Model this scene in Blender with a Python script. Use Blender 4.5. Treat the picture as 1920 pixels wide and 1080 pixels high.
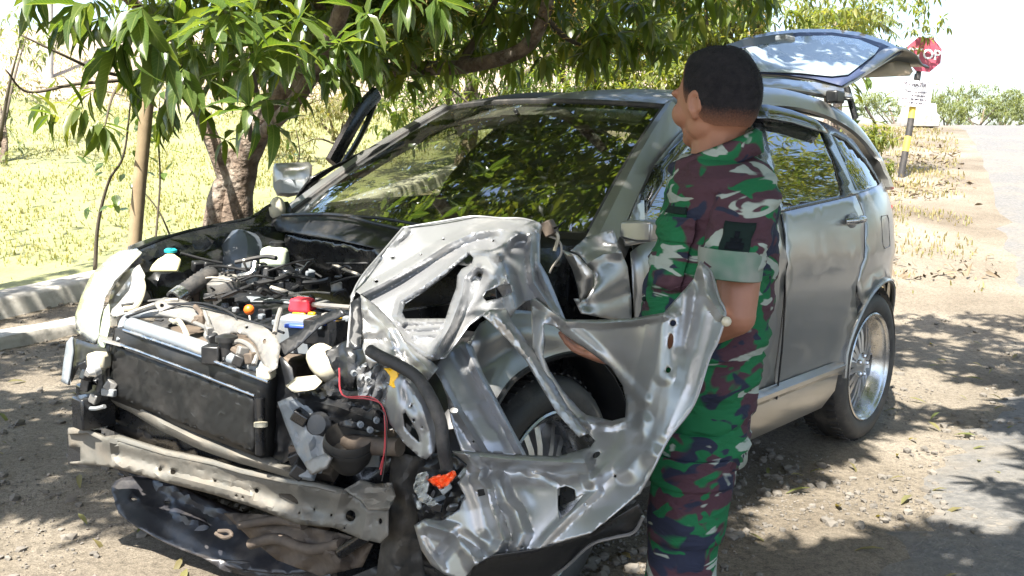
import bpy, bmesh, math, random
import numpy as np
from mathutils import Vector, Matrix, noise
from mathutils.geometry import delaunay_2d_cdt

random.seed(7)
rng = np.random.default_rng(11)
R_ = math.radians
for o in list(bpy.data.objects):
    bpy.data.objects.remove(o)
S = bpy.context.scene
COL = S.collection

# ------------------------------------------------------------------ camera
F, PIT, ROLL, EYE = 1828.2, .13647, .02135, 1.3377
_r = np.array([1., 0, 0]); _f = np.array([0, math.cos(PIT), -math.sin(PIT)]); _d = -np.cross(_r, _f)
CR_ = math.cos(ROLL) * _r - math.sin(ROLL) * _d
CD_ = math.sin(ROLL) * _r + math.cos(ROLL) * _d
CO = np.array([0, 0, EYE])
cam = bpy.data.cameras.new('camera')
cam.sensor_width = 36; cam.lens = 36 * F / 1920; cam.clip_start = .05; cam.clip_end = 3000
camo = bpy.data.objects.new('camera', cam); COL.objects.link(camo)
camo.matrix_world = Matrix(((CR_[0], -CD_[0], -_f[0], 0), (CR_[1], -CD_[1], -_f[1], 0), (CR_[2], -CD_[2], -_f[2], EYE), (0, 0, 0, 1)))
S.camera = camo

# ------------------------------------------------------------------ sky, sun, exposure
SUN_ELEV, SUN_AZ = 60.0, -152.0          # azimuth from +Y towards +X: the sun stands behind the photographer's left shoulder
W = bpy.data.worlds.new('World'); S.world = W; W.use_nodes = True
wn = W.node_tree.nodes; wl = W.node_tree.links
sky = wn.new('ShaderNodeTexSky'); sky.sky_type = 'NISHITA'; sky.sun_disc = False
sky.sun_elevation = R_(SUN_ELEV); sky.sun_rotation = R_(SUN_AZ)
sky.air_density = 1.0; sky.dust_density = 2.5; sky.ozone_density = 1.0
bg = wn['Background']; bg.inputs[1].default_value = .125
wl.new(sky.outputs[0], bg.inputs[0])
sd = Vector((math.sin(R_(SUN_AZ)) * math.cos(R_(SUN_ELEV)), math.cos(R_(SUN_AZ)) * math.cos(R_(SUN_ELEV)), math.sin(R_(SUN_ELEV))))
sl = bpy.data.lights.new('sun', 'SUN'); sl.energy = 5.0; sl.angle = R_(.53); sl.color = (1, .95, .86)
so = bpy.data.objects.new('sun', sl); COL.objects.link(so); so.location = (0, 0, 30)
so.rotation_euler = sd.to_track_quat('Z', 'Y').to_euler()
S.view_settings.view_transform = 'Standard'; S.view_settings.look = 'None'
S.view_settings.exposure = 1.98; S.view_settings.gamma = 1.0; S.view_settings.use_curve_mapping = False
S.cycles.max_bounces = 8; S.cycles.transparent_max_bounces = 12; S.cycles.caustics_reflective = False; S.cycles.caustics_refractive = False

# ------------------------------------------------------------------ frames of reference
CX, CY, CYAW = -.6207, 3.1762, -2.27115          # the car's front axle on the ground, and where its nose points
_c, _s = math.cos(CYAW), math.sin(CYAW)

def Wd(px, py, d):
    "point(s) seen at pixel (1920 wide) at depth d, in metres"
    px, py, d = np.asarray(px, float), np.asarray(py, float), np.asarray(d, float)
    return CO + d[..., None] * (_f + ((px - 960) / F)[..., None] * CR_ + ((py - 540) / F)[..., None] * CD_)
def Wv(px, py, d): return Vector(Wd(px, py, d))
def Wz(px, py, z):
    a = Wd(px, py, 1.0) - CO
    return Vector(CO + a * ((z - EYE) / a[2]))
def w2c(p):
    p = np.asarray(p, float); a = p[..., 0] - CX; b = p[..., 1] - CY
    return np.stack([_c * a + _s * b, -_s * a + _c * b, p[..., 2]], -1)
def c2w(p):
    p = np.asarray(p, float)
    return np.stack([CX + _c * p[..., 0] - _s * p[..., 1], CY + _s * p[..., 0] + _c * p[..., 1], p[..., 2]], -1)
def proj(p):
    q = np.asarray(p, float) - CO; z = q @ _f
    return 960 + F * (q @ CR_) / z, 540 + F * (q @ CD_) / z, z
C0 = w2c(CO)
def K(px, py, **k):
    "car coordinates of a pixel on a plane x=, y=, z= of the car or at a depth d="
    px, py = np.asarray(px, float), np.asarray(py, float)
    b = w2c(Wd(px, py, np.ones(px.shape))) - C0
    (n, v), = k.items()
    t = np.asarray(v, float) * np.ones(px.shape) if n == 'd' else (v - C0['xyz'.index(n)]) / b[..., 'xyz'.index(n)]
    return C0 + t[..., None] * b
def Kv(px, py, **k): return Vector(K(px, py, **k))
def A(px, py, **k):
    "anchor: pixel and its depth"
    if 'd' in k: return (px, py, k['d'])
    p = c2w(K(px, py, **k)); return (px, py, float((p - CO) @ _f))
def field(anchors):
    "smooth depth surface through anchors (thin plate)"
    a = np.array(anchors, float); P = a[:, :2] / 100.; n = len(a)
    def U(r2): return np.where(r2 > 1e-9, r2 * np.log(np.maximum(r2, 1e-9)), 0)
    M = np.zeros((n + 3, n + 3)); M[:n, :n] = U(((P[:, None] - P[None]) ** 2).sum(-1)) + np.eye(n) * 1e-4
    M[:n, n] = 1; M[:n, n + 1:] = P; M[n, :n] = 1; M[n + 1:, :n] = P.T
    w = np.linalg.lstsq(M, np.append(a[:, 2], [0, 0, 0]), rcond=None)[0]
    def f(u, v):
        u, v = np.asarray(u, float) / 100., np.asarray(v, float) / 100.
        r2 = (u[..., None] - P[:, 0]) ** 2 + (v[..., None] - P[:, 1]) ** 2
        return U(r2) @ w[:n] + w[n] + w[n + 1] * u + w[n + 2] * v
    return f

# ------------------------------------------------------------------ objects
def tag(o, label=None, cat=None, group=None, kind=None):
    if label: o['label'] = label
    if cat: o['category'] = cat
    if group: o['group'] = group
    if kind: o['kind'] = kind
    return o
OFF = {}
def empty(name, loc=(0, 0, 0), rz=0, **k):
    o = bpy.data.objects.new(name, None); COL.objects.link(o); o.location = loc; o.rotation_euler.z = rz
    o.empty_display_size = .2; OFF[o] = Vector(loc)
    return tag(o, **k)
def mesh_obj(name, V, Fc, m, parent=None, smooth=True, sharp=40, thick=0, bevel=0, local=False, offset=0, sub=0):
    me = bpy.data.meshes.new(name)
    off = Vector((0, 0, 0)) if (local or parent is None) else OFF[parent]
    V = np.asarray([tuple(v) for v in V], float) if not isinstance(V, np.ndarray) else V
    V = V - np.array(off)
    me.from_pydata(V.tolist(), [], [tuple(int(i) for i in f) for f in Fc])
    me.validate(); me.update()
    if smooth:
        me.shade_smooth()
        if sharp: me.set_sharp_from_angle(angle=R_(sharp))
    me.materials.append(m)
    o = bpy.data.objects.new(name, me); COL.objects.link(o)
    if parent is not None: o.parent = parent
    OFF[o] = off
    if sub:
        md = o.modifiers.new('subdivision', 'SUBSURF'); md.levels = md.render_levels = sub
    if thick:
        md = o.modifiers.new('thickness', 'SOLIDIFY'); md.thickness = thick; md.offset = offset
    if bevel:
        md = o.modifiers.new('bevel', 'BEVEL'); md.width = bevel; md.segments = 2; md.limit_method = 'ANGLE'; md.angle_limit = R_(35)
    return o

class MB:
    "collects shapes and links them as one mesh object"
    def __init__(s): s.V = []; s.F = []
    def add(s, V, Fc):
        n = len(s.V); s.V += [Vector(v) for v in V]; s.F += [tuple(i + n for i in f) for f in Fc]; return s
    def box(s, c, size, M=None, taper=1.0):
        hx, hy, hz = [a / 2 for a in size]; v = []
        for z in (-hz, hz):
            t = taper if z > 0 else 1
            for x, y in ((-hx, -hy), (hx, -hy), (hx, hy), (-hx, hy)):
                p = Vector((x * t, y * t, z)); v.append(Vector(c) + ((M @ p) if M else p))
        return s.add(v, [(0, 3, 2, 1), (4, 5, 6, 7), (0, 1, 5, 4), (1, 2, 6, 5), (2, 3, 7, 6), (3, 0, 4, 7)])
    def tube(s, P, r, n=8, cap=True, flat=None):
        P = [Vector(p) for p in P]; m = len(P); r = [r] * m if not hasattr(r, '__len__') else list(r)
        V = []; prev = None
        for i in range(m):
            t = (P[min(i + 1, m - 1)] - P[max(i - 1, 0)])
            t = t.normalized() if t.length > 1e-9 else Vector((0, 0, 1))
            if prev is None:
                a = Vector((0, 0, 1)) if abs(t.z) < .9 else Vector((1, 0, 0)); u = t.cross(a).normalized()
            else:
                u = (prev - t * prev.dot(t)); u = u.normalized() if u.length > 1e-6 else t.orthogonal().normalized()
            prev = u; w = t.cross(u)
            for k in range(n):
                an = 2 * math.pi * k / n
                V.append(P[i] + (u * math.cos(an) * (1 if flat is None else flat) + w * math.sin(an)) * r[i])
        Fc = [(i * n + k, i * n + (k + 1) % n, (i + 1) * n + (k + 1) % n, (i + 1) * n + k) for i in range(m - 1) for k in range(n)]
        if cap: Fc += [tuple(range(n))[::-1], tuple(range((m - 1) * n, m * n))]
        return s.add(V, Fc)
    def loft(s, rings, close=True, cap=True):
        n = len(rings[0]); V = [v for r in rings for v in r]; m = len(rings)
        kk = n if close else n - 1
        Fc = [(i * n + k, i * n + (k + 1) % n, (i + 1) * n + (k + 1) % n, (i + 1) * n + k) for i in range(m - 1) for k in range(kk)]
        if cap and close: Fc += [tuple(range(n))[::-1], tuple(range((m - 1) * n, m * n))]
        return s.add(V, Fc)
    def lathe(s, prof, c=(0, 0, 0), axis=(0, 0, 1), n=24, close_prof=False):
        a = Vector(axis).normalized(); u = a.orthogonal().normalized(); w = a.cross(u); c = Vector(c)
        V = [c + a * h + (u * math.cos(2 * math.pi * k / n) + w * math.sin(2 * math.pi * k / n)) * r for r, h in prof for k in range(n)]
        m = len(prof); rng_ = range(m if close_prof else m - 1)
        Fc = [(i * n + k, i * n + (k + 1) % n, ((i + 1) % m) * n + (k + 1) % n, ((i + 1) % m) * n + k) for i in rng_ for k in range(n)]
        return s.add(V, Fc)
    def ball(s, c, r, n=10, M=None):
        r = (r, r, r) if not hasattr(r, '__len__') else r; V = []; c = Vector(c)
        for i in range(n + 1):
            th = math.pi * i / n
            for k in range(2 * n):
                ph = math.pi * k / n; p = Vector((r[0] * math.sin(th) * math.cos(ph), r[1] * math.sin(th) * math.sin(ph), r[2] * math.cos(th)))
                V.append(c + ((M @ p) if M else p))
        q = 2 * n
        return s.add(V, [(i * q + k, (i + 1) * q + k, (i + 1) * q + (k + 1) % q, i * q + (k + 1) % q) for i in range(n) for k in range(q)])
    def build(s, name, m, parent=None, **k): return mesh_obj(name, s.V, s.F, m, parent, **k)

def curve(P, n=8):
    "Catmull-Rom through points"
    P = [Vector(p) for p in P]; P = [P[0] * 2 - P[1]] + P + [P[-1] * 2 - P[-2]]; out = []
    for i in range(1, len(P) - 2):
        a, b, c, d = P[i - 1:i + 3]
        for k in range(n):
            t = k / n; out.append(.5 * (2 * b + (c - a) * t + (2 * a - 5 * b + 4 * c - d) * t * t + (3 * b - a - 3 * c + d) * t ** 3))
    return out + [P[-2]]
def inside(poly, U, V):
    x = np.asarray(U, float); y = np.asarray(V, float); r = np.zeros(x.shape, bool); n = len(poly)
    for i in range(n):
        (x1, y1), (x2, y2) = poly[i][:2], poly[(i + 1) % n][:2]
        if y1 == y2: continue
        r ^= ((y1 > y) != (y2 > y)) & (x < (x2 - x1) * (y - y1) / (y2 - y1) + x1)
    return r
def dist_poly(L, U, V, closed=False):
    U = np.asarray(U, float); V = np.asarray(V, float); best = np.full(U.shape, 1e9); sg = np.ones(U.shape)
    for i in range(len(L) - (0 if closed else 1)):
        (x1, y1), (x2, y2) = L[i][:2], L[(i + 1) % len(L)][:2]; dx, dy = x2 - x1, y2 - y1; q = dx * dx + dy * dy + 1e-9
        t = np.clip(((U - x1) * dx + (V - y1) * dy) / q, 0, 1); d = np.hypot(U - x1 - t * dx, V - y1 - t * dy)
        c = np.sign(dx * (V - y1) - dy * (U - x1)); sg = np.where(d < best, c, sg); best = np.minimum(best, d)
    return best, sg
def dens(L, step, closed):
    out = []; n = len(L)
    for i in range(n if closed else n - 1):
        a, b = np.array(L[i][:2], float), np.array(L[(i + 1) % n][:2], float); m = max(1, int(round(np.hypot(*(b - a)) / step)))
        out += [tuple(a + (b - a) * k / m) for k in range(m)]
    if not closed: out.append(tuple(L[-1][:2]))
    return out
def smooth2(L, closed=True, n=4):
    P = [Vector((p[0], p[1], 0)) for p in L]
    if closed:
        q = curve([P[-2], P[-1]] + P + [P[0], P[1]], n); q = q[2 * n:-2 * n - 1 + (0)]
        q = q[:len(P) * n]
    else: q = curve(P, n)
    return [(p.x, p.y) for p in q]
def sheet(name, outline, mp, m, parent=None, holes=(), lines=(), step=8, thick=.003, sharp=32, jit=.3, local=True, smooth=True, offset=0):
    "a plate cut to an outline with holes; mp(u, v) gives the shape in space, lines are creases the mesh follows"
    pts = []; edges = []
    for L in [outline] + list(holes):
        q = dens(L, step, True); n0 = len(pts); pts += q; edges += [(n0 + i, n0 + (i + 1) % len(q)) for i in range(len(q))]
    for L in lines:
        q = dens(L, step, False); n0 = len(pts); pts += q; edges += [(n0 + i, n0 + i + 1) for i in range(len(q) - 1)]
    o = np.array(outline)[:, :2]; lo, hi = o.min(0), o.max(0)
    gx, gy = np.meshgrid(np.arange(lo[0] + step * .5, hi[0], step), np.arange(lo[1] + step * .5, hi[1], step * .9))
    gx[::2] += step * .5
    gx = (gx + rng.uniform(-jit, jit, gx.shape) * step).ravel(); gy = (gy + rng.uniform(-jit, jit, gy.shape) * step).ravel()
    ok = inside(outline, gx, gy) & (dist_poly(outline, gx, gy, True)[0] > step * .45)
    for h in holes: ok &= ~inside(h, gx, gy) & (dist_poly(h, gx, gy, True)[0] > step * .45)
    for L in lines: ok &= dist_poly(L, gx, gy)[0] > step * .4
    pts += list(zip(gx[ok], gy[ok]))
    v2, _, fc, *_r2 = delaunay_2d_cdt([Vector(p) for p in pts], edges, [], 0, 1e-4)
    U = np.array([p.x for p in v2]); Vv = np.array([p.y for p in v2]); T = np.array([f[:3] for f in fc])
    cu, cv = U[T].mean(1), Vv[T].mean(1); ok = inside(outline, cu, cv)
    for h in holes: ok &= ~inside(h, cu, cv)
    return mesh_obj(name, np.asarray(mp(U, Vv)), T[ok], m, parent, smooth=smooth, sharp=sharp, thick=thick, local=local, offset=offset)
def relief(base, feats, amp=0, lam=60, seed=0):
    """depth function: base minus ridges. feature = (polyline, height m, half width px, profile); amp adds crumpled facets"""
    r = np.random.default_rng(seed); dirs = [(r.uniform(0, 6.28), r.uniform(.7, 1.6) * lam, r.uniform(0, 9)) for _ in range(4)]
    def f(u, v):
        d = base(u, v)
        for L, h, w, pr in feats:
            q, sg = dist_poly(L, u, v)
            if pr == 'v': d = d - h * np.clip(1 - (np.sqrt(q * q + 6.0) - 2.45) / w, 0, 1) ** 1.15
            elif pr == 's': d = d - h * np.exp(-(q / w) ** 2)
            elif pr == 'b': d = d - h * np.clip(1.6 * (1 - q / w), 0, 1)
            elif pr == 'step': d = d - h * np.clip(.5 + .5 * sg * q / w, 0, 1) * np.clip(2 - q / (4 * w), 0, 1)
        if amp:
            for a, l, p in dirs:
                t = (u * math.cos(a) + v * math.sin(a)) / l + p + .35 * np.sin((u * math.sin(a) - v * math.cos(a)) / l * 1.3 + p)
                d = d - amp * (np.sqrt((2 * np.abs(t - np.floor(t + .5))) ** 2 + .012) - .5)
        return d
    return f
def onK(df): return lambda u, v: K(u, v, d=df(u, v))
def onW(df): return lambda u, v: Wd(u, v, df(u, v))

# ------------------------------------------------------------------ materials
def mat(name, col, rough=.5, metal=0, bump=0, bscale=40, var=0, vscale=8, col2=None, spec=.5, coat=0, dist=.002, detail=6, grime=None, gscale=6, gamt=.5):
    m = bpy.data.materials.new(name); m.use_nodes = True; n = m.node_tree.nodes; l = m.node_tree.links; b = n['Principled BSDF']
    b.inputs['Base Color'].default_value = (*col, 1); b.inputs['Roughness'].default_value = rough; b.inputs['Metallic'].default_value = metal
    b.inputs['Specular IOR Level'].default_value = spec; b.inputs['Coat Weight'].default_value = coat; b.inputs['Coat Roughness'].default_value = .06
    tc = n.new('ShaderNodeTexCoord'); src = None
    if col2 is not None:
        t = n.new('ShaderNodeTexNoise'); t.inputs['Scale'].default_value = vscale; t.inputs['Detail'].default_value = detail; t.inputs['Roughness'].default_value = .6
        l.new(tc.outputs['Object'], t.inputs['Vector'])
        r = n.new('ShaderNodeValToRGB'); r.color_ramp.elements[0].position = .5 - var; r.color_ramp.elements[1].position = .5 + var
        r.color_ramp.elements[0].color = (*col, 1); r.color_ramp.elements[1].color = (*col2, 1)
        l.new(t.outputs['Fac'], r.inputs['Fac']); src = r.outputs['Color']
    if grime is not None:
        t = n.new('ShaderNodeTexNoise'); t.inputs['Scale'].default_value = gscale; t.inputs['Detail'].default_value = 10; t.inputs['Roughness'].default_value = .7
        l.new(tc.outputs['Object'], t.inputs['Vector'])
        r = n.new('ShaderNodeValToRGB'); r.color_ramp.elements[0].position = .48; r.color_ramp.elements[1].position = .72
        r.color_ramp.elements[1].color = (gamt, gamt, gamt, 1); l.new(t.outputs['Fac'], r.inputs['Fac'])
        mx = n.new('ShaderNodeMix'); mx.data_type = 'RGBA'; l.new(r.outputs['Color'], mx.inputs['Factor'])
        if src: l.new(src, mx.inputs['A'])
        else: mx.inputs['A'].default_value = (*col, 1)
        mx.inputs['B'].default_value = (*grime, 1); src = mx.outputs['Result']
        ad = n.new('ShaderNodeMath'); ad.operation = 'MULTIPLY_ADD'; ad.inputs[1].default_value = .5; ad.inputs[2].default_value = rough
        l.new(r.outputs['Color'], ad.inputs[0]); l.new(ad.outputs[0], b.inputs['Roughness'])
        if metal:
            sb = n.new('ShaderNodeMath'); sb.operation = 'MULTIPLY_ADD'; sb.inputs[1].default_value = -metal; sb.inputs[2].default_value = metal
            l.new(r.outputs['Color'], sb.inputs[0]); l.new(sb.outputs[0], b.inputs['Metallic'])
    if src: l.new(src, b.inputs['Base Color'])
    if bump:
        t = n.new('ShaderNodeTexNoise'); t.inputs['Scale'].default_value = bscale; t.inputs['Detail'].default_value = 6
        l.new(tc.outputs['Object'], t.inputs['Vector']); bp = n.new('ShaderNodeBump'); bp.inputs['Strength'].default_value = bump; bp.inputs['Distance'].default_value = dist
        l.new(t.outputs['Fac'], bp.inputs['Height']); l.new(bp.outputs[0], b.inputs['Normal'])
    return m
def glass_mat(name, tint, ior=1.52, gain=1.0, dirt=.06):
    "thin pane: tinted see-through mixed with a mirror by Fresnel, a little dust"
    m = bpy.data.materials.new(name); m.use_nodes = True; n = m.node_tree.nodes; l = m.node_tree.links
    n.remove(n['Principled BSDF']); out = n['Material Output']
    tr = n.new('ShaderNodeBsdfTransparent'); tr.inputs[0].default_value = (*tint, 1)
    gl = n.new('ShaderNodeBsdfGlossy'); gl.inputs['Roughness'].default_value = .015; gl.inputs[0].default_value = (.95, .97, 1, 1)
    ge = n.new('ShaderNodeNewGeometry'); dt = n.new('ShaderNodeVectorMath'); dt.operation = 'DOT_PRODUCT'; l.new(ge.outputs['Normal'], dt.inputs[0]); l.new(ge.outputs['Incoming'], dt.inputs[1])
    ab = n.new('ShaderNodeMath'); ab.operation = 'ABSOLUTE'; l.new(dt.outputs['Value'], ab.inputs[0]); om = n.new('ShaderNodeMath'); om.operation = 'SUBTRACT'; om.inputs[0].default_value = 1; om.use_clamp = True; l.new(ab.outputs[0], om.inputs[1])
    pw = n.new('ShaderNodeMath'); pw.operation = 'POWER'; pw.inputs[1].default_value = 5; l.new(om.outputs[0], pw.inputs[0]); f0 = ((ior - 1) / (ior + 1)) ** 2 * gain
    mu = n.new('ShaderNodeMath'); mu.operation = 'MULTIPLY_ADD'; mu.use_clamp = True; mu.inputs[1].default_value = (1 - f0); mu.inputs[2].default_value = f0
    l.new(pw.outputs[0], mu.inputs[0]); mx = n.new('ShaderNodeMixShader'); l.new(mu.outputs[0], mx.inputs[0]); l.new(tr.outputs[0], mx.inputs[1]); l.new(gl.outputs[0], mx.inputs[2])
    df = n.new('ShaderNodeBsdfDiffuse'); df.inputs[0].default_value = (.4, .38, .34, 1)
    tc = n.new('ShaderNodeTexCoord'); t = n.new('ShaderNodeTexNoise'); t.inputs['Scale'].default_value = 25; t.inputs['Detail'].default_value = 8
    l.new(tc.outputs['Object'], t.inputs['Vector']); m3 = n.new('ShaderNodeMath'); m3.operation = 'MULTIPLY'; m3.inputs[1].default_value = dirt; l.new(t.outputs['Fac'], m3.inputs[0])
    m2 = n.new('ShaderNodeMixShader'); l.new(m3.outputs[0], m2.inputs[0]); l.new(mx.outputs[0], m2.inputs[1]); l.new(df.outputs[0], m2.inputs[2])
    l.new(m2.outputs[0], out.inputs['Surface']); return m
def leaf_mat(name, cols, trans=.35, rough=.35, gloss=.5, rib=False):
    m = bpy.data.materials.new(name); m.use_nodes = True; n = m.node_tree.nodes; l = m.node_tree.links
    b = n['Principled BSDF']; out = n['Material Output']; b.inputs['Roughness'].default_value = rough; b.inputs['Specular IOR Level'].default_value = gloss
    g = n.new('ShaderNodeNewGeometry'); oi = n.new('ShaderNodeObjectInfo')
    ad = n.new('ShaderNodeMath'); ad.operation = 'ADD'; l.new(g.outputs['Random Per Island'], ad.inputs[0]); l.new(oi.outputs['Random'], ad.inputs[1])
    fr = n.new('ShaderNodeMath'); fr.operation = 'FRACT'; l.new(ad.outputs[0], fr.inputs[0])
    r = n.new('ShaderNodeValToRGB'); e = r.color_ramp.elements
    while len(e) < len(cols): e.new(.5)
    for i, c in enumerate(cols): e[i].position = i / (len(cols) - 1); e[i].color = (*c, 1)
    l.new(fr.outputs[0], r.inputs['Fac']); r_out = r.outputs['Color']
    if rib:
        tc = n.new('ShaderNodeTexCoord'); sx = n.new('ShaderNodeSeparateXYZ'); l.new(tc.outputs['Object'], sx.inputs[0]); ab = n.new('ShaderNodeMath'); ab.operation = 'ABSOLUTE'; l.new(sx.outputs['Y'], ab.inputs[0])
        wv = n.new('ShaderNodeMath'); wv.operation = 'MULTIPLY_ADD'; wv.inputs[1].default_value = -1.1; l.new(ab.outputs[0], wv.inputs[0]); l.new(sx.outputs['X'], wv.inputs[2])
        sn = n.new('ShaderNodeMath'); sn.operation = 'MULTIPLY'; sn.inputs[1].default_value = 95; l.new(wv.outputs[0], sn.inputs[0]); s2 = n.new('ShaderNodeMath'); s2.operation = 'SINE'; l.new(sn.outputs[0], s2.inputs[0])
        m1 = n.new('ShaderNodeMapRange'); m1.inputs['From Min'].default_value = .80; m1.inputs['From Max'].default_value = 1.0; m1.inputs['To Max'].default_value = .35; l.new(s2.outputs[0], m1.inputs['Value'])
        m2_ = n.new('ShaderNodeMapRange'); m2_.inputs['From Min'].default_value = .012; m2_.inputs['From Max'].default_value = .004; l.new(ab.outputs[0], m2_.inputs['Value'])
        mxm = n.new('ShaderNodeMath'); mxm.operation = 'MAXIMUM'; l.new(m1.outputs[0], mxm.inputs[0]); l.new(m2_.outputs[0], mxm.inputs[1])
        rb = n.new('ShaderNodeMix'); rb.data_type = 'RGBA'; l.new(mxm.outputs[0], rb.inputs['Factor']); l.new(r_out, rb.inputs['A']); rb.inputs['B'].default_value = (.16, .20, .06, 1); r_out = rb.outputs['Result']
    l.new(r_out, b.inputs['Base Color'])
    tl = n.new('ShaderNodeBsdfTranslucent'); hs = n.new('ShaderNodeMix'); hs.data_type = 'RGBA'; hs.blend_type = 'MULTIPLY'; hs.inputs['Factor'].default_value = 1
    hs.inputs['B'].default_value = (2.6, 2.4, .9, 1); l.new(r_out, hs.inputs['A']); l.new(hs.outputs['Result'], tl.inputs[0])
    mx = n.new('ShaderNodeMixShader'); mx.inputs[0].default_value = trans; l.new(b.outputs[0], mx.inputs[1]); l.new(tl.outputs[0], mx.inputs[2]); l.new(mx.outputs[0], out.inputs['Surface'])
    return m

M = {}
M['silver'] = mat('silver_paint', (.305, .305, .30), .28, .76, coat=.4, bump=.02, bscale=500, dist=.0004, grime=(.30, .265, .215), gscale=1.6, gamt=.16)
M['silver_in'] = mat('silver_bare_sheet', (.29, .295, .305), .38, .66, coat=.12, grime=(.26, .22, .17), gscale=5, gamt=.28)
M['silver_wing'] = mat('torn_wing_paint', (.34, .342, .34), .34, .74, coat=.2, grime=(.25, .21, .16), gscale=4, gamt=.25)
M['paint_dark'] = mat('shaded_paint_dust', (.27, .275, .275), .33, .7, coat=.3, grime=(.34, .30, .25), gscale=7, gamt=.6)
M['black'] = mat('black_plastic_and_shade', (.010, .011, .013), .34, grime=(.09, .08, .07), gscale=12, gamt=.3)  # real plastic, but also colours in the shade of flange and fender gap
M['blackmetal'] = mat('black_metal_and_bay_shade', (.007, .008, .010), .26, .0, grime=(.05, .045, .04), gscale=10, gamt=.3, coat=.3)  # also blackens silver engine-bay panels, their shadow put into the colour
M['rubber'] = mat('rubber', (.022, .022, .023), .62, bump=.3, bscale=120, grime=(.20, .175, .15), gscale=9, gamt=.45)
M['tyre'] = mat('tyre_rubber', (.028, .028, .029), .6, bump=.25, bscale=140, grime=(.20, .18, .155), gscale=10, gamt=.4)
M['chrome'] = mat('polished_alloy', (.46, .465, .475), .22, 1, grime=(.3, .27, .23), gscale=20, gamt=.35)
M['alu'] = mat('cast_aluminium', (.24, .232, .22), .5, .55, bump=.35, bscale=70, grime=(.20, .17, .135), gscale=14, gamt=.7)
M['steel'] = mat('dirty_zinc_beam', (.155, .148, .130), .5, .35, bump=.3, bscale=60, grime=(.15, .125, .095), gscale=6, gamt=.9)
M['greyplast'] = mat('grey_plastic', (.17, .19, .21), .5, bump=.15, bscale=50, grime=(.33, .29, .23), gscale=12, gamt=.6)
M['radcore'] = mat('radiator_core', (.010, .0105, .011), .5, .2, grime=(.05, .045, .04), gscale=5, gamt=.45)
M['lens'] = None
M['white_plast'] = mat('aged_white_plastic', (.46, .42, .32), .45, bump=.1, grime=(.3, .25, .18), gscale=14, gamt=.4)
M['bottle'] = mat('translucent_reservoir', (.50, .56, .42), .4, grime=(.3, .28, .2), gscale=14, gamt=.3)
M['yellowb'] = mat('yellowed_reservoir', (.60, .55, .30), .4)
M['teal'] = mat('teal_cap', (.02, .33, .40), .4)
M['red'] = mat('red_plastic', (.62, .03, .05), .35)
M['orange'] = mat('orange_plastic', (.80, .16, .02), .35)
M['orangelens'] = mat('broken_orange_lens', (.85, .10, .02), .2, coat=.6)
M['yellow'] = mat('yellow_plastic', (.85, .48, .02), .4)
M['blue'] = mat('blue_label', (.05, .10, .42), .4)
M['wire_red'] = mat('red_wire', (.38, .04, .05), .45)
M['wire_black'] = mat('black_wire', (.015, .015, .016), .45)
M['wire_grey'] = mat('grey_wire', (.38, .35, .30), .5)
M['undertray'] = mat('undertray_plastic', (.018, .018, .022), .34, bump=.1, bscale=30, grime=(.13, .11, .09), gscale=7, gamt=.45)
M['rust'] = mat('rusty_metal', (.055, .043, .036), .75, .2, bump=.5, bscale=60, col2=(.15, .115, .085), var=.2, vscale=14)
M['seat'] = mat('seat_fabric', (.16, .145, .12), .85, bump=.3, bscale=200)
M['dash'] = mat('dashboard', (.03, .03, .03), .6)
M['headliner'] = mat('headliner', (.35, .33, .29), .9)
M['trim_tan'] = mat('tailgate_trim', (.42, .33, .24), .8)
M['windscreen'] = glass_mat('windscreen_glass', (.47, .50, .37), 1.52, 6.6, .03)
M['booster'] = mat('booster_paint', (.06, .07, .085), .35, coat=.3)
M['sideglass'] = glass_mat('tinted_side_glass', (.16, .19, .18), 1.6, 5.0, .04)
M['tailglass'] = glass_mat('tailgate_glass', (.22, .26, .27), 1.8, 3.0, .05)
M['visor'] = glass_mat('smoked_visor', (.06, .07, .08), 1.6, 2.5, .03)
M['lens'] = glass_mat('headlight_lens', (.86, .88, .84), 1.5, 1.6, .38)
M['reflector'] = mat('headlight_reflector', (.72, .72, .70), .3, .6)
M['mirrorglass'] = mat('mirror_glass', (.62, .68, .74), .06, .9)

# ================================================================== the setting
def sp(x): return math.log1p(math.exp(min(max(x, -30), 30)))
def Hh(X, Y):
    "ground height: level verge, then a ramp up to the railway bank"
    t = sp((Y - 7.2) / .8) * .8
    z = 2.35 * (1 - math.exp(-.135 * t / 2.35 * 1.0)) if False else min(.128 * t, 10)
    z = z if z < 2.0 else 2.0 + .45 * math.tanh((z - 2.0) / .45)
    left = 1 / (1 + math.exp(min(60, max(-60, (X - 1 - .12 * Y) / 1.2))))
    z += left * (.9 * (1 / (1 + math.exp(min(60, max(-60, -(Y - 21.5) / .9))))) + .05 * sp((Y - 9) / .8))
    return z
def Gz(px, py):
    "where a pixel's ray meets the ground"
    a = Wd(px, py, 1.0) - CO; t = .8
    while t < 400:
        p = CO + a * t
        if p[2] <= Hh(p[0], p[1]): break
        t *= 1.004
    return Vector((p[0], p[1], Hh(p[0], p[1])))

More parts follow.
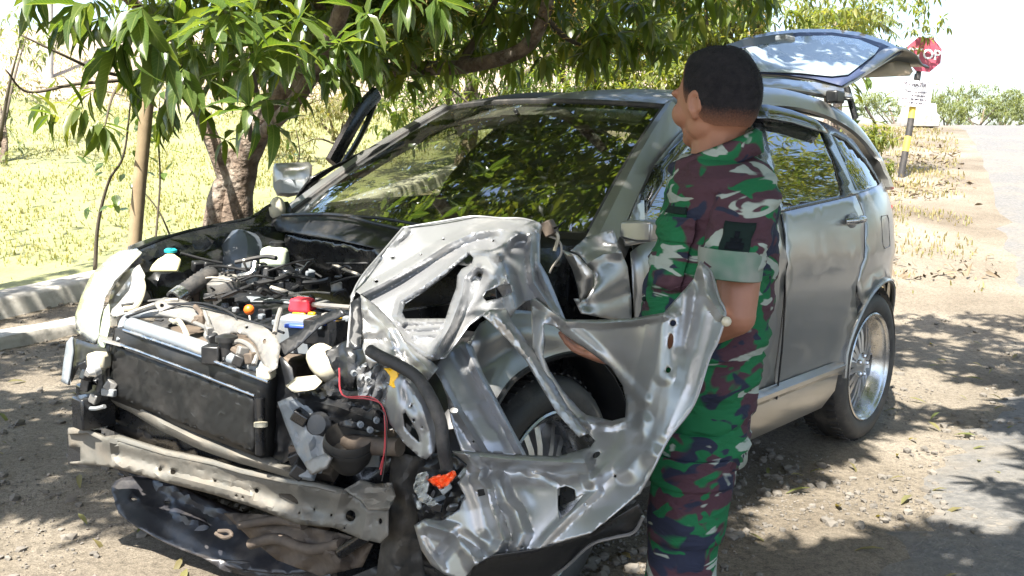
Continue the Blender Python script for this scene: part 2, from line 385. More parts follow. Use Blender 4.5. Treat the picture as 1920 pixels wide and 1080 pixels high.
def ground_mat():
    m = bpy.data.materials.new('dusty_ground'); m.use_nodes = True; n = m.node_tree.nodes; l = m.node_tree.links; b = n['Principled BSDF']
    tc = n.new('ShaderNodeTexCoord')
    def nz(s, d=8, r=.6):
        t = n.new('ShaderNodeTexNoise'); t.inputs['Scale'].default_value = s; t.inputs['Detail'].default_value = d; t.inputs['Roughness'].default_value = r
        l.new(tc.outputs['Object'], t.inputs['Vector']); return t.outputs['Fac']
    def ramp(f, *e):
        r = n.new('ShaderNodeValToRGB'); r.color_ramp.elements[0].position = e[0][0]; r.color_ramp.elements[0].color = (*e[0][1], 1)
        r.color_ramp.elements[1].position = e[-1][0]; r.color_ramp.elements[1].color = (*e[-1][1], 1)
        for p, c in e[1:-1]: q = r.color_ramp.elements.new(p); q.color = (*c, 1)
        l.new(f, r.inputs['Fac']); return r.outputs['Color']
    def mix(f, a, c, bl='MIX'):
        x = n.new('ShaderNodeMix'); x.data_type = 'RGBA'; x.blend_type = bl
        if isinstance(f, float): x.inputs['Factor'].default_value = f
        else: l.new(f, x.inputs['Factor'])
        l.new(a, x.inputs['A']); l.new(c, x.inputs['B']); return x.outputs['Result']
    big = ramp(nz(.7, 6), (.3, (.118, .097, .073)), (.55, (.195, .167, .130)), (.75, (.285, .250, .203)))
    fine = ramp(nz(45, 10, .75), (.3, (.40, .40, .40)), (.5, (.95, .95, .95)), (.8, (1.4, 1.39, 1.37)))
    speck = ramp(nz(150, 4, .8), (.35, (.55, .55, .55)), (.5, (1, 1, 1)), (.7, (1.5, 1.5, 1.5)))
    c = mix(1.0, big, fine, 'MULTIPLY'); c = mix(.8, c, speck, 'MULTIPLY'); l.new(c, b.inputs['Base Color']); b.inputs['Roughness'].default_value = .95
    b.inputs['Specular IOR Level'].default_value = .2
    h = n.new('ShaderNodeMath'); h.operation = 'ADD'; l.new(nz(28, 10, .7), h.inputs[0])
    h2 = n.new('ShaderNodeMath'); h2.operation = 'MULTIPLY_ADD'; h2.inputs[1].default_value = .5; l.new(nz(130, 6, .7), h2.inputs[0]); l.new(h.outputs[0], h2.inputs[2])
    v = n.new('ShaderNodeTexVoronoi'); v.inputs['Scale'].default_value = 60; l.new(tc.outputs['Object'], v.inputs['Vector']); l.new(nz(5), h.inputs[1])
    bp = n.new('ShaderNodeBump'); bp.inputs['Strength'].default_value = .9; bp.inputs['Distance'].default_value = .018; l.new(h2.outputs[0], bp.inputs['Height']); l.new(bp.outputs[0], b.inputs['Normal'])
    return m
M['ground'] = ground_mat()
M['asphalt'] = mat('worn_asphalt', (.085, .084, .082), .92, bump=1.0, bscale=90, dist=.012, col2=(.15, .143, .133), var=.16, vscale=26, grime=(.18, .157, .125), gscale=1.1, gamt=.9)
M['field'] = mat('grassy_soil', (.135, .15, .06), .95, bump=.8, bscale=14, dist=.03, col2=(.20, .195, .09), var=.2, vscale=2.2)
_n = M['field'].node_tree.nodes; _l = M['field'].node_tree.links; _b = _n['Principled BSDF']; _src = _b.inputs['Base Color'].links[0].from_socket
_tc = _n.new('ShaderNodeTexCoord'); _sx = _n.new('ShaderNodeSeparateXYZ'); _l.new(_tc.outputs['Object'], _sx.inputs[0]); _t = _n.new('ShaderNodeTexNoise'); _t.inputs['Scale'].default_value = .9; _t.inputs['Detail'].default_value = 8; _l.new(_tc.outputs['Object'], _t.inputs['Vector'])
_a = _n.new('ShaderNodeMath'); _a.operation = 'MULTIPLY_ADD'; _a.inputs[1].default_value = 1.6; _l.new(_t.outputs['Fac'], _a.inputs[0]); _l.new(_sx.outputs['Z'], _a.inputs[2])
_r = _n.new('ShaderNodeMapRange'); _r.inputs['From Min'].default_value = 2.75; _r.inputs['From Max'].default_value = 3.1; _l.new(_a.outputs[0], _r.inputs['Value'])
_m = _n.new('ShaderNodeMix'); _m.data_type = 'RGBA'; _l.new(_r.outputs[0], _m.inputs['Factor']); _l.new(_src, _m.inputs['A']); _m.inputs['B'].default_value = (.24, .19, .145, 1); _l.new(_m.outputs['Result'], _b.inputs['Base Color'])
M['concrete'] = mat('weathered_concrete', (.30, .28, .25), .9, bump=.5, bscale=35, dist=.006, col2=(.42, .40, .36), var=.22, vscale=6, grime=(.11, .10, .085), gscale=3.5, gamt=.8)

def axis_pts(lo, hi, a, b, fine, far):
    q = list(np.arange(a, b, fine)); st = fine; x = a
    while x > lo: st *= far; x -= st; q.insert(0, x)
    st = fine; x = q[-1]
    while x < hi: st *= far; x += st; q.append(x)
    return q
def rough(x, y): return .018 * noise.noise(Vector((x * 1.6, y * 1.6, 0))) + .007 * noise.noise(Vector((x * 7, y * 7, 3)))
xs = axis_pts(-900, 900, -5, 5.5, .09, 1.22); ys = axis_pts(-300, 1500, 1.2, 10, .09, 1.16)
V = [(x, y, Hh(x, y) - .012 + (rough(x, y) if -6 < x < 7 and 0 < y < 12 else 0)) for y in ys for x in xs]; nx = len(xs)
gr = mesh_obj('ground', V, [(j * nx + i, j * nx + i + 1, (j + 1) * nx + i + 1, (j + 1) * nx + i) for j in range(len(ys) - 1) for i in range(nx - 1)], M['ground'], sharp=0)
tag(gr, 'dusty brown verge with loose stones in dappled shade', kind='structure')

# road: an uneven asphalt edge that climbs to the crossing on the right
EDGE = curve([(-.6, -6, 0), (.35, 0, 0), (.85, 2.4, 0), (1.2, 3.3, 0), (2.15, 4.8, 0), (3.45, 6.6, 0), (5.5, 11.2, 0), (9.6, 21, 0), (17, 40, 0), (34, 80, 0), (75, 170, 0)], 14)
V = []; Fc = []; kx = [0, .22, .45, .8, 1.6, 2.8, 4.4, 6.2, 6.5]
for i, p in enumerate(EDGE):
    t = (EDGE[min(i + 1, len(EDGE) - 1)] - EDGE[max(i - 1, 0)]).normalized(); nrm = Vector((t.y, -t.x, 0))
    j = .22 * noise.noise(Vector((i * .9, 0, 4)))
    for k, o in enumerate(kx):
        q = p + nrm * (o + (j if k < 3 else 0)); V.append((q.x, q.y, Hh(q.x, q.y) + (-.035 if k in (0, 8) else -.004 if k == 1 else .012 if k < 4 else .03)))
n = len(kx)
Fc = [(i * n + k, i * n + k + 1, (i + 1) * n + k + 1, (i + 1) * n + k) for i in range(len(EDGE) - 1) for k in range(n - 1)]
tag(mesh_obj('road', V, Fc, M['asphalt'], sharp=0), 'worn grey asphalt road climbing to the crossing', kind='structure')

# the two concrete walls of the roadside drain
def wall_line(a, b, ext0, ext1):
    a, b = Vector(a), Vector(b); d = (b - a); d.z = 0; d.normalize(); L = (b - a).length
    return a - d * ext0, d, ext0 + L + ext1
def drain_wall(pa, pb, zt, width, deep, ext, label, seed):
    a, d, L = wall_line(Wz(*pa, zt), Wz(*pb, zt), *ext); nrm = Vector((-d.y, d.x, 0)); r = random.Random(seed); rings = []
    n = int(L / .22)
    for i in range(n + 1):
        p = a + d * (L * i / n); z = zt + max(0, Hh(p.x, p.y) - .05)
        def w(k): return .006 * noise.noise(Vector((i * .7, k * 3.1, seed)))
        rings.append([Vector((p.x, p.y, -.3)) + nrm * w(0), Vector((p.x, p.y, z - .03)) + nrm * w(1), Vector((p.x, p.y, z)) + nrm * (.025 + w(2)) + Vector((0, 0, w(5))),
                      Vector((p.x, p.y, z)) + nrm * (width - .02 + w(3)) + Vector((0, 0, w(6))), Vector((p.x, p.y, z - .03)) + nrm * (width + w(4)), Vector((p.x, p.y, -.3)) + nrm * width])
    o = MB().loft(rings).build('drain_wall', M['concrete'], sharp=50)
    return tag(o, label, 'drain wall', 'concrete walls of the roadside drain'), a, d, L, nrm
wb = drain_wall((0, 634), (141, 609), .10, .27, .4, (5, 5), 'lower concrete drain wall nearest the wrecked car', 3)
wa = drain_wall((0, 563), (163, 541), .20, .30, .4, (5, 7), 'taller concrete drain wall along the edge of the grass', 5)

# the grass field behind the drain, up to the bank
a, d, L, nrm = wa[1:]
fa = a - d * 20 + nrm * .3; rows = []
uu = [0, .25, .6] + list(np.arange(1, 34, .6)) + [40, 60]
vv = list(np.arange(0, 45, .7))
V = [];
for v in vv:
    for u in uu:
        p = fa + d * v + nrm * u; z = Hh(p.x, p.y) + .012 + .03 * noise.noise(Vector((p.x * .8, p.y * .8, 9))) + (.10 if u < .4 else .03) * (1 if u < .7 else .3)
        V.append((p.x, p.y, z))
n = len(uu)
tag(mesh_obj('grass_field', V, [(i * n + k, i * n + k + 1, (i + 1) * n + k + 1, (i + 1) * n + k)[::-1] for i in range(len(vv) - 1) for k in range(n - 1)], M['field'], sharp=0),
    'sunlit yellow-green grass field behind the drain', kind='structure')

# grass blades: field and dry tufts by the sign
def blades(name, pts, hmin, hmax, m, label, wid=.006):
    n = len(pts); P = np.array(pts); h = rng.uniform(hmin, hmax, n); an = rng.uniform(0, 6.28, n); ln = rng.uniform(.1, .7, n) * h; w = wid * (1 + P[:, 1:2].ravel() * .06)
    dx, dy = np.cos(an), np.sin(an); V = np.zeros((n, 5, 3))
    V[:, 0] = P - np.stack([-dy * w, dx * w, 0 * w], 1); V[:, 1] = P + np.stack([-dy * w, dx * w, 0 * w], 1)
    mid = P + np.stack([dx * ln * .35, dy * ln * .35, h * .6], 1)
    V[:, 2] = mid + np.stack([-dy * w, dx * w, 0 * w], 1) * .7; V[:, 3] = mid - np.stack([-dy * w, dx * w, 0 * w], 1) * .7; V[:, 4] = P + np.stack([dx * ln, dy * ln, h], 1)
    b = np.arange(n)[:, None] * 5; F4 = b + np.array([0, 1, 2, 3]); F3 = b + np.array([3, 2, 4])
    me = bpy.data.meshes.new(name); me.from_pydata(V.reshape(-1, 3).tolist(), [], F4.tolist() + F3.tolist()); me.materials.append(m)
    o = bpy.data.objects.new(name, me); COL.objects.link(o); return tag(o, label, kind='stuff')
M['grass'] = leaf_mat('grass_blades', [(.16, .19, .065), (.22, .22, .10), (.29, .26, .15), (.19, .20, .075)], .3, .6, .2)
M['drygrass'] = leaf_mat('dry_grass_blades', [(.27, .22, .13), (.21, .17, .10), (.20, .20, .08), (.32, .26, .17)], .3, .7, .2)
pts = []
while len(pts) < 110000:
    u = abs(random.gauss(0, 1)) * 7.5 + .35; v = random.uniform(8, 36); p = fa + d * v + nrm * u
    if noise.noise(Vector((p.x * .9, p.y * .9, 2))) < random.uniform(-.5, .6): pts.append((p.x, p.y, Hh(p.x, p.y) + .0))
blades('field_grass', pts, .025, .085, M['grass'], 'short yellow-green grass covering the field')
pts = []
while len(pts) < 4200:
    Y = random.uniform(8.5, 24); X = .43 * Y + random.gauss(-.25, .9) - .5
    if X < .42 * Y + .6 and X > .2 * Y and noise.noise(Vector((X * 1.1, Y * 1.1, 7))) < random.uniform(-.5, .3): pts.append((X, Y, Hh(X, Y)))
blades('verge_grass', pts, .02, .075, M['drygrass'], 'dry straw-coloured grass on the slope around the sign post')

# gravel
def stones(name, pts, sizes, m, label):
    tmpl = []
    for k in range(6):
        bm = bmesh.new(); bmesh.ops.create_icosphere(bm, subdivisions=1, radius=1)
        rr = random.Random(k)
        for v in bm.verts: v.co *= rr.uniform(.62, 1.15)
        bm.verts.ensure_lookup_table(); tmpl.append((np.array([v.co[:] for v in bm.verts]), [[v.index for v in f.verts] for f in bm.faces])); bm.free()
    V = []; Fc = []; n0 = 0
    for p, s in zip(pts, sizes):
        tv, tf = tmpl[random.randrange(6)]; a = random.uniform(0, 6.28); c, q = math.cos(a), math.sin(a)
        w = tv * np.array([s * random.uniform(.8, 1.3), s * random.uniform(.75, 1.1), s * random.uniform(.6, .95)])
        w = np.stack([w[:, 0] * c - w[:, 1] * q, w[:, 0] * q + w[:, 1] * c, w[:, 2]], 1) + np.array(p); V.append(w); Fc += [[i + n0 for i in f] for f in tf]; n0 += len(tv)
    o = mesh_obj(name, np.concatenate(V), Fc, m, sharp=25); return tag(o, label, kind='stuff')
M['stone'] = mat('grey_stones', (.085, .077, .067), .95, bump=.5, bscale=60, col2=(.19, .17, .145), var=.2, vscale=5)
pts = []; sz = []
while len(pts) < 16000:
    Y = 2.3 + 5.5 * random.random() ** 1.3; X = random.uniform(-.62, .62) * Y
    dens_ = .35 + noise.noise(Vector((X * 1.2, Y * 1.2, 21)))
    if X < -.2 * Y: dens_ *= .45
    if X > .5 + .42 * (Y - 2): dens_ *= .5
    if random.random() < dens_:
        s = min(.026, .0030 * (1 / max(.02, random.random())) ** .62); pts.append((X, Y, Hh(X, Y) - .010 + rough(X, Y) + s * .15)); sz.append(s)
stones('gravel', pts, sz, M['stone'], 'loose grey stones and clods strewn over the verge')

# ------------------------------------------------------------------ sign post, plate, stop sign
M['yellowpaint'] = mat('yellow_paint', (.62, .45, .06), .6, grime=(.3, .26, .16), gscale=9, gamt=.5)
M['blackpaint'] = mat('black_paint', (.03, .028, .028), .6, grime=(.16, .13, .10), gscale=9, gamt=.4)
M['whitesign'] = mat('white_sign_board', (.74, .73, .74), .5, grime=(.5, .46, .42), gscale=5, gamt=.4)
M['redsign'] = mat('red_sign_paint', (.30, .045, .075), .45, grime=(.35, .16, .15), gscale=7, gamt=.3)
M['signtext'] = mat('dark_lettering', (.10, .08, .10), .6)
M['signwhite'] = mat('white_lettering', (.80, .78, .78), .5)
base = Gz(1689, 331); bd = float((np.array(base) - CO) @ _f)
def SP(px, py, dd=0): return Wv(px, py, bd + dd)
post = empty('warning_sign', base, label='leaning yellow and black banded post carrying a white board below a red octagon', cat='road sign')
seg = [(1689, 333), (1697.5, 284), (1703, 256), (1708.5, 222), (1712, 196), (1721, 139)]
for i in range(5):
    m_ = MB().tube([SP(*seg[i]), SP(*seg[i + 1])], .052, 12); m_.build('post_band', [M['blackpaint'], M['yellowpaint'], M['blackpaint'], M['yellowpaint'], M['blackpaint']][i], post, sharp=50)
bq = [SP(1690, 149, -.08), SP(1751, 153, -.08), SP(1743, 203, -.08), SP(1683, 197, -.08)]
nb = (bq[1] - bq[0]).cross(bq[3] - bq[0]).normalized()
if nb.y > 0: nb = -nb
bo = MB().loft([[q for q in bq], [q - nb * .012 for q in bq]]).build('sign_board', M['whitesign'], post, smooth=False, bevel=.003)
def text(name, s, org, ux, uy, size, m, parent, align='CENTER', bold=0):
    cu = bpy.data.curves.new(name, 'FONT'); cu.body = s; cu.size = size; cu.align_x = align; cu.align_y = 'CENTER'; cu.extrude = .0008; cu.resolution_u = 3; cu.offset = bold
    o = bpy.data.objects.new(name, cu); COL.objects.link(o); dg = bpy.context.evaluated_depsgraph_get()
    me = bpy.data.meshes.new_from_object(o.evaluated_get(dg)); bpy.data.objects.remove(o)
    ux = Vector(ux).normalized(); uz = ux.cross(Vector(uy)).normalized(); uy = uz.cross(ux)
    V = [Vector(org) + ux * v.co.x + uy * v.co.y + uz * v.co.z for v in me.vertices]; Fc = [list(p.vertices) for p in me.polygons]
    return mesh_obj(name, V, Fc, m, parent, smooth=False)
def onb(s, t): return bq[0].lerp(bq[1], s).lerp(bq[3].lerp(bq[2], s), t) + nb * .004
ux, uy = bq[1] - bq[0], bq[0] - bq[3]
text('lettering', 'PERHATIAN', onb(.5, .17), ux, uy, .085, M['signtext'], bo, bold=.001)
mb = MB()
for t, s0, s1 in ((.44, .2, .82), (.58, .06, .8), (.72, .08, .9), (.86, .12, .88)):
    s = s0
    while s < s1:
        w = random.uniform(.03, .09); q = [onb(s, t - .022), onb(min(s + w, s1), t - .022), onb(min(s + w, s1), t + .022), onb(s, t + .022)]
        mb.add(q, [(0, 1, 2, 3)]); s += w + .018
tag(mb.build('fine_print', M['signtext'], bo, smooth=False), kind='stuff')
oc = SP(1733, 102, -.06); r8 = 34.5 / F * bd; ux = (SP(1760, 105) - SP(1705, 100)).normalized(); uy = nb.cross(ux).normalized()
if uy.z < 0: uy = -uy
ring = [oc + (ux * math.cos(R_(22.5 + 45 * k)) + uy * math.sin(R_(22.5 + 45 * k))) * r8 for k in range(8)]
og = MB().loft([[q for q in ring], [q - nb * .01 for q in ring]]).build('octagon_plate', M['redsign'], post, smooth=False)
text('lettering', 'STOP', oc + nb * .004, ux, uy, r8 * .74, M['signwhite'], og, bold=.004)
MB().tube([SP(1722, 139), SP(1728, 100, .02)], .04, 10).build('post_top', M['blackpaint'], post)

# guard posts of the crossing, the concrete block and rails on the crest
def guard(px, pyb, pyt, dd, label):
    b = Gz(px, pyb + 4); dd = float((np.array(b) - CO) @ _f); b = Wv(px, pyb, dd); t = Wv(px + 3, pyt, dd); o = empty('guard_post', b, label=label, cat='post', group='banded guard posts at the crossing')
    mid = b.lerp(t, .52); mb = MB().tube([b - Vector((0, 0, .3)), mid], .055, 8); mb.build('lower_band', M['yellowpaint'], o)
    MB().tube([mid, t], .057, 8).build('upper_band', M['blackpaint'], o)
guard(1781, 211, 177, 0, 'yellow and black guard post, left of the pair on the road crest')
guard(1804, 213, 181, 0, 'yellow and black guard post, right of the pair on the road crest')
guard(1648, 207, 190, 0, 'short yellow guard post under the raised tailgate')
guard(1667, 207, 184, 0, 'dark-topped guard post between the tailgate and the sign board')
b = Gz(1722, 236); dd = float((np.array(b) - CO) @ _f)
blk = MB(); c = Wv(1722, 222, dd); s_ = dd / F
blk.loft([[c + Vector((x * s_ * w, y * .5 * w, z * s_)) for x, y in ((-27, -1), (25, -1), (25, 1), (-27, 1))] for z, w in ((-16, 1), (4, .98), (9, .86), (24, .80), (27, .72))])
tag(blk.build('concrete_block', M['concrete'], bevel=.02), 'pale concrete block standing behind the sign post', 'concrete block')
rl = MB(); pr = Gz(1888, 231)
for k in range(2):
    q = pr + Vector((k * .2, k * 1.4, .05)); rl.box(q + Vector((3, 0, 0)), (8, .09, .10)); rl.box(q + Vector((3, .16, -.03)), (8, .14, .06))
rl.build('railway_track', M['rust'], bevel=.01); tag(bpy.data.objects['railway_track'], 'dark rails crossing the road on the crest', kind='structure')

# far fence on the bank at left, a thin mast
fn = empty('wire_fence', Wv(120, 150, 24), label='thin wire fence running along the top of the far bank', cat='fence')
for px in (-40, 60, 165, 290, 420, 560, 680):
    p = Wv(px, 130, 23.5); MB().tube([p - Vector((0, 0, 1.2)), p + Vector((0, 0, .35))], .03, 6).build('fence_post', M['concrete'], fn)
for k, y in enumerate((116, 132, 150)):
    MB().tube([Wv(-60, y, 23.5), Wv(290, y + 3, 23.5), Wv(700, y + 6, 23.5)], .010, 4).build('wire', M['greyplast'], fn)
b = Gz(92, 150); dd = float((np.array(b) - CO) @ _f)
tag(MB().tube([Wv(92, 150, dd), Wv(93, -120, dd)], [.085, .07], 10).tube([Wv(93, 60, dd), Wv(106, 30, dd), Wv(93, -40, dd)], .02, 6).build('utility_pole', M['concrete']), 'thin grey pole standing on the far bank at left', 'pole')

# bamboo stake among the leaves
tag(MB().tube([Wv(229, 782, 4.95), Wv(252, 460, 4.9), Wv(262, 340, 4.85), Wv(274, 215, 4.8), Wv(287, 95, 4.75)], [.036, .034, .033, .032, .030], 12).build('wooden_stake', mat('pale_pole_wood', (.33, .25, .15), .8, bump=.5, bscale=30, col2=(.20, .145, .085), var=.22, vscale=9)), 'straight pale wooden stake standing beside the mango tree', 'stake')

# ================================================================== the wrecked car
car = empty('wrecked_suv', (CX, CY, 0), CYAW, label='wrecked silver SUV with its front end torn open, engine exposed and tailgate raised', cat='car')
def cb(mb, name, m, parent=car, **k): k.setdefault('local', True); return mb.build(name, m, parent, **k)
SZ = [.15, .28, .34, .42, .47, .55, .65, .80, .95, 1.05, 1.13, 1.20, 1.35, 1.50, 1.60]
SY = [.80, .85, .895, .90, .885, .893, .902, .91, .907, .898, .878, .850, .765, .665, .58]
SZf = np.linspace(0, 1.8, 721); SYf = np.interp(SZf, SZ, SY); _k = np.exp(-(np.arange(-60, 61) * .0025 / .035) ** 2 / 2); SYf = np.convolve(np.pad(SYf, 60, mode='edge'), _k / _k.sum(), 'valid')
def ys(x, z):
    y = np.interp(z, SZf, SYf)
    y = y - .175 * np.clip((-2.45 - x) / .75, 0, 2) ** 2 - .03 * np.clip((x + .1) / .6, 0, 2) ** 2
    ar = np.hypot(x + 2.60, (z - .36)); y = y + .022 * np.exp(-((ar - .43) / .035) ** 2) * (z < .9)       # arch lip
    y = y + .010 * np.exp(-((z - .93 - .03 * (x + 2)) / .03) ** 2)                                       # shoulder crease
    return y
def side(u, v, off=0.0):
    "where a pixel's ray first meets the side of the body (or comes nearest to it)"
    u, v = np.asarray(u, float), np.asarray(v, float); b = w2c(Wd(u, v, np.ones(u.shape))) - C0
    T = np.linspace(1.15, .30, 500); t = (T - C0[1])[:, None] / b[..., 1].ravel()[None]; P = C0 + t[..., None] * b.reshape(-1, 3)[None]
    g = P[..., 1] - ys(P[..., 0], P[..., 2]) - off; n = g.shape[1]; hit = g < 0; k = np.where(hit.any(0), hit.argmax(0), g.argmin(0)); k = np.clip(k, 1, None); j = np.arange(n)
    g0, g1 = g[k - 1, j], g[k, j]; f = np.where(hit.any(0), g0 / np.maximum(g0 - g1, 1e-9), 1.0); f = np.clip(f, 0, 1)
    return (P[k - 1, j] * (1 - f)[:, None] + P[k, j] * f[:, None]).reshape(u.shape + (3,))
def K_y(u, v, yv):
    u, v = np.asarray(u, float), np.asarray(v, float); b = w2c(Wd(u, v, np.ones(u.shape))) - C0
    return C0 + ((yv - C0[1]) / b[..., 1])[..., None] * b
def sxz(off=0.0): return lambda x, z: np.stack([x, ys(x, z) + off, z], -1)
def mirror_part(o, name, lift=None):
    me = o.data.copy(); me.transform(Matrix.Scale(-1, 4, (0, 1, 0))); me.flip_normals(); q = bpy.data.objects.new(name, me); COL.objects.link(q); q.parent = o.parent; OFF[q] = Vector()
    for md in o.modifiers:
        n_ = q.modifiers.new(md.name, md.type)
        if md.type == 'SOLIDIFY': n_.thickness = md.thickness; n_.offset = md.offset
    return q
def xz(L): return [(float(p[0]), float(p[2])) for p in [side(np.array(u), np.array(v)) for u, v in L]]

# side panels, cut in the car's own side view (x, z)
arch = [(-2.60 + .43 * math.cos(t), .36 + .43 * math.sin(t)) for t in np.linspace(R_(-2), R_(182), 22)]
rd = [(-1.53, 1.135), (-2.02, 1.165), (-2.33, 1.185), (-2.36, 1.10), (-2.33, .95), (-2.27, .78)] + [a for a in arch if -2.28 < a[0] < -2.17 and a[1] > .36][::-1] + [(-2.165, .40), (-1.53, .40)]
rear_door = sheet('rear_door', rd, sxz(), M['silver'], car, step=.05, thick=.004, sharp=0)
qa = [a for a in arch if a[0] < -2.27][::1]
qp = [(-2.345, 1.19), (-2.62, 1.215), (-2.98, 1.25), (-3.12, 1.12), (-3.17, .95), (-3.15, .78), (-3.08, .66)] + [(-3.032, .44)] + [a for a in arch if a[0] <= -2.29][::-1]
qp = [(-2.345, 1.19), (-2.62, 1.215), (-3.05, 1.255), (-3.20, 1.13), (-3.29, .97), (-3.335, .80), (-3.345, .675), (-3.06, .66), (-3.045, .40)] + [a for a in arch[::-1] if a[0] < -2.288] + [(-2.282, .79), (-2.345, .95), (-2.372, 1.10)]
quarter = sheet('quarter_panel', qp, sxz(), M['silver'], car, step=.045, thick=.004, sharp=0)
fd = [(-.455, 1.05), (-.60, 1.10), (-.95, 1.12), (-1.52, 1.135), (-1.52, .40), (-.62, .40), (-.53, .62), (-.47, .85)]
front_door = sheet('front_door', fd, sxz(), M['silver'], car, step=.06, thick=.004, sharp=0)
shell = sheet('side_shell', [(-.5, .36), (-.5, 1.08), (-1.5, 1.11), (-2.9, 1.20), (-3.05, .95), (-3.0, .5)] + [(-2.60 + .40 * math.cos(t), .36 + .40 * math.sin(t)) for t in np.linspace(math.pi, 0, 14)] + [(-2.2, .36)], sxz(-.022), M['blackmetal'], car, step=.09, thick=.004, sharp=0)
rb = [(-3.055, .652), (-3.03, .40), (-2.99, .22), (-3.34, .20), (-3.43, .42), (-3.40, .60), (-3.345, .668)]
rbp = sheet('rear_bumper', rb, lambda x, z: np.stack([x, ys(x, z) + .012, z], -1), M['silver'], car, step=.04, thick=.005, sharp=0)
# sill with its moulding, and the tan-reflecting lower skirt
sill = MB(); px_ = np.linspace(-2.17, -.55, 14)
cb(MB().loft([[Vector((x, .895, .405)), Vector((x, .925, .425)), Vector((x, .93, .445)), Vector((x, .90, .462))] for x in px_]), 'sill_moulding', M['silver'])
cb(MB().loft([[Vector((x, .86, .40)), Vector((x, .895, .398)), Vector((x, .885, .32)), Vector((x, .83, .23)), Vector((x, .70, .20)), Vector((x, .70, .40))] for x in px_]), 'sill', M['silver'])
cb(MB().tube([(-1.525, .905, .40), (-1.525, .915, .6), (-1.525, .917, .8), (-1.525, .90, 1.05), (-1.525, .88, 1.13)], .004, 5), 'door_gap', M['blackmetal'])
# wheel arch lip (quarter)
lip = [Vector((-2.60 + .425 * math.cos(t), 0, .36 + .425 * math.sin(t))) for t in np.linspace(R_(3), R_(177), 26)]
for p in lip: p.y = float(ys(p.x, p.z)) + .004
cb(MB().tube(lip, .011, 6), 'arch_lip', M['silver'])
cb(MB().loft([[Vector((-2.60 + .40 * math.cos(t), y, .36 + .40 * math.sin(t))) for t in np.linspace(R_(-8), R_(188), 20)] for y in (.86, .50)], close=False, cap=False), 'rear_wheel_well', M['blackmetal'], thick=.004)
# door handle, fuel flap
h0 = Kv(1600, 412, y=.90)
hd = MB().tube([h0 + Vector((.085, .0, -.004)), h0 + Vector((.05, .032, 0)), h0 + Vector((-.03, .036, .004)), h0 + Vector((-.085, .004, .006))], [.013, .016, .016, .012], 10, flat=.8)
cb(hd, 'door_handle', M['chrome'], rear_door)
cb(MB().ball(h0 + Vector((0, -.004, -.004)), (.062, .010, .034), 8), 'handle_recess', M['silver_in'], rear_door)
hf = h0 + Vector((.98, .004, -.05))
cb(MB().tube([hf + Vector((.085, .0, -.004)), hf + Vector((.05, .032, 0)), hf + Vector((-.03, .036, .004)), hf + Vector((-.085, .004, .006))], [.013, .016, .016, .012], 10, flat=.8), 'door_handle', M['chrome'], front_door)
ff = [(-2.66 + .075 * sx, 1.01 + .075 * sz) for sx, sz in ((-1, -.8), (-.8, -1), (.8, -1), (1, -.8), (1, .8), (.8, 1), (-.8, 1), (-1, .8))]
cb(MB().tube([Vector((x, float(ys(x, z)) + .002, z)) for x, z in ff + ff[:1]], .003, 5), 'fuel_flap_gap', M['blackmetal'], quarter)
cb(MB().tube([Vector((x, float(ys(x, z)) + .004, z)) for x, z in ((-3.21, 1.10), (-3.27, .98), (-3.30, .86))], [.03, .045, .03], 8, flat=.4), 'tail_lamp', mat('tail_lamp_red', (.22, .02, .02), .15, coat=.6), quarter)

# side windows (glass) and their black frames, cut by pixels on the side surface
def win(name, L, m, off=-.006, **k):
    if 'glass' in name:
        cx_, cy_ = np.mean(L, 0); L = [(cx_ + (x - cx_) * 1.07, cy_ + (y - cy_) * 1.07) for x, y in L]
    return sheet(name, L, lambda u, v: side(u, v, off), m, car, step=9, jit=.05, thick=k.pop('thick', .003), sharp=0, **k)
win('front_door_glass', [(1213, 400), (1232, 340), (1290, 262), (1340, 222), (1408, 206), (1425, 300), (1446, 398), (1330, 425), (1216, 452)], M['sideglass'])
win('rear_door_glass', [(1428, 224), (1480, 230), (1538, 246), (1562, 300), (1580, 366), (1520, 380), (1464, 392), (1446, 310)], M['sideglass'])
win('quarter_glass', [(1556, 250), (1585, 264), (1612, 290), (1636, 322), (1650, 346), (1625, 356), (1602, 360), (1580, 305)], M['sideglass'])
win('window_surround', [(1205, 362), (1255, 285), (1300, 235), (1345, 210), (1410, 192), (1480, 205), (1550, 232), (1598, 262), (1634, 312), (1654, 350), (1600, 369), (1460, 400), (1335, 436), (1206, 462)], M['blackmetal'], off=-.003, thick=.004,
    holes=[[(1213, 400), (1232, 340), (1290, 262), (1340, 222), (1404, 208), (1420, 300), (1440, 399), (1330, 425), (1216, 452)], [(1430, 225), (1480, 231), (1537, 247), (1561, 300), (1578, 366), (1520, 379), (1466, 391), (1448, 310)], [(1557, 251), (1585, 265), (1611, 291), (1635, 323), (1649, 346), (1625, 355), (1603, 359), (1582, 305)]])
RAILP = [Kv(a_, b_, y=c_) for a_, b_, c_ in ((1262, 212, .595), (1300, 185, .60), (1360, 171, .605), (1420, 166, .61), (1480, 170, .61), (1545, 190, .61), (1600, 225, .625), (1640, 275, .665), (1660, 322, .72), (1672, 356, .765))]
rc = curve(RAILP, 5); rl_ = []
for i, q in enumerate(rc):
    t = (rc[min(i + 1, len(rc) - 1)] - rc[max(i - 1, 0)]).normalized(); o = Vector((0, 1, 0)); up = (t.cross(o)).normalized()
    if up.x + up.z < 0 and up.z < 0: up = -up
    if up.dot(Vector((-.5, 0, 1))) < 0: up = -up
    k = min(1, i / 12); rl_.append([q + o * -.07 + up * .012, q + o * -.02 + up * .006, q, q + o * (.022) - up * .03, q + o * .034 - up * (.052 + .02 * k), q + o * .02 - up * (.062 + .02 * k), q - o * .05 - up * .05])
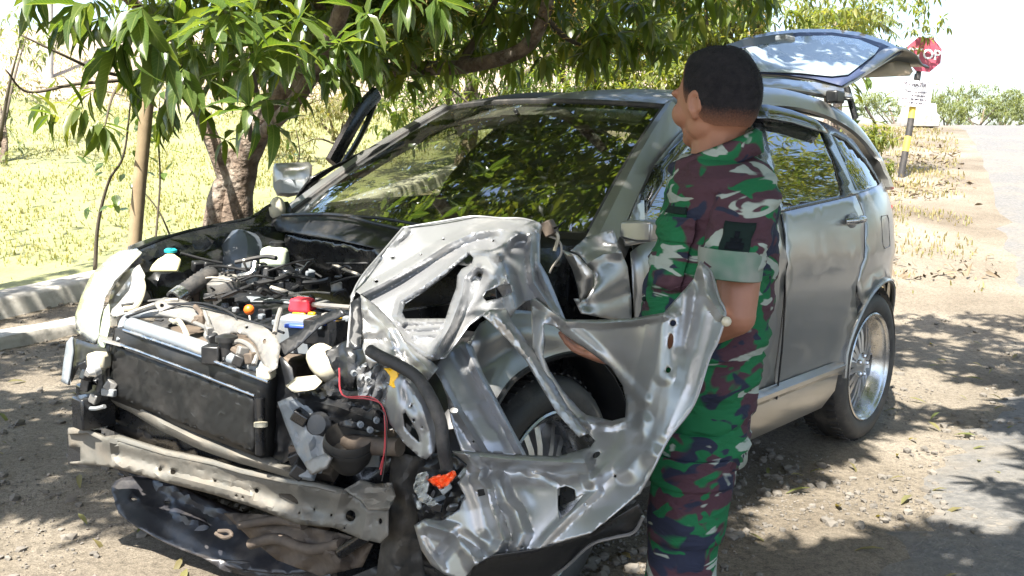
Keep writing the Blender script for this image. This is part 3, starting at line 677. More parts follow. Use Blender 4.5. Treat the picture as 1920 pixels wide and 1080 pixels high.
mesh_obj('roof_rail_panel', *(lambda m: (m.V, m.F))(MB().loft(rl_)), M['silver'], car, local=True, sharp=50)
vz = [side(np.array(a), np.array(b), .03) for a, b in ((1412, 198), (1440, 196), (1485, 207), (1530, 224), (1552, 244))]
vb = [side(np.array(a), np.array(b), .045) for a, b in ((1420, 222), (1445, 222), (1487, 230), (1528, 243), (1551, 250))]
cb(MB().loft([[Vector(a) - Vector((0, .03, 0)), Vector(a), Vector(b)] for a, b in zip(vz, vb)], close=False, cap=False), 'rain_visor', M['visor'], thick=.003)
vz = [side(np.array(a), np.array(b), .03) for a, b in ((1212, 375), (1240, 310), (1285, 252), (1330, 222))]
vb = [side(np.array(a), np.array(b), .04) for a, b in ((1216, 395), (1256, 322), (1298, 268), (1335, 240))]
cb(MB().loft([[Vector(a) - Vector((0, .025, 0)), Vector(a), Vector(b)] for a, b in zip(vz, vb)], close=False, cap=False), 'rain_visor', M['visor'], thick=.003)
# left mirror stub
mq = Kv(1200, 430, y=.93)
cb(MB().loft([[mq + Vector((dx, dy, dz)) * s for dx, dz in ((.05, .03), (.05, -.035), (-.06, -.03), (-.07, .03))] for dy, s in ((-.06, .8), (.02, 1.0), (.075, .9))]), 'mirror_stub', M['silver'], front_door, bevel=.008)
sheet('mirror_sail', [(1168, 440), (1200, 362), (1207, 372), (1210, 455), (1172, 462)], lambda u, v: side(u, v, .004), M['silver'], front_door, step=12)

# roof: front edge along the windscreen top, crowned
def roofz(x, y): return 1.640 - .135 * np.clip((x + 1.75) / .62, 0, 2) ** 1.8 - .05 * np.clip((-1.9 - x) / 1.2, 0, 2) ** 1.7 - .075 * (np.abs(y) / .60) ** 2.4
rx = np.linspace(-1.14, -3.02, 22); ry = np.linspace(-.585, .585, 15); V = []; n = len(ry)
for i, x in enumerate(rx):
    for y in ry:
        k = 1 - .05 * max(0, (-1.5 - x)) ; xx = x + (.07 * (1 - (y / .585) ** 2) if i == 0 else .07 * (1 - (y / .585) ** 2) * max(0, 1 - i / 6))
        V.append((xx, y * k, float(roofz(np.array(xx - (.0)), np.array(y)))))
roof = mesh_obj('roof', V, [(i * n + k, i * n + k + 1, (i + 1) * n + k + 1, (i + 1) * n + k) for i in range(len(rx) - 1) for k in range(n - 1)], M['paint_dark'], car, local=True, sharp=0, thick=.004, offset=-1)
cb(MB().add([Vector(v) - Vector((.02, 0, .035)) for v in V], [(i * n + k, i * n + k + 1, (i + 1) * n + k + 1, (i + 1) * n + k) for i in range(len(rx) - 1) for k in range(n - 1)]), 'headliner', M['headliner'])
for s in (-1, 1):
    cb(MB().tube([Vector((x, s * .56 * (1 - .05 * max(0, -1.5 - x)), float(roofz(np.array(x), np.array(.56))) + .004)) for x in np.linspace(-1.2, -2.95, 16)], .009, 6), 'roof_ditch', M['blackmetal'])

# windscreen and pillars
BL, BR, TL, TR = Vector((-.49, .715, 1.10)), Vector((-.40, -.715, 1.075)), Vector((-1.15, .565, 1.525)), Vector((-1.16, -.565, 1.535))
def wsp(s, t):
    p = (BL.lerp(BR, s)).lerp(TL.lerp(TR, s), t); k = 1 - (2 * s - 1) ** 2
    return p + Vector((.24 * k * (1 - t) + .10 * k * t, 0, .02 * k * t + .02 * math.sin(math.pi * t)))
def wgrid(s0, s1, t0, t1, n=16, m=10, off=0):
    V = [wsp(s0 + (s1 - s0) * i / n, t0 + (t1 - t0) * j / m) + Vector((off, 0, off)) for j in range(m + 1) for i in range(n + 1)]
    return V, [(j * (n + 1) + i, j * (n + 1) + i + 1, (j + 1) * (n + 1) + i + 1, (j + 1) * (n + 1) + i) for j in range(m) for i in range(n)]
ws = mesh_obj('windscreen', *wgrid(0, 1, 0, 1, 26, 18), M['windscreen'], car, local=True, sharp=0)
fr_ = MB()
for a in ((0, 1, 0, .09), (0, 1, .955, 1), (0, .045, .09, .955), (.965, 1, .09, .955)): fr_.add(*wgrid(*a, n=18, m=6, off=-.006))
cb(fr_, 'windscreen_border', M['black'], ws)
cb(MB().tube([wsp(0, t) for t in np.linspace(0, 1, 10)] + [wsp(s, 1) for s in np.linspace(.05, 1, 16)] + [wsp(1, t) for t in np.linspace(.95, 0, 10)], .011, 6), 'windscreen_seal', M['rubber'], ws)
mm = wsp(.5, .86) + Vector((-.07, 0, -.03))
cb(MB().box(mm, (.025, .22, .06)).tube([mm, mm + Vector((.05, 0, .05))], .01, 6), 'rear_view_mirror', M['black'], bevel=.008)
for s_, nm in ((0, 'a_pillar'), (1, 'a_pillar')):
    sg = 1 if s_ == 0 else -1; rings = []
    for t in np.linspace(-.10, 1.02, 16):
        p = wsp(s_, t); o = Vector((0, sg, 0)); w = .105 - .045 * t
        q = p + Vector((-.045, sg * w * .95, -.012 - .02 * t))
        rings.append([p + Vector((.012, sg * .008, .004)), p + Vector((.006, sg * w * .5, .014)), q + Vector((.012, 0, .014)), q + Vector((-.03, sg * .012, -.02)), q + Vector((-.05, -sg * .03, -.03)), p + Vector((-.04, 0, -.02))])
    cb(MB().loft(rings), nm, M['silver'], sharp=30)
# far side of the body: mirrored panels so the cabin closes
for o in (rear_door, quarter, front_door, shell, rbp): mirror_part(o, o.name.split('.')[0])
for ob in [o for o in car.children if o.name.split('.')[0] in ('rear_door_glass', 'quarter_glass', 'roof_rail_panel')]: mirror_part(ob, ob.name.split('.')[0])
wsur = [o for o in car.children if o.name.startswith('window_surround')][0]
mirror_part(wsur, 'window_surround')
# far front door ajar: window frame standing out beside the windscreen, with the mirror
dfr = [Kv(622, 305, d=4.45), Kv(648, 258, d=4.5), Kv(678, 206, d=4.58), Kv(706, 176, d=4.68)]
cb(MB().tube(curve(dfr, 5), .040, 8, flat=.55).tube(curve([Kv(640, 312, d=4.5), Kv(664, 276, d=4.56), Kv(688, 230, d=4.62), Kv(708, 180, d=4.7)], 5), .014, 6), 'far_door_frame', M['blackmetal'])
mc = Kv(549, 337, d=4.25); prf = [(-38, -22), (-34, -31), (30, -33), (37, -27), (34, 10), (22, 26), (-8, 33), (-30, 30), (-38, 12)]
def mr(k, dd): return [Kv(549 + x * k, 337 + y * k, d=4.25 + dd) for x, y in prf]
mir = cb(MB().loft([mr(.55, -.055), mr(.88, -.04), mr(1, 0), mr(1, .05), mr(.9, .09)]), 'far_door_mirror', M['silver'], sharp=50)
cb(MB().tube([Kv(562, 358, d=4.28), Kv(590, 352, d=4.3), Kv(612, 345, d=4.32)], .028, 8), 'mirror_arm', M['black'], mir)
cb(MB().loft([[Kv(549 + x * .96, 337 + 8 + y * .62, d=4.25 - .045 + (.02 if y < 0 else .0)) for x, y in prf], [Kv(549 + x * .6, 337 + 14 + y * .35, d=4.25 - .062) for x, y in prf]], cap=True), 'mirror_lower_shell', M['greyplast'], mir)

# cabin: dashboard, wheel, seats, floor, far trim
cb(MB().loft([[Vector((-.50 + .10 * math.cos(y), y, 1.045)), Vector((-.86, y, 1.03)), Vector((-1.0, y, .93)), Vector((-1.0, y, .62)), Vector((-.6, y, .60))] for y in np.linspace(-.72, .72, 9)]), 'dashboard', M['dash'])
st = MB(); sc = Vector((-1.08, -.36, .93)); ax = Vector((-.9, 0, .42)).normalized(); u_ = Vector((0, 1, 0)); w_ = ax.cross(u_)
st.tube([sc + (u_ * math.cos(t) + w_ * math.sin(t)) * .185 for t in np.linspace(0, 2 * math.pi, 25)], .014, 7, cap=False); st.ball(sc - ax * .03, (.06, .06, .05), 6)
for t in (.4, 2.74, 4.71): st.tube([sc, sc + (u_ * math.cos(t) + w_ * math.sin(t)) * .185], .012, 6)
cb(st, 'steering_wheel', M['dash'])
for y in (-.37, .37, -.36, .36):
    x0 = -1.62 if abs(y) == .37 else -2.42
    sq = MB(); sq.loft([[Vector((x0 + .30, y + w, .52)), Vector((x0 + .28, y + w, .64)), Vector((x0 - .2, y + w, .60)), Vector((x0 - .22, y + w, .46))] for w in (-.25, -.2, .2, .25)])
    sq.loft([[Vector((x0 - .17 - dz * .30, y + sx * ww, .58 + dz)), Vector((x0 - .30 - dz * .30, y + sx * ww, .58 + dz)), Vector((x0 - .30 - dz * .30, y - sx * ww, .58 + dz)), Vector((x0 - .17 - dz * .30, y - sx * ww, .58 + dz))] for dz, ww, sx in ((0, .24, 1), (.3, .24, 1), (.55, .2, 1), (.58, .17, 1))])
    sq.loft([[Vector((x0 - .36 - dz * .2, y + ww, 1.19 + dz)), Vector((x0 - .45 - dz * .2, y + ww, 1.19 + dz)), Vector((x0 - .45 - dz * .2, y - ww, 1.19 + dz)), Vector((x0 - .36 - dz * .2, y - ww, 1.19 + dz))] for dz, ww in ((0, .12), (.02, .13), (.14, .13), (.17, .10))])
    cb(sq, 'seat', M['seat'], bevel=.02)
cb(MB().box((-1.7, 0, .33), (2.9, 1.62, .10)), 'floor_pan', M['blackmetal'])
cb(MB().box((-1.7, 0, .26), (2.4, .5, .06)).tube([(-.4, .3, .24), (-2.9, .35, .24)], .035, 8), 'exhaust', M['rust'])
cb(MB().loft([[Vector((-3.05, y, z)) for y, z in ((-.6, 1.50), (-.74, 1.15), (-.8, .9), (-.7, .9), (-.64, 1.15), (-.5, 1.46))], [Vector((-2.98, y, z)) for y, z in ((-.6, 1.50), (-.74, 1.15), (-.8, .9), (-.7, .9), (-.64, 1.15), (-.5, 1.46))]]), 'rear_pillar_trim', M['headliner'])

# raised tailgate: curved panel with big glass, seen from below and in front
TGD = field([A(1365, 85, d=4.95), A(1430, 150, d=4.85), A(1580, 165, d=4.85), A(1695, 95, d=5.75), A(1500, 57, d=5.7), A(1600, 62, d=5.85)])
tgo = [(1352, 92), (1392, 74), (1440, 62), (1500, 56), (1560, 56), (1610, 62), (1655, 76), (1696, 96), (1640, 130), (1580, 166), (1530, 152), (1470, 143), (1400, 140)]
tgh = [(1392, 92), (1440, 80), (1500, 68), (1560, 67), (1610, 74), (1648, 90), (1640, 102), (1590, 140), (1560, 143), (1500, 137), (1420, 134)]
tail = sheet('tailgate', tgo, onK(TGD), M['silver'], car, step=10, thick=.012, holes=[], sharp=0)
tb = [(x, y) for x, y in [(1356, 95), (1394, 79), (1440, 68), (1500, 61), (1560, 61), (1610, 68), (1652, 81), (1690, 98), (1638, 127), (1578, 161), (1530, 148), (1470, 140), (1400, 137)]]
sheet('tailgate_glass_border', tb, onK(lambda u, v: TGD(u, v) - .075), mat('glass_border_blue_black', (.045, .06, .12), .55, spec=.2), tail, step=12, sharp=0)
sheet('tailgate_glass', tgh, onK(lambda u, v: TGD(u, v) - .12), mat('rear_glass_painted_sky', (.27, .33, .37), .22, .1, coat=.5, grime=(.45, .46, .46), gscale=6, gamt=.35), tail, step=12, sharp=0)  # pale blue puts the sky's reflection into the pane's colour
wp = [(1362, 88), (1400, 78), (1450, 70), (1487, 66)]
cb(MB().loft([[Kv(x, y - 5, d=float(TGD(x, y)) - .16), Kv(x, y + 7 + 6 * k / 3, d=float(TGD(x, y)) - .19), Kv(x, y + 5, d=float(TGD(x, y)) - .15)] for k, (x, y) in enumerate(wp)]), 'rear_wiper', M['black'], tail)
cb(MB().box(Kv(1472, 73, d=5.05), (.10, .07, .03)), 'wiper_motor_cover', M['greyplast'], tail, bevel=.008)
lo = curve([Kv(1600, 152, d=5.0), Kv(1650, 120, d=5.3), Kv(1690, 94, d=5.6), Kv(1716, 103, d=5.75), Kv(1730, 122, d=5.8), Kv(1742, 127, d=5.82)], 5)
cb(MB().loft([[p, p + Vector((0, -.02, .012)), p + Vector((-.04, -.30, .02)), p + Vector((-.04, -.9, .0))] for p in lo], close=False, cap=False), 'tailgate_lip', M['paint_dark'], tail, thick=.012)
sheet('tailgate_trim', [(1612, 146), (1650, 124), (1680, 114), (1704, 118), (1712, 134), (1706, 142), (1660, 144)], onK(lambda u, v: 5.35 + (u - 1612) * .004 + (v - 140) * -.004), M['trim_tan'], tail, step=12)
cb(MB().tube([Kv(1588, 165, d=4.75), Kv(1604, 222, d=4.72)], .016, 8), 'gas_strut', M['blackmetal'])
sheet('roof_spoiler', [(1405, 150), (1470, 152), (1530, 158), (1592, 172), (1598, 186), (1540, 180), (1480, 168), (1405, 164)], onK(field([A(1405, 150, d=4.45), A(1405, 164, d=4.3), A(1592, 172, d=4.78), A(1540, 182, d=4.65), A(1480, 152, d=4.6)])), M['silver'], car, step=9, thick=.02)
cb(MB().box(Kv(1566, 182, d=4.66), (.10, .06, .06)), 'hinge_cover', M['black'], bevel=.01)

# ------------------------------------------------------------------ wheels
M['spoke'] = mat('grey_alloy_spokes', (.52, .52, .53), .28, .9, grime=(.16, .14, .12), gscale=16, gamt=.4)
def spoke_wheel(c, name='wheel', turn=0, rot=0):
    c = Vector(c); mt = Matrix.Rotation(turn, 3, 'Z'); ax = mt @ Vector((0, 1, 0))
    sg = 1 if c.y > 0 else -1; ax = ax * sg
    hub = MB().lathe([(.03, -.02), (.085, -.02), (.085, .0), (.06, .014), (.035, .03), (.0, .032)], c - ax * .055, ax, 20)
    hub.lathe([(.24, -.20), (.243, -.10), (.238, .0), (.10, -.02), (.08, -.12), (.0, -.12)], c - ax * .09, ax, 32)
    o = cb(hub, name, M['spoke'])
    t = MB().lathe([(.258, -.20), (.30, -.215), (.345, -.205), (.360, -.17), (.362, -.09), (.362, -.05), (.360, .03 - .06), (.346, -.0), (.315, .012), (.285, .010), (.262, .0), (.254, -.012)], c, ax, 48)
    cb(t, 'tyre', M['tyre'], o, sharp=50)
    tr = MB(); u = ax.orthogonal().normalized(); w = ax.cross(u)
    for k in range(60):
        an = 2 * math.pi * k / 60; r = u * math.cos(an) + w * math.sin(an); q = -u * math.sin(an) + w * math.cos(an)
        for h, ln in ((-.045, .045), (-.165, .05)):
            b = c + ax * (h + .0) + r * .3615; tr.add([b + q * .004 - ax * ln / 2, b + q * .016 - ax * ln / 2, b + q * .013 + ax * ln / 2, b + q * .001 + ax * ln / 2] + [v + r * .005 for v in (b + q * .004 - ax * ln / 2, b + q * .016 - ax * ln / 2, b + q * .013 + ax * ln / 2, b + q * .001 + ax * ln / 2)], [(4, 5, 6, 7), (0, 1, 5, 4), (1, 2, 6, 5), (2, 3, 7, 6), (3, 0, 4, 7)])
    for h in (-.078, -.11, -.14): tr.lathe([(.3622, h), (.3605, h + .004), (.3622, h + .008)], c, ax, 48)
    cb(tr, 'tread', M['rubber'], o, smooth=False)
    cb(MB().lathe([(.262, .004), (.256, .008), (.248, .002), (.236, -.03), (.226, -.085), (.222, -.13), (.214, -.135), (.226, -.02), (.244, -.006)], c, ax, 48, close_prof=True), 'rim', M['chrome'], o, sharp=50)
    for k in range(8):
        an = 2 * math.pi * k / 8 + rot; r = u * math.cos(an) + w * math.sin(an); q = -u * math.sin(an) + w * math.cos(an)
        m = MB()
        for s in (-1, 1):
            a = c - ax * .055 + r * .06 + q * s * .010; b = c - ax * .095 + r * .226 + q * s * .036
            m.loft([[p + q * .013 + ax * .018, p - q * .013 + ax * .018, p - q * .015 - ax * .014, p + q * .015 - ax * .014] for p in (a, a.lerp(b, .5) + ax * .008, b)])
        cb(m, 'spoke', M['spoke'], o)
    nt = MB()
    for k in range(5):
        an = 2 * math.pi * k / 5 + .3; r = u * math.cos(an) + w * math.sin(an); nt.lathe([(.012, 0), (.012, .02), (.006, .028), (0, .028)], c - ax * .045 + r * .048, ax, 6)
    cb(nt, 'wheel_nuts', M['chrome'], o)
    cb(MB().lathe([(.13, 0), (.14, -.01), (.05, -.03)], c - ax * .125, ax, 24), 'brake_disc', M['rust'], o)
    return o
spoke_wheel((-2.60, .875, .362)); spoke_wheel((-2.60, -.875, .362))
spoke_wheel((-.12, .865, .35), turn=R_(4)); spoke_wheel((.0, -.86, .35))

# ------------------------------------------------------------------ the torn-open front
def plate(name, L, anchors, m, feats=(), holes=(), amp=0, lam=60, seed=0, parent=car, step=7, thick=.003, sharp=30, lines=(), sm=0):
    if sm: L = smooth2(L, True, sm)
    df = relief(field(anchors), feats, amp, lam, seed)
    if step <= 7: lines = list(lines) + [f[0] for f in feats if f[3] == 'v']
    return sheet(name, L, onK(df), m, parent, holes=holes, lines=lines, step=step, thick=thick, sharp=sharp)
def rod(name, P, r, m, parent=car, n=8, sm=5, mb=None, **k):
    "tube through (px, py, depth) points; r in pixels"
    Q = [Kv(a, b, d=c) for a, b, c in P]; rr = r * P[0][2] / F
    if sm: Q = curve(Q, sm)
    if mb is not None: return mb.tube(Q, rr, n)
    return cb(MB().tube(Q, rr, n), name, m, parent, **k)
def blk(name, c, size, m, parent=car, rz=0, tilt=0, mb=None, bev=.004, taper=1.0):
    q = Kv(c[0], c[1], d=c[2]); Mx = Matrix.Rotation(rz, 3, 'Z') @ Matrix.Rotation(tilt, 3, 'X')
    if mb is not None: return mb.box(q, size, Mx, taper)
    return cb(MB().box(q, size, Mx, taper), name, m, parent, bevel=bev)
def ell(cx, cy, rx, ry, n=14, rot=0):
    return [(cx + rx * math.cos(t) * math.cos(rot) - ry * math.sin(t) * math.sin(rot), cy + rx * math.cos(t) * math.sin(rot) + ry * math.sin(t) * math.cos(rot)) for t in np.linspace(0, 2 * math.pi, n, endpoint=False)]

# far front fender and apron, firewall, cowl
ffp = [(-.46, 1.06), (-.2, 1.03), (.1, 1.0), (.20, .97), (.22, .80), (.24, .72)] + [(.0 + .40 * math.cos(t), .36 + .40 * math.sin(t)) for t in np.linspace(R_(52), R_(178), 14)] + [(-.50, .36), (-.53, .62)]
sheet('far_front_fender', ffp, lambda x, z: np.stack([x, -ys(x, z) + .05 * np.clip((z - .8) / .25, 0, 1) ** 2, z], -1), M['silver'], car, step=.06, sharp=0)
plate('fender_apron', [(244, 474), (290, 455), (340, 437), (400, 424), (462, 411), (492, 396), (512, 380), (540, 378), (556, 410), (600, 470), (560, 560), (420, 600), (290, 570), (262, 520)],
      [A(244, 474, y=-.70), A(540, 378, y=-.72), A(340, 437, y=-.72), A(300, 560, y=-.60), A(560, 560, x=-.25)], M['blackmetal'], [([(262, 486), (350, 458), (470, 430), (540, 418)], .02, 14, 'b'), ([(300, 520), (420, 480), (520, 470)], .025, 16, 'v')], step=12)  # silver apron painted black for the bay shadow it lies in
rod('fender_lip', [(246, 472, 3.36), (300, 450, 3.45), (350, 434, 3.52), (420, 419, 3.66), (470, 408, 3.74), (500, 388, 3.82), (522, 378, 3.88)], 3.2, M['blackmetal'])  # lip blackened as well, the shadow is in its colour
cb(MB().loft([[Vector((-.36, y, z)), Vector((-.42, y, z))] for y, z in ((0, 0),)] if False else [[Vector((x, y, z)) for x, z in ((-.30, .30), (-.34, .70), (-.36, 1.03), (-.44, 1.05), (-.46, .30))] for y in np.linspace(-.74, .74, 7)]), 'firewall', M['blackmetal'])
plate('cowl_panel', [(505, 412), (535, 402), (580, 400), (640, 404), (700, 414), (770, 432), (900, 455), (1060, 460), (1050, 500), (880, 500), (770, 480), (640, 452), (520, 432)],
      [A(535, 402, x=-.30), A(770, 432, x=-.24), A(640, 404, x=-.26), A(640, 450, x=-.10), A(520, 430, x=-.25), A(1060, 460, x=-.40), A(1050, 500, x=-.3)], M['black'],
      [([(540, 420), (620, 414), (700, 428), (780, 448)], .02, 10, 'b'), ([(545, 436), (640, 440), (700, 452)], .014, 9, 'v')], step=10)
plate('cowl_step', [(536, 440), (640, 452), (742, 470), (770, 482), (742, 512), (700, 530), (560, 500), (530, 470)], [A(536, 440, x=-.22), A(742, 470, x=-.08), A(700, 530, x=-.14), A(560, 500, x=-.28)], M['blackmetal'],
      [([(545, 452), (640, 462), (690, 470), (712, 486), (760, 490)], .018, 8, 'b'), ([(540, 480), (640, 492), (700, 506)], .012, 7, 'b')], step=9)
rod('wiper_arm', [(530, 404, 3.72), (580, 402, 3.58), (640, 404, 3.42), (700, 418, 3.28), (760, 432, 3.16)], 3.5, M['black'])
rod('wiper_arm', [(640, 404, 3.40), (720, 410, 3.28), (800, 424, 3.12), (880, 436, 3.02)], 3, M['black'])
cb(MB().ball(Kv(520, 392, d=3.86), (.035, .03, .05), 6), 'torn_plastic_cap', M['white_plast'])
# engine block, gearbox, bay floor
en = MB(); en.box((.10, -.12, .50), (.44, .74, .46)); en.box((.12, .30, .48), (.30, .30, .36)); en.box((-.02, -.1, .27), (.6, .9, .10)); en.tube([(.3, -.3, .42), (.3, .25, .42)], .09, 14)
cb(en, 'engine_block', M['rust'], bevel=.02)
for y in (-.62, .50): cb(MB().loft([[Vector((x, y + a, z + b)) for a, b in ((-.05, -.06), (.05, -.06), (.05, .06), (-.05, .06))] for x, z in ((-.4, .40), (.1, .50), (.52, .48))]), 'frame_rail', M['blackmetal'], bevel=.008)
cb(MB().lathe([(.10, 0), (.10, .10), (.085, .14), (.04, .16), (0, .16)], (-.12, -.58, .78), (0, 0, 1), 18), 'strut_tower', M['blackmetal'])

# top of the engine
plate('engine_cover', [(398, 560), (440, 547), (520, 553), (600, 572), (650, 585), (655, 640), (600, 652), (540, 640), (470, 610), (405, 590)], [A(398, 560, z=.80), A(650, 585, z=.80), A(600, 652, z=.76), A(405, 590, z=.76)], M['black'],
      [([(420, 575), (500, 585), (620, 618)], .02, 14, 'b'), ([(450, 556), (560, 570), (640, 590)], .012, 8, 'b')], step=8, thick=.02)
plate('valve_cover_edge', [(455, 548), (520, 549), (600, 560), (655, 578), (655, 590), (600, 578), (520, 566), (470, 566)], [A(455, 548, z=.82), A(655, 578, z=.82), A(600, 578, z=.815)], M['greyplast'], step=9, thick=.006)
for x, y in ((428, 566), (448, 574), (497, 587), (523, 598), (548, 606)):
    o = blk('ignition_coil', (x, y, float(A(x, y, z=.825)[2])), (.036, .028, .03), M['black'], rz=.2); blk('coil_connector', (x - 6, y + 7, float(A(x, y, z=.835)[2]) - .02), (.02, .018, .018), M['greyplast'], o, rz=.2)
o = cb(MB().ball(Kv(467, 581, d=3.08), .017, 8), 'dipstick_handle', M['orange']); rod('dipstick', [(467, 585, 3.08), (470, 610, 3.06)], 2, M['alu'], o, sm=0)
o = blk('terminal_cover', (567, 571, 2.86), (.062, .070, .04), M['red'], rz=.5, bev=.008, taper=.85)
blk('terminal_cover_base', (566, 590, 2.86), (.05, .04, .02), M['yellow'], o, rz=.5); blk('fuse_link', (585, 592, 2.83), (.02, .02, .022), M['yellow'], o, rz=.5)
o = blk('battery', (565, 626, 2.80), (.10, .12, .10), M['greyplast'], rz=.5); blk('battery_label', (558, 611, 2.735), (.03, .07, .012), M['blue'], o, rz=.5)
o = blk('fuse_box', (622, 618, 2.76), (.12, .12, .07), M['black'], rz=.45)
for i, (x, y, c) in enumerate(((607, 604, 'blue'), (625, 600, 'blue'), (638, 592, 'yellow'), (612, 592, 'alu'), (600, 612, 'greyplast'), (640, 604, 'blue'), (650, 598, 'greyplast'))): blk('fuse', (x, y, 2.70), (.026, .022, .016), M[c], o, rz=.45)
rod('silver_pipe', [(588, 571, 2.84), (620, 574, 2.78), (658, 577, 2.72)], 5, M['alu'])
plate('battery_tray_edge', [(518, 648), (560, 622), (610, 588), (640, 578), (650, 590), (600, 612), (560, 650), (528, 672)], [A(518, 648, d=2.62), A(650, 590, d=2.60), A(560, 622, d=2.62)], M['black'], step=8)
# reservoirs, booster, hoses
wb_ = cb(MB().loft([[Kv(cx_ + x * w, cy_, d=3.36 + dz) for x, dz in ((-1, -.03), (1, -.03), (1, .04), (-1, .04))] for cx_, cy_, w in ((318, 476, 8), (319, 480, 12), (318, 486, 22), (312, 496, 26), (306, 510, 28))]), 'coolant_bottle', M['yellowb'], bevel=.006)
cb(MB().lathe([(.021, 0), (.022, .008), (.014, .014), (0, .014)], Kv(320, 473, d=3.36), (0, 0, 1), 14), 'bottle_cap', M['teal'], wb_)
br = blk('brake_fluid_reservoir', (515, 482, 3.52), (.085, .10, .075), M['bottle'], rz=.7, bev=.018, taper=.9); cb(MB().lathe([(.026, 0), (.028, .02), (.02, .026), (0, .026)], Kv(520, 465, d=3.52), (0, 0, 1), 12), 'reservoir_cap', M['black'], br)
cb(MB().lathe([(0, .05), (.06, .045), (.115, .02), (.12, 0), (.12, -.04), (.05, -.05)], Kv(440, 488, d=3.66), (1, -.1, .35), 22), 'brake_booster', M['booster'])
rod('coolant_pipe', [(378, 509, 3.30), (400, 514, 3.28), (425, 520, 3.26), (455, 517, 3.24), (474, 510, 3.24), (479, 492, 3.26)], 5.5, M['chrome'])
hm = MB(); hp = curve([Kv(a, b, d=c) for a, b, c in ((334, 556, 3.10), (350, 545, 3.13), (370, 530, 3.17), (398, 512, 3.24))], 8)
hm.tube(hp, [.026 + .004 * (i % 2) for i in range(len(hp))], 12); cb(hm, 'intake_hose', M['rubber'], sharp=0)
cb(MB().lathe([(.030, -.02), (.031, .02), (.022, .02), (.022, -.02)], hp[0], hp[1] - hp[0], 16, True), 'hose_clamp', M['chrome'])
cb(MB().lathe([(.05, -.02), (.055, .0), (.05, .03), (.03, .035), (0, .035)], Kv(420, 540, d=3.2), (.3, 0, 1), 16), 'throttle_body', M['alu'])
r_ = random.Random(5)
for i in range(34):
    x0, y0 = r_.uniform(290, 640), r_.uniform(480, 560); x1, y1 = x0 + r_.uniform(-110, 110), y0 + r_.uniform(-22, 26); d0 = 3.35 - (y0 - 480) * .0032 + r_.uniform(-.05, .05)
    rod('hose', [(x0, y0, d0), ((x0 + x1) / 2 + r_.uniform(-14, 14), (y0 + y1) / 2 - r_.uniform(-2, 8), d0 - .03), (x1, y1, d0 - .06)], r_.choice([2, 2.5, 3, 4.5]), M[r_.choice(['wire_black', 'wire_black', 'wire_black', 'rubber', 'rubber', 'blackmetal', 'wire_grey'])], n=6)
for i in range(22):
    x0, y0 = r_.uniform(350, 650), r_.uniform(495, 560); d0 = 3.4 - (y0 - 480) * .003
    blk('engine_bracket', (x0, y0, d0), (r_.uniform(.02, .06), r_.uniform(.02, .05), r_.uniform(.02, .06)), M[r_.choice(['black', 'black', 'blackmetal', 'blackmetal', 'greyplast'])], rz=r_.uniform(0, 3), tilt=r_.uniform(-.6, .6), bev=.006)
# radiator support and its clutter
plate('upper_support', [(288, 568), (308, 558), (340, 562), (368, 571), (400, 581), (446, 599), (493, 612), (516, 628), (526, 650), (520, 690), (505, 700), (490, 676), (480, 648), (462, 628), (434, 624), (414, 634), (383, 614), (352, 608), (327, 596), (300, 588)],
      [A(288, 568, d=2.98), A(340, 562, d=3.0), A(446, 599, d=2.80), A(516, 628, d=2.62), A(505, 700, d=2.50), A(414, 634, d=2.74), A(327, 596, d=2.92)], M['alu'],
      [([(300, 574), (350, 582), (420, 606), (480, 626), (508, 650), (512, 690)], .025, 14, 's'), ([(440, 604), (446, 622)], .015, 7, 'v')], holes=[ell(304, 573, 4, 4, 8), ell(463, 614, 3, 3, 8), ell(496, 640, 3.5, 5, 8)], amp=.004, lam=30, step=6)
for P, r, m_ in (([(300, 588, 2.92), (352, 600, 2.86), (400, 622, 2.76), (420, 640, 2.70)], 4, 'alu'), ([(366, 575, 2.9), (378, 590, 2.84), (362, 606, 2.84)], 5, 'rust'), ([(384, 585, 2.84), (392, 610, 2.78), (386, 630, 2.74), (405, 640, 2.72)], 4, 'alu'),
                 ([(240, 588, 3.02), (275, 575, 3.0), (318, 563, 2.98), (334, 562, 2.98)], 3, 'wire_grey'), ([(236, 594, 3.0), (280, 580, 2.98), (326, 570, 2.95), (380, 574, 2.9), (450, 596, 2.8), (532, 624, 2.64)], 2.4, 'wire_black'),
                 ([(300, 585, 2.93), (352, 568, 2.93), (400, 573, 2.86), (438, 590, 2.8), (446, 612, 2.76)], 1.8, 'wire_black'), ([(320, 600, 2.9), (340, 610, 2.86), (350, 630, 2.82)], 4, 'white_plast'), ([(326, 604, 2.88), (336, 602, 2.86), (346, 618, 2.84), (352, 632, 2.82)], 4.5, 'white_plast'),
                 ([(434, 645, 2.66), (450, 640, 2.64), (470, 650, 2.6), (480, 668, 2.56), (476, 684, 2.54)], 5, 'alu'), ([(438, 655, 2.65), (452, 665, 2.62), (462, 676, 2.58)], 7, 'rust'), ([(515, 625, 2.62), (520, 600, 2.66), (526, 580, 2.7)], 5, 'alu')):
    rod('support_tube', P, r, M[m_])
for x, y, d_ in ((392, 620, 2.76), (400, 636, 2.72), (376, 600, 2.84), (455, 660, 2.6), (470, 672, 2.56), (448, 676, 2.58)): blk('support_bracket', (x, y, d_), (.022, .03, .03), M[r_.choice(['rust', 'alu', 'black'])], rz=r_.uniform(0, 3), tilt=r_.uniform(-.5, .5))
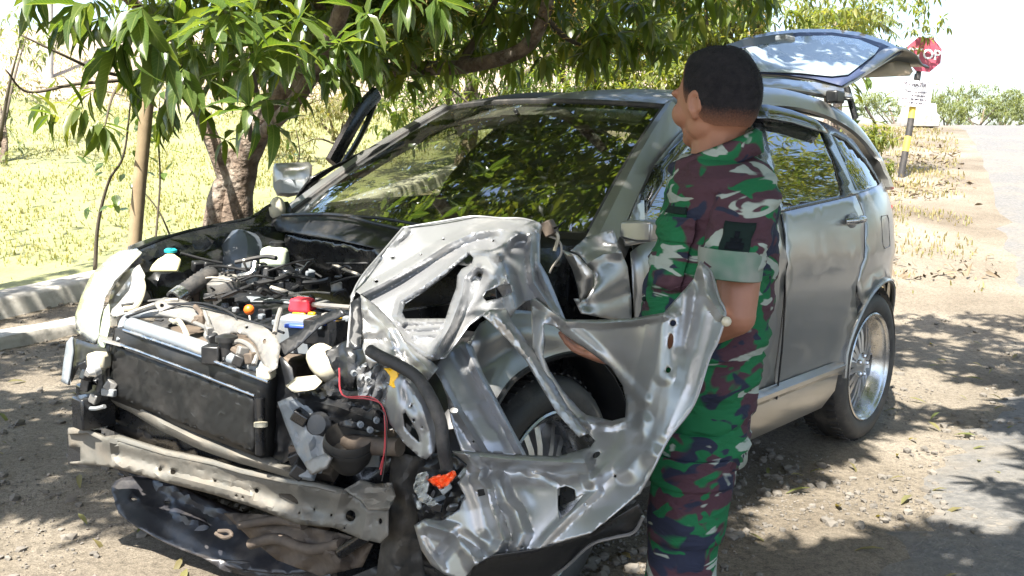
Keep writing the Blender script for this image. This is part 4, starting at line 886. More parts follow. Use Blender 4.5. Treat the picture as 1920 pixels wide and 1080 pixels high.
# radiator, condenser
RA = [A(228, 616, d=2.98), A(508, 704, d=2.52), A(505, 852, d=2.56), A(210, 740, d=3.08)]
rad = plate('radiator', [(230, 612), (508, 704), (505, 856), (208, 740)], RA, M['radcore'], step=26, thick=.05)
plate('condenser', [(220, 648), (478, 744), (478, 846), (206, 738)], [(a, b, c - .055) for a, b, c in RA], M['radcore'], [([(222, 655 + 9 * k), (478, 750 + 9 * k)], .004, 3, 'b') for k in range(10)], step=8, thick=.015, parent=rad, sharp=20)
rod('radiator_trim', [(232, 618, 2.93), (360, 662, 2.72), (504, 716, 2.47)], 3, M['chrome'], rad, sm=0); rod('radiator_trim', [(226, 646, 2.91), (350, 692, 2.72), (478, 742, 2.51)], 2.4, M['chrome'], rad, sm=0)
rod('top_tank', [(246, 610, 2.97), (330, 638, 2.84), (395, 660, 2.72)], 15, M['greyplast'], rad, n=12, sm=0, sharp=60); rod('top_tank', [(408, 664, 2.70), (460, 680, 2.62), (502, 694, 2.55)], 13, M['greyplast'], rad, n=12, sm=0, sharp=60)
blk('tank_clip', (400, 664, 2.66), (.05, .05, .05), M['black'], rad, rz=.6); blk('tank_end', (500, 698, 2.52), (.05, .04, .03), M['white_plast'], rad, rz=.6)
rod('side_tank', [(486, 746, 2.50), (488, 800, 2.51), (488, 850, 2.53)], 10, M['blackmetal'], rad, n=10, sm=0); rod('side_tank_cap', [(489, 792, 2.48), (489, 800, 2.48)], 13, M['white_plast'], rad, n=12, sm=0)
fc_ = cb(MB().lathe([(.022, -.05), (.022, 0), (.030, .0), (.030, .014), (.012, .02), (0, .02)], Kv(425, 640, d=2.66), (0, 0, 1), 18), 'radiator_cap', M['black'], rad)
rod('bonnet_catch_bracket', [(334, 588, 2.98), (290, 588, 3.0), (250, 592, 3.02), (232, 604, 3.0), (226, 640, 2.96)], 8, M['greyplast'], n=10)
plate('support_plate', [(186, 628), (232, 636), (236, 646), (228, 650), (188, 640)], [A(186, 628, d=3.05), A(236, 646, d=2.95), A(228, 650, d=2.9)], M['alu'], step=8)
plate('fan_shroud', [(190, 720), (520, 800), (560, 900), (520, 910), (300, 840), (190, 800)], [A(190, 720, d=3.16), A(520, 800, d=2.66), A(520, 910, d=2.66), A(190, 800, d=3.16)], M['blackmetal'], step=20)
plate('radiator_side_seal', [(500, 690), (528, 668), (548, 690), (560, 760), (560, 850), (515, 880), (506, 800)], [A(500, 690, d=2.56), A(548, 690, d=2.5), A(560, 850, d=2.5), A(506, 800, d=2.58)], M['black'], step=12, amp=.006, lam=40)

# far headlight: hazy lens wrapped round the corner, reflector behind it
HL = [A(204, 484, d=3.42), A(257, 468, d=3.36), A(264, 474, d=3.30), A(142, 600, d=3.33), A(158, 632, d=3.24), A(183, 640, d=3.12), A(213, 525, d=3.2), A(185, 600, d=3.14), A(172, 515, d=3.40)]
M['haze_lens'] = mat('hazed_polycarbonate', (.24, .26, .27), .16, coat=.9, spec=.7, col2=(.46, .47, .43), var=.25, vscale=5, grime=(.25, .24, .19), gscale=12, gamt=.5)
hl = plate('headlight', [(204, 484), (226, 471), (257, 467), (266, 474), (238, 503), (214, 527), (197, 556), (187, 600), (184, 634), (178, 645), (158, 634), (144, 619), (141, 594), (153, 556), (172, 515)], HL, M['haze_lens'], [([(235, 478), (190, 530), (166, 590), (166, 632)], .045, 30, 's')], step=8, thick=.004, sharp=0)
plate('reflector', [(200, 580), (210, 545), (232, 512), (262, 496), (272, 516), (264, 556), (244, 586), (214, 596)], [A(200, 580, d=3.2), A(232, 512, d=3.26), A(272, 516, d=3.2), A(244, 586, d=3.08), A(232, 550, d=3.22)], M['reflector'], [([(214, 560), (252, 508)], .02, 6, 'v'), ([(205, 585), (240, 560), (270, 530)], .015, 6, 'v')], parent=hl, step=7, amp=.006, lam=26)
plate('headlight_edge', [(184, 634), (190, 590), (204, 570), (206, 610), (196, 652), (183, 650)], [A(184, 634, d=3.1), A(204, 570, d=3.1), A(196, 652, d=3.02)], M['bottle'], parent=hl, step=8)
rod('bulb_ring', [(258, 510, 3.16), (268, 540, 3.12), (255, 575, 3.08), (232, 580, 3.07)], 6, M['white_plast'], hl)
plate('corner_bracket', [(138, 634), (176, 646), (206, 642), (206, 730), (165, 752), (150, 736), (172, 700), (160, 676), (146, 690), (134, 716), (128, 690)], [A(138, 634, d=3.26), A(206, 642, d=3.0), A(206, 730, d=3.0), A(150, 736, d=3.16)], M['black'], step=9, amp=.01, lam=30)
plate('hanging_strip', [(127, 642), (136, 632), (138, 660), (134, 690), (129, 722), (117, 716), (121, 680)], [A(127, 642, d=3.22), A(117, 716, d=3.2), A(138, 660, d=3.2)], M['greyplast'], step=7, thick=.01)
fo = blk('fog_lamp_socket', (186, 676, 2.98), (.05, .06, .05), M['white_plast'], rz=.5, bev=.01); cb(MB().lathe([(.02, 0), (.022, .02), (.01, .035), (0, .035)], Kv(184, 690, d=2.95), (.6, 0, -.2), 14), 'socket_ring', M['reflector'], fo)
for i in range(9): blk('broken_bracket', (r_.uniform(158, 208), r_.uniform(690, 748), 3.02 + r_.uniform(-.05, .08)), (r_.uniform(.02, .05), r_.uniform(.015, .04), r_.uniform(.02, .06)), M[r_.choice(['black', 'greyplast', 'blackmetal', 'alu'])], rz=r_.uniform(0, 3), tilt=r_.uniform(-.8, .8))
blk('crash_box', (176, 770, 3.06), (.11, .07, .10), M['blackmetal'], rz=.0, bev=.006)
rod('crash_box_edge', [(160, 765, 3.03), (180, 766, 3.0), (196, 762, 2.98)], 4, M['greyplast'])

# the two cross beams
UB = [(190, 730, 3.06), (241, 739, 2.98), (311, 770, 2.86), (367, 802, 2.76), (452, 836, 2.62), (510, 856, 2.52), (564, 884, 2.44)]
LB = [(205, 750), (250, 772), (300, 803), (365, 835), (452, 866), (520, 886), (562, 897)]
up = MB(); rings = []
for (a, b, c), (e, g) in zip(UB, LB):
    rings.append([Kv(a, b, d=c + .07), Kv(a, b + 2, d=c + .055), Kv(e, (b + g) / 2 + 3, d=c), Kv(e, (b + g) / 2 + 6, d=c - .003), Kv(e, g, d=c + .012), Kv(e, g + 4, d=c + .05)])
rr = []
for i in range(len(rings) - 1):
    for k in range(5): rr.append([p.lerp(q, k / 5) + Vector((0, 0, .004 * noise.noise(Vector((i + k / 5., j * 2, 1))))) for j, (p, q) in enumerate(zip(rings[i], rings[i + 1]))])
rr.append(rings[-1]); cb(up.loft(rr), 'upper_cross_beam', M['steel'], sharp=45)
TOP = [(128, 804), (163, 802), (198, 820), (223, 817), (311, 844), (399, 862), (452, 878), (540, 897), (593, 904), (645, 918), (677, 939), (690, 955), (728, 957)]
BOT = [(728, 1004), (714, 1018), (677, 1010), (628, 989), (557, 982), (487, 954), (399, 926), (311, 904), (216, 877), (180, 872), (132, 870)]
BD = [A(128, 804, d=3.12), A(132, 870, d=3.12), A(311, 844, d=2.88), A(311, 904, d=2.88), A(540, 897, d=2.56), A(557, 982, d=2.56), A(728, 957, d=2.30), A(728, 1004, d=2.30)]
bf = [([(200, 826), (311, 852), (399, 871), (540, 906), (640, 926)], .035, 16, 's'), ([(225, 872), (311, 896), (399, 917), (487, 945), (560, 973), (640, 985)], .03, 14, 's'),
      ([(318, 874), (330, 876), (470, 912), (470, 930), (400, 912), (322, 892), (318, 874)], .010, 5, 'v'), ([(560, 910), (570, 975)], .016, 14, 'v'), ([(640, 925), (625, 985)], .02, 16, 'v'), ([(690, 955), (680, 1008)], .02, 9, 'v'), ([(205, 822), (212, 874)], .03, 12, 'v')]
dots = [ell(301, 880, 4, 4, 8), ell(325, 885, 5.5, 5.5, 10), ell(404, 902, 3, 3, 6), ell(444, 929, 3.5, 3.5, 4), ell(456, 932, 3.5, 3.5, 4), ell(482, 920, 4.5, 5, 8), ell(562, 962, 2.5, 3, 6), ell(590, 955, 2.5, 3, 6), ell(622, 966, 3, 3, 6), ell(658, 967, 10, 11, 12), ell(646, 990, 2.5, 2.5, 6), ell(714, 977, 4, 6, 8)]
beam = plate('bumper_beam', TOP + BOT, BD, M['steel'], bf, dots + [[(130, 838), (151, 838), (152, 864), (131, 866)]], amp=.005, lam=80, seed=4, step=7, thick=.004)
bt = [(128, 804, 3.12), (163, 802, 3.06), (198, 820, 3.01), (223, 817, 2.98), (311, 844, 2.86), (399, 862, 2.74), (452, 878, 2.66), (540, 897, 2.53), (593, 904, 2.46), (645, 918, 2.4)]
cb(MB().loft([[Kv(a, b + 10, d=c - .02), Kv(a, b + 2, d=c - .005), Kv(a, b - 1, d=c + .03), Kv(a, b + 1, d=c + .09)] for a, b, c in bt], close=False, cap=False), 'beam_top_flange', M['steel'], beam, thick=.004, sharp=30)
cb(MB().loft([[Kv(a, b, d=c + .06) for a, b in ((126, 806), (190, 806), (190, 880), (128, 872))] for c in (3.06, 3.12)]), 'beam_backing', M['blackmetal'], beam)
cb(MB().loft([[Kv(a, b, d=c + .10) for b in (b0, b1)] for a, c, b0, b1 in ((215, 3.0, 830, 868), (311, 2.88, 850, 900), (452, 2.7, 886, 940), (557, 2.55, 905, 975), (700, 2.32, 960, 1005))], close=False, cap=False), 'beam_inner_channel', M['blackmetal'], beam, thick=.004)
plate('torn_beam_end', [(645, 918), (677, 900), (705, 908), (735, 905), (742, 930), (728, 957), (690, 955), (677, 939)], [A(645, 918, d=2.38), A(735, 905, d=2.34), A(728, 957, d=2.26)], M['steel'], amp=.012, lam=26, seed=2, step=6)
# undertray and subframe near the ground
plate('undertray', smooth2([(209, 920), (228, 897), (297, 897), (417, 946), (557, 999), (632, 1018), (600, 1052), (565, 1076), (452, 1068), (381, 1046), (311, 1018), (248, 982), (214, 952)], True, 3), [A(209, 920, z=.17), A(297, 897, z=.20), A(557, 999, z=.16), A(565, 1076, z=.07), A(248, 982, z=.10), A(452, 1068, z=.06)], M['undertray'],
      [([(300, 905), (420, 960), (560, 1015)], .025, 14, 'b'), ([(330, 960), (380, 985)], .02, 10, 'b'), ([(240, 930), (320, 985), (440, 1040)], .012, 12, 's')], holes=[ell(252, 936, 7, 3, 8, .3), ell(315, 942, 6, 2.5, 8, .2)], step=9, amp=.006, lam=90, seed=8, thick=.006)
plate('subframe', [(420, 962), (500, 965), (560, 985), (640, 1000), (700, 1020), (680, 1062), (600, 1080), (520, 1050), (470, 1010)], [A(420, 962, d=2.98), A(700, 1020, d=2.5), A(600, 1080, d=2.72), A(470, 1010, d=2.9)], M['rust'], [([(440, 975), (540, 1010), (640, 1050)], .04, 18, 'v'), ([(600, 1000), (640, 1070)], .04, 20, 's')], amp=.015, lam=40, step=8)
plate('torn_liner_strip', [(380, 1046), (460, 1052), (560, 1066), (640, 1050), (700, 1042), (760, 1090), (640, 1096), (500, 1090), (420, 1070)], [A(380, 1046, z=.08), A(560, 1066, z=.07), A(700, 1042, z=.12), A(640, 1096, z=.03)], M['undertray'], amp=.01, lam=60, step=9)
rod('tow_hook', [(405, 1000, 2.86), (420, 1008, 2.83), (434, 1004, 2.81), (428, 996, 2.83), (410, 996, 2.85)], 4, M['rust'])
for P, r, m_ in (([(450, 985, 2.86), (520, 975, 2.74), (570, 985, 2.66)], 8, 'rust'), ([(470, 1020, 2.84), (520, 1010, 2.76), (580, 1030, 2.66), (640, 1020, 2.56)], 10, 'rust'), ([(640, 1035, 2.56), (690, 1000, 2.46), (720, 960, 2.4)], 12, 'blackmetal')): rod('suspension_arm', P, r, M[m_], n=10)

# crushed corner on the near side: lamp remains, horn, brackets, wires
cb(MB().lathe([(0, .055), (.022, .052), (.035, .04), (.040, .015), (.040, -.02), (.034, -.05), (.02, -.055)], Kv(612, 682, d=2.47), (.2, .8, -.25), 18), 'washer_pump_bottle', M['white_plast'])
plate('lamp_fragment', [(536, 724), (556, 708), (592, 704), (604, 716), (590, 730), (552, 736)], [A(536, 724, d=2.44), A(604, 716, d=2.38), A(556, 708, d=2.46)], M['white_plast'], amp=.01, lam=22, step=6)
plate('lamp_housing', [(545, 735), (600, 726), (640, 700), (690, 720), (738, 760), (748, 800), (700, 812), (640, 800), (580, 770)], [A(545, 735, d=2.46), A(690, 720, d=2.36), A(748, 800, d=2.30), A(640, 800, d=2.38)], M['black'], [([(560, 745), (640, 765), (730, 800)], .03, 12, 'v'), ([(600, 735), (680, 745), (735, 775)], .02, 10, 'b')], amp=.012, lam=34, step=7)
plate('lamp_flap', [(610, 658), (650, 640), (690, 655), (700, 690), (668, 706), (662, 730), (640, 712), (622, 690)], [A(610, 658, d=2.40), A(690, 655, d=2.32), A(662, 730, d=2.36), A(650, 640, d=2.42)], M['black'], [([(650, 650), (655, 715)], .02, 14, 'v')], amp=.006, lam=30, step=7, thick=.006)
plate('torn_bracket', [(521, 754), (546, 744), (578, 762), (604, 790), (622, 850), (602, 888), (580, 884), (556, 846), (536, 796)], [A(521, 754, d=2.46), A(604, 790, d=2.40), A(602, 888, d=2.36), A(556, 846, d=2.42)], M['greyplast'], [([(540, 760), (570, 800), (590, 880)], .02, 12, 'v')], holes=[ell(560, 780, 2.5, 2.5, 6)], amp=.008, lam=30, step=7)
M['hornmat'] = mat('dusty_black_horn', (.020, .019, .018), .55, grime=(.13, .11, .085), gscale=7, gamt=.75)
hb = MB(); hc = Kv(655, 822, d=2.36); up_ = (Kv(655, 780, d=2.36) - Kv(655, 860, d=2.36)).normalized(); hax = (up_ * .75 + (Kv(655, 822, d=2.2) - hc).normalized() * .45)
hb.lathe([(.058, .01), (.062, .0), (.060, -.03), (.052, -.06), (.034, -.088), (.014, -.098), (0, -.1)], hc, hax, 26).lathe([(.058, .01), (.050, -.012), (.044, -.04), (.0, -.05)], hc, hax, 26)
hb.lathe([(.064, -.012), (.064, -.022), (.058, -.022), (.058, -.012)], hc, hax, 26, True); cb(hb, 'horn', M['hornmat'], sharp=40)
cb(MB().lathe([(.034, 0), (.034, .02), (.025, .03), (0, .03)], Kv(604, 796, d=2.42), (.7, .3, .2), 18), 'horn_disc', M['black'])
plate('horn_bracket', [(572, 868), (612, 850), (622, 858), (612, 878), (584, 890)], [A(572, 868, d=2.36), A(622, 858, d=2.3), A(584, 890, d=2.33)], M['alu'], step=6, thick=.008)
for i in range(26):
    x0, y0 = r_.uniform(560, 745), r_.uniform(690, 900); d0 = 2.46 + r_.uniform(-.05, .12)
    blk('crushed_piece', (x0, y0, d0), (r_.uniform(.02, .07), r_.uniform(.02, .06), r_.uniform(.015, .06)), M[r_.choice(['black', 'black', 'blackmetal', 'greyplast', 'rust', 'rust'])], rz=r_.uniform(0, 3), tilt=r_.uniform(-1, 1))
for x, y in ((676, 796), (694, 806), (706, 788), (664, 700), (690, 712)): cb(MB().lathe([(.008, -.008), (.008, .004), (.005, .006), (.005, .0), (0, .0)], Kv(x, y, d=2.30), (.5, .8, .1), 10), 'connector', M['greyplast'])
plate('chassis_side', [(735, 846), (790, 858), (802, 905), (780, 985), (800, 1090), (705, 1090), (716, 1010), (728, 940)], [A(735, 846, d=2.40), A(802, 905, d=2.36), A(800, 1090, d=2.42), A(705, 1090, d=2.46)], M['hornmat'], [([(760, 850), (752, 960), (745, 1090)], .05, 26, 's')], amp=.008, lam=40, step=9)
plate('chassis_dark', [(560, 850), (740, 850), (740, 1000), (640, 960), (560, 930)], [A(560, 850, d=2.62), A(740, 850, d=2.56), A(740, 1000, d=2.56)], M['blackmetal'], amp=.01, lam=50, step=14)
rod('frame_end', [(650, 830, 2.42), (700, 836, 2.36), (750, 838, 2.32)], 17, M['rust'], n=10)
rod('red_wire', [(636, 690, 2.32), (642, 740, 2.30), (690, 748, 2.27), (716, 760, 2.26), (722, 800, 2.25), (720, 850, 2.26), (714, 890, 2.27)], 1.6, M['wire_red'], n=5)
rod('red_wire', [(650, 744, 2.28), (700, 746, 2.26), (724, 780, 2.25), (722, 840, 2.25), (712, 880, 2.26)], 1.3, M['wire_red'], n=5)
rod('black_lead', [(690, 772, 2.27), (702, 766, 2.26), (722, 780, 2.24), (724, 850, 2.25), (716, 902, 2.26)], 1.4, M['wire_black'], n=5)
plate('yellow_clip', [(720, 691), (744, 690), (754, 726), (738, 728), (730, 722), (733, 706)], [A(720, 691, d=2.24), A(754, 726, d=2.20), A(738, 728, d=2.21)], M['yellow'], amp=.003, lam=20, step=5, thick=.006)
plate('crushed_apron', [(668, 690), (700, 672), (735, 690), (738, 730), (728, 770), (700, 748), (672, 745)], [A(668, 690, d=2.34), A(735, 690, d=2.28), A(728, 770, d=2.28)], M['silver_in'], amp=.014, lam=22, seed=3, step=5)

# crumpled bonnet: bright inner frame with its ribs and openings
H1 = [(756, 428), (822, 417), (887, 407), (938, 410), (980, 411), (1010, 418), (1016, 424), (1012, 452), (1012, 493), (1027, 519), (1042, 555), (1060, 601), (1034, 582), (1006, 559), (985, 566), (968, 580), (955, 600), (930, 582), (905, 592), (880, 610), (850, 652), (834, 672), (812, 676), (790, 668), (757, 640), (742, 612), (708, 576), (676, 552), (667, 547), (660, 566), (657, 556), (666, 538), (679, 518), (700, 492), (717, 474)]
HA = [(882, 477), (888, 484), (885, 496), (866, 505), (858, 517), (856, 540), (845, 569), (836, 598), (800, 598), (760, 598), (754, 587), (759, 571), (791, 550), (835, 517), (861, 493)]
HC = [(906, 558), (912, 546), (932, 538), (957, 532), (962, 548), (935, 560), (912, 565)]
HD = [A(756, 428, d=2.62), A(887, 407, d=2.66), A(1010, 418, d=2.54), A(660, 560, d=2.42), A(717, 474, d=2.55), A(742, 612, d=2.36), A(812, 676, d=2.22), A(860, 520, d=2.42), A(934, 480, d=2.42), A(1006, 558, d=2.36), A(1060, 600, d=2.28), A(930, 590, d=2.28), A(850, 652, d=2.24)]
HF = [([(668, 555), (720, 530), (790, 490), (840, 458), (890, 436), (940, 430), (985, 440)], .035, 13, 'v'), ([(690, 560), (750, 528), (820, 484), (870, 458), (915, 448), (935, 470)], -.022, 12, 's'),
      ([(934, 478), (952, 452), (985, 430), (1008, 420)], .035, 14, 'v'), ([(934, 478), (965, 436)], .02, 12, 'v'), ([(934, 478), (905, 470), (880, 470)], .02, 8, 'v'), ([(936, 480), (949, 510), (958, 545), (966, 578)], .05, 18, 'v'),
      ([(996, 440), (994, 490), (1000, 530), (1040, 590)], .03, 8, 'v'), ([(1006, 430), (1006, 490), (1022, 530), (1054, 596)], .02, 6, 'v'),
      ([(720, 480), (745, 452), (760, 432)], .012, 8, 'b'), ([(690, 515), (730, 470), (770, 440)], -.010, 5, 'v'),
      ([(890, 500), (872, 520), (866, 556), (845, 610), (815, 664)], .045, 11, 'v'), ([(905, 515), (890, 560), (860, 620), (835, 660)], -.02, 9, 's'), ([(900, 500), (940, 520), (925, 545)], .02, 12, 's'),
      ([(757, 605), (830, 604)], .014, 4, 'v'), ([(764, 617), (826, 614)], .014, 4, 'v'), ([(774, 630), (820, 626)], .014, 4, 'v'), ([(742, 612), (765, 640), (806, 668)], .02, 7, 'v'), ([(874, 474), (845, 500), (790, 540), (750, 565), (744, 592), (756, 606)], .018, 6, 'v')]
bon = plate('crumpled_bonnet', H1, HD, M['silver_in'], HF, [HA, HC] + [ell(a, b, r, r * .8, 8) for a, b, r in ((832, 449, 2.5), (790, 478, 2), (737, 484, 3.5), (925, 452, 2.5), (706, 528, 4), (899, 516, 5))], amp=.0016, lam=80, seed=12, step=4, thick=.0025, sharp=34)
plate('bonnet_edge_slot', [(657, 568), (676, 556), (679, 600), (677, 652), (662, 656), (654, 640), (660, 600)], [A(657, 568, d=2.38), A(677, 652, d=2.30), A(679, 600, d=2.35)], M['black'], parent=bon, step=8)
plate('bonnet_skin_flap', [(676, 552), (708, 576), (742, 612), (757, 640), (800, 670), (822, 690), (800, 716), (772, 700), (745, 676), (716, 672), (694, 692), (680, 655), (680, 600)], [A(676, 552, d=2.40), A(742, 612, d=2.34), A(822, 690, d=2.20), A(694, 692, d=2.28), A(680, 655, d=2.30), A(772, 700, d=2.22)], M['silver_wing'],
      [([(690, 580), (730, 620), (740, 670)], .03, 16, 'v'), ([(742, 612), (770, 660), (810, 700)], .025, 12, 'v'), ([(682, 640), (720, 640), (760, 680)], -.02, 12, 's')], amp=.005, lam=34, seed=5, parent=bon, step=5, sharp=45)
rod('bonnet_hem', [(756, 427, 2.615), (822, 416, 2.635), (887, 406, 2.65), (938, 409, 2.61), (980, 410, 2.58), (1012, 419, 2.53)], 2.0, M['silver_in'], bon, n=6)
rod('bonnet_hem', [(756, 427, 2.61), (717, 473, 2.54), (680, 517, 2.46), (662, 552, 2.41), (656, 600, 2.35), (652, 652, 2.30)], 2.2, M['silver_in'], bon, n=6)
blk('bonnet_hinge', (1030, 428, 2.56), (.05, .03, .04), M['rust'], bon, rz=.4, tilt=.5); rod('torn_wire', [(1022, 440, 2.55), (1048, 452, 2.56), (1052, 476, 2.56), (1036, 500, 2.56), (1030, 512, 2.56)], 2.2, M['wire_grey'], bon, n=5)
rod('hinge_spike', [(1020, 424, 2.56), (1040, 428, 2.54), (1060, 414, 2.52)], 2.2, M['blackmetal'], bon, n=5); rod('torn_wire', [(1030, 430, 2.56), (1046, 442, 2.55), (1040, 470, 2.56)], 3.5, M['white_plast'], bon, n=6)

# what is left of the near front fender: stub at the door, flare over the wheel, liner, apron panels
plate('fender_stub', [(1100, 444), (1128, 436), (1150, 430), (1163, 466), (1176, 500), (1183, 560), (1184, 606), (1150, 600), (1090, 588), (1076, 560), (1100, 560), (1113, 536), (1113, 510), (1090, 482), (1070, 470)],
      [A(1100, 444, y=.80), A(1150, 430, y=.875), A(1183, 560, y=.905), A(1184, 606, y=.90), A(1090, 588, y=.90), A(1113, 520, y=.895), A(1070, 470, y=.84)], M['silver_wing'], [([(1090, 500), (1130, 478), (1168, 472)], .02, 12, 'v'), ([(1084, 484), (1108, 520), (1088, 566)], -.04, 16, 's'), ([(1100, 575), (1184, 545)], -.015, 14, 's')], amp=.003, lam=50, step=7, sharp=45)
plate('fender_curl', [(1054, 468), (1083, 479), (1113, 511), (1111, 540), (1088, 567), (1084, 540), (1074, 505)], [A(1054, 468, d=2.66), A(1113, 511, d=2.62), A(1088, 567, d=2.70)], M['silver_wing'], [([(1070, 480), (1098, 520), (1092, 560)], .04, 16, 's')], step=5)
cb(MB().loft([[Vector((-.52, y, z)), Vector((-.30, y, z)), Vector((-.05, y - .02, z))] for y, z in ((.72, .60), (.74, .85), (.72, 1.06))], close=False, cap=False), 'inner_wing', M['blackmetal'], thick=.004)
cb(MB().loft([[Vector((-.12 + .42 * math.cos(t), y, .36 + .43 * math.sin(t))) for t in np.linspace(R_(-12), R_(180), 22)] for y in (.88, .70, .48)], close=False, cap=False), 'wheel_arch_liner', M['black'], thick=.004)
cb(MB().box((-.12, .45, .5), (.9, .03, .75)), 'inner_wheel_wall', M['blackmetal'])
plate('fender_flare', [(862, 710), (872, 650), (900, 606), (945, 580), (1000, 584), (1050, 598), (1096, 622), (1130, 648), (1150, 682), (1110, 668), (1066, 664), (1010, 684), (962, 716), (926, 768), (905, 745)],
      [A(862, 710, d=2.36), A(900, 606, d=2.46), A(1000, 584, y=.90), A(1130, 648, y=.925), A(1010, 684, y=.95), A(926, 768, d=2.32), A(1066, 664, y=.94)], M['silver_wing'], [([(900, 640), (960, 622), (1040, 626), (1110, 650)], .03, 26, 's'), ([(900, 700), (950, 650)], -.02, 18, 's')], amp=.003, lam=60, step=7, sharp=0)
rod('flare_edge', [(926, 766, 2.31), (962, 714, 2.40), (1010, 682, 2.46), (1066, 664, 2.50), (1110, 667, 2.54), (1150, 682, 2.58)], 6, M['black'])
AP = [(812, 692), (834, 664), (868, 640), (886, 650), (905, 700), (942, 770), (988, 857), (915, 850), (866, 848), (846, 790), (838, 742), (826, 712)]
plate('apron_panel', AP, [A(812, 692, d=2.26), A(868, 640, d=2.36), A(942, 770, d=2.26), A(988, 857, d=2.20), A(866, 848, d=2.17), A(838, 742, d=2.22)], M['silver_in'],
      [([(872, 648), (900, 708), (950, 795), (980, 854)], .022, 9, 'v'), ([(850, 668), (880, 720), (925, 800)], .014, 7, 'step'), ([(826, 712), (856, 770), (905, 850)], .02, 8, 'v'), ([(846, 762), (885, 752)], .006, 4, 'step')], [ell(851, 769, 8.5, 5.5, 12), ell(818, 711, 3, 3, 6), ell(888, 828, 2.5, 2.5, 6)], amp=.0012, lam=70, step=5, sharp=45)
plate('slotted_bracket', [(727, 724), (752, 700), (768, 706), (790, 728), (808, 756), (822, 794), (820, 820), (815, 846), (800, 861), (788, 857), (758, 830), (732, 794), (722, 760)], [A(727, 724, d=2.23), A(768, 706, d=2.22), A(822, 794, d=2.15), A(800, 861, d=2.14), A(732, 794, d=2.24), A(775, 780, d=2.15)], M['silver_in'],
      [([(752, 705), (748, 750), (742, 790)], .02, 12, 's'), ([(760, 712), (790, 760), (806, 810), (804, 850)], .012, 10, 'v')], [[(755, 776), (761, 773), (776, 796), (786, 818), (787, 830), (770, 815), (758, 800)], ell(772, 761, 2.3, 2.6, 6), ell(776, 788, 3, 3.4, 6), ell(792, 801, 2.5, 2.8, 6)], amp=.0012, lam=50, step=4.5, sharp=45)
rod('rubber_seal', [(693, 657, 2.24), (712, 668, 2.22), (745, 684, 2.20), (782, 708, 2.17), (808, 748, 2.14), (826, 792, 2.12), (831, 836, 2.12), (838, 876, 2.14)], 12, M['rubber'], n=10)
plate('torn_strut', [(905, 592), (918, 581), (950, 580), (960, 604), (980, 632), (1004, 662), (1032, 708), (1066, 768), (1104, 812), (1086, 820), (1046, 777), (1010, 717), (985, 674), (955, 641), (918, 603)], [A(905, 592, d=2.24), A(950, 580, d=2.26), A(1004, 662, d=2.24), A(1104, 812, d=2.06), A(985, 674, d=2.22), A(1046, 777, d=2.12)], M['silver_wing'],
      [([(930, 590), (965, 632), (1000, 682), (1050, 760), (1096, 814)], .016, 8, 's')], amp=.002, lam=40, step=5, sharp=45)

# the torn fender swung out towards the camera
FN = [(996, 562), (1003, 559), (1030, 580), (1062, 600), (1120, 600), (1181, 598), (1245, 587), (1275, 553), (1301, 523), (1308, 500), (1313, 491), (1322, 500), (1334, 512), (1342, 530), (1348, 558), (1360, 588), (1358, 609), (1346, 640), (1330, 672), (1301, 758), (1254, 822), (1240, 849), (1224, 880), (1198, 926), (1150, 966), (1107, 1000), (1058, 1014), (1004, 1030), (926, 1041), (888, 1062), (870, 1086), (836, 1078), (809, 1059), (790, 1030), (777, 985), (798, 972), (830, 975), (862, 955), (872, 930), (858, 905), (872, 890), (876, 870), (848, 846), (872, 847), (954, 853), (1048, 856), (1107, 839), (1116, 826), (1066, 776), (1024, 724), (1005, 706), (999, 655), (997, 600)]
FH = [[(1019, 606), (1040, 612), (1066, 632), (1113, 664), (1147, 690), (1168, 722), (1175, 753), (1173, 783), (1148, 790), (1100, 779), (1088, 770), (1056, 734), (1030, 695), (1019, 668), (1022, 640)],
      [(1046, 916), (1061, 911), (1078, 918), (1080, 934), (1096, 926), (1072, 956), (1050, 974), (1046, 950)], [(895, 918), (908, 916), (911, 928), (897, 931)], ell(1118, 853, 9, 5, 10, -.7), ell(1262, 606, 6, 6, 10), ell(1257, 640, 5.5, 15, 12, .12), ell(1253, 694, 5.5, 5.5, 10), ell(1097, 945, 3, 3, 6), ell(1154, 893, 3.5, 2.5, 6), ell(978, 1034 - 8, 3, 2.5, 6)]
FA = [A(996, 562, d=2.30), A(998, 655, d=2.26), A(1062, 600, d=2.25), A(1181, 598, d=2.08), A(1245, 587, d=2.02), A(1313, 492, d=1.98), A(1360, 588, d=1.90), A(1301, 758, d=1.86), A(1224, 880, d=1.88), A(1198, 926, d=1.90), A(1172, 770, d=2.13), A(1066, 776, d=2.16), A(1107, 839, d=2.04), A(1048, 856, d=2.06), A(954, 853, d=2.10), A(848, 846, d=2.16), A(1058, 1014, d=1.96), A(926, 1041, d=2.02), A(809, 1059, d=2.14), A(777, 985, d=2.20), A(950, 950, d=2.04), A(1120, 680, d=2.19), A(1150, 720, d=2.18), A(1208, 752, d=2.03), A(1180, 860, d=2.0)]
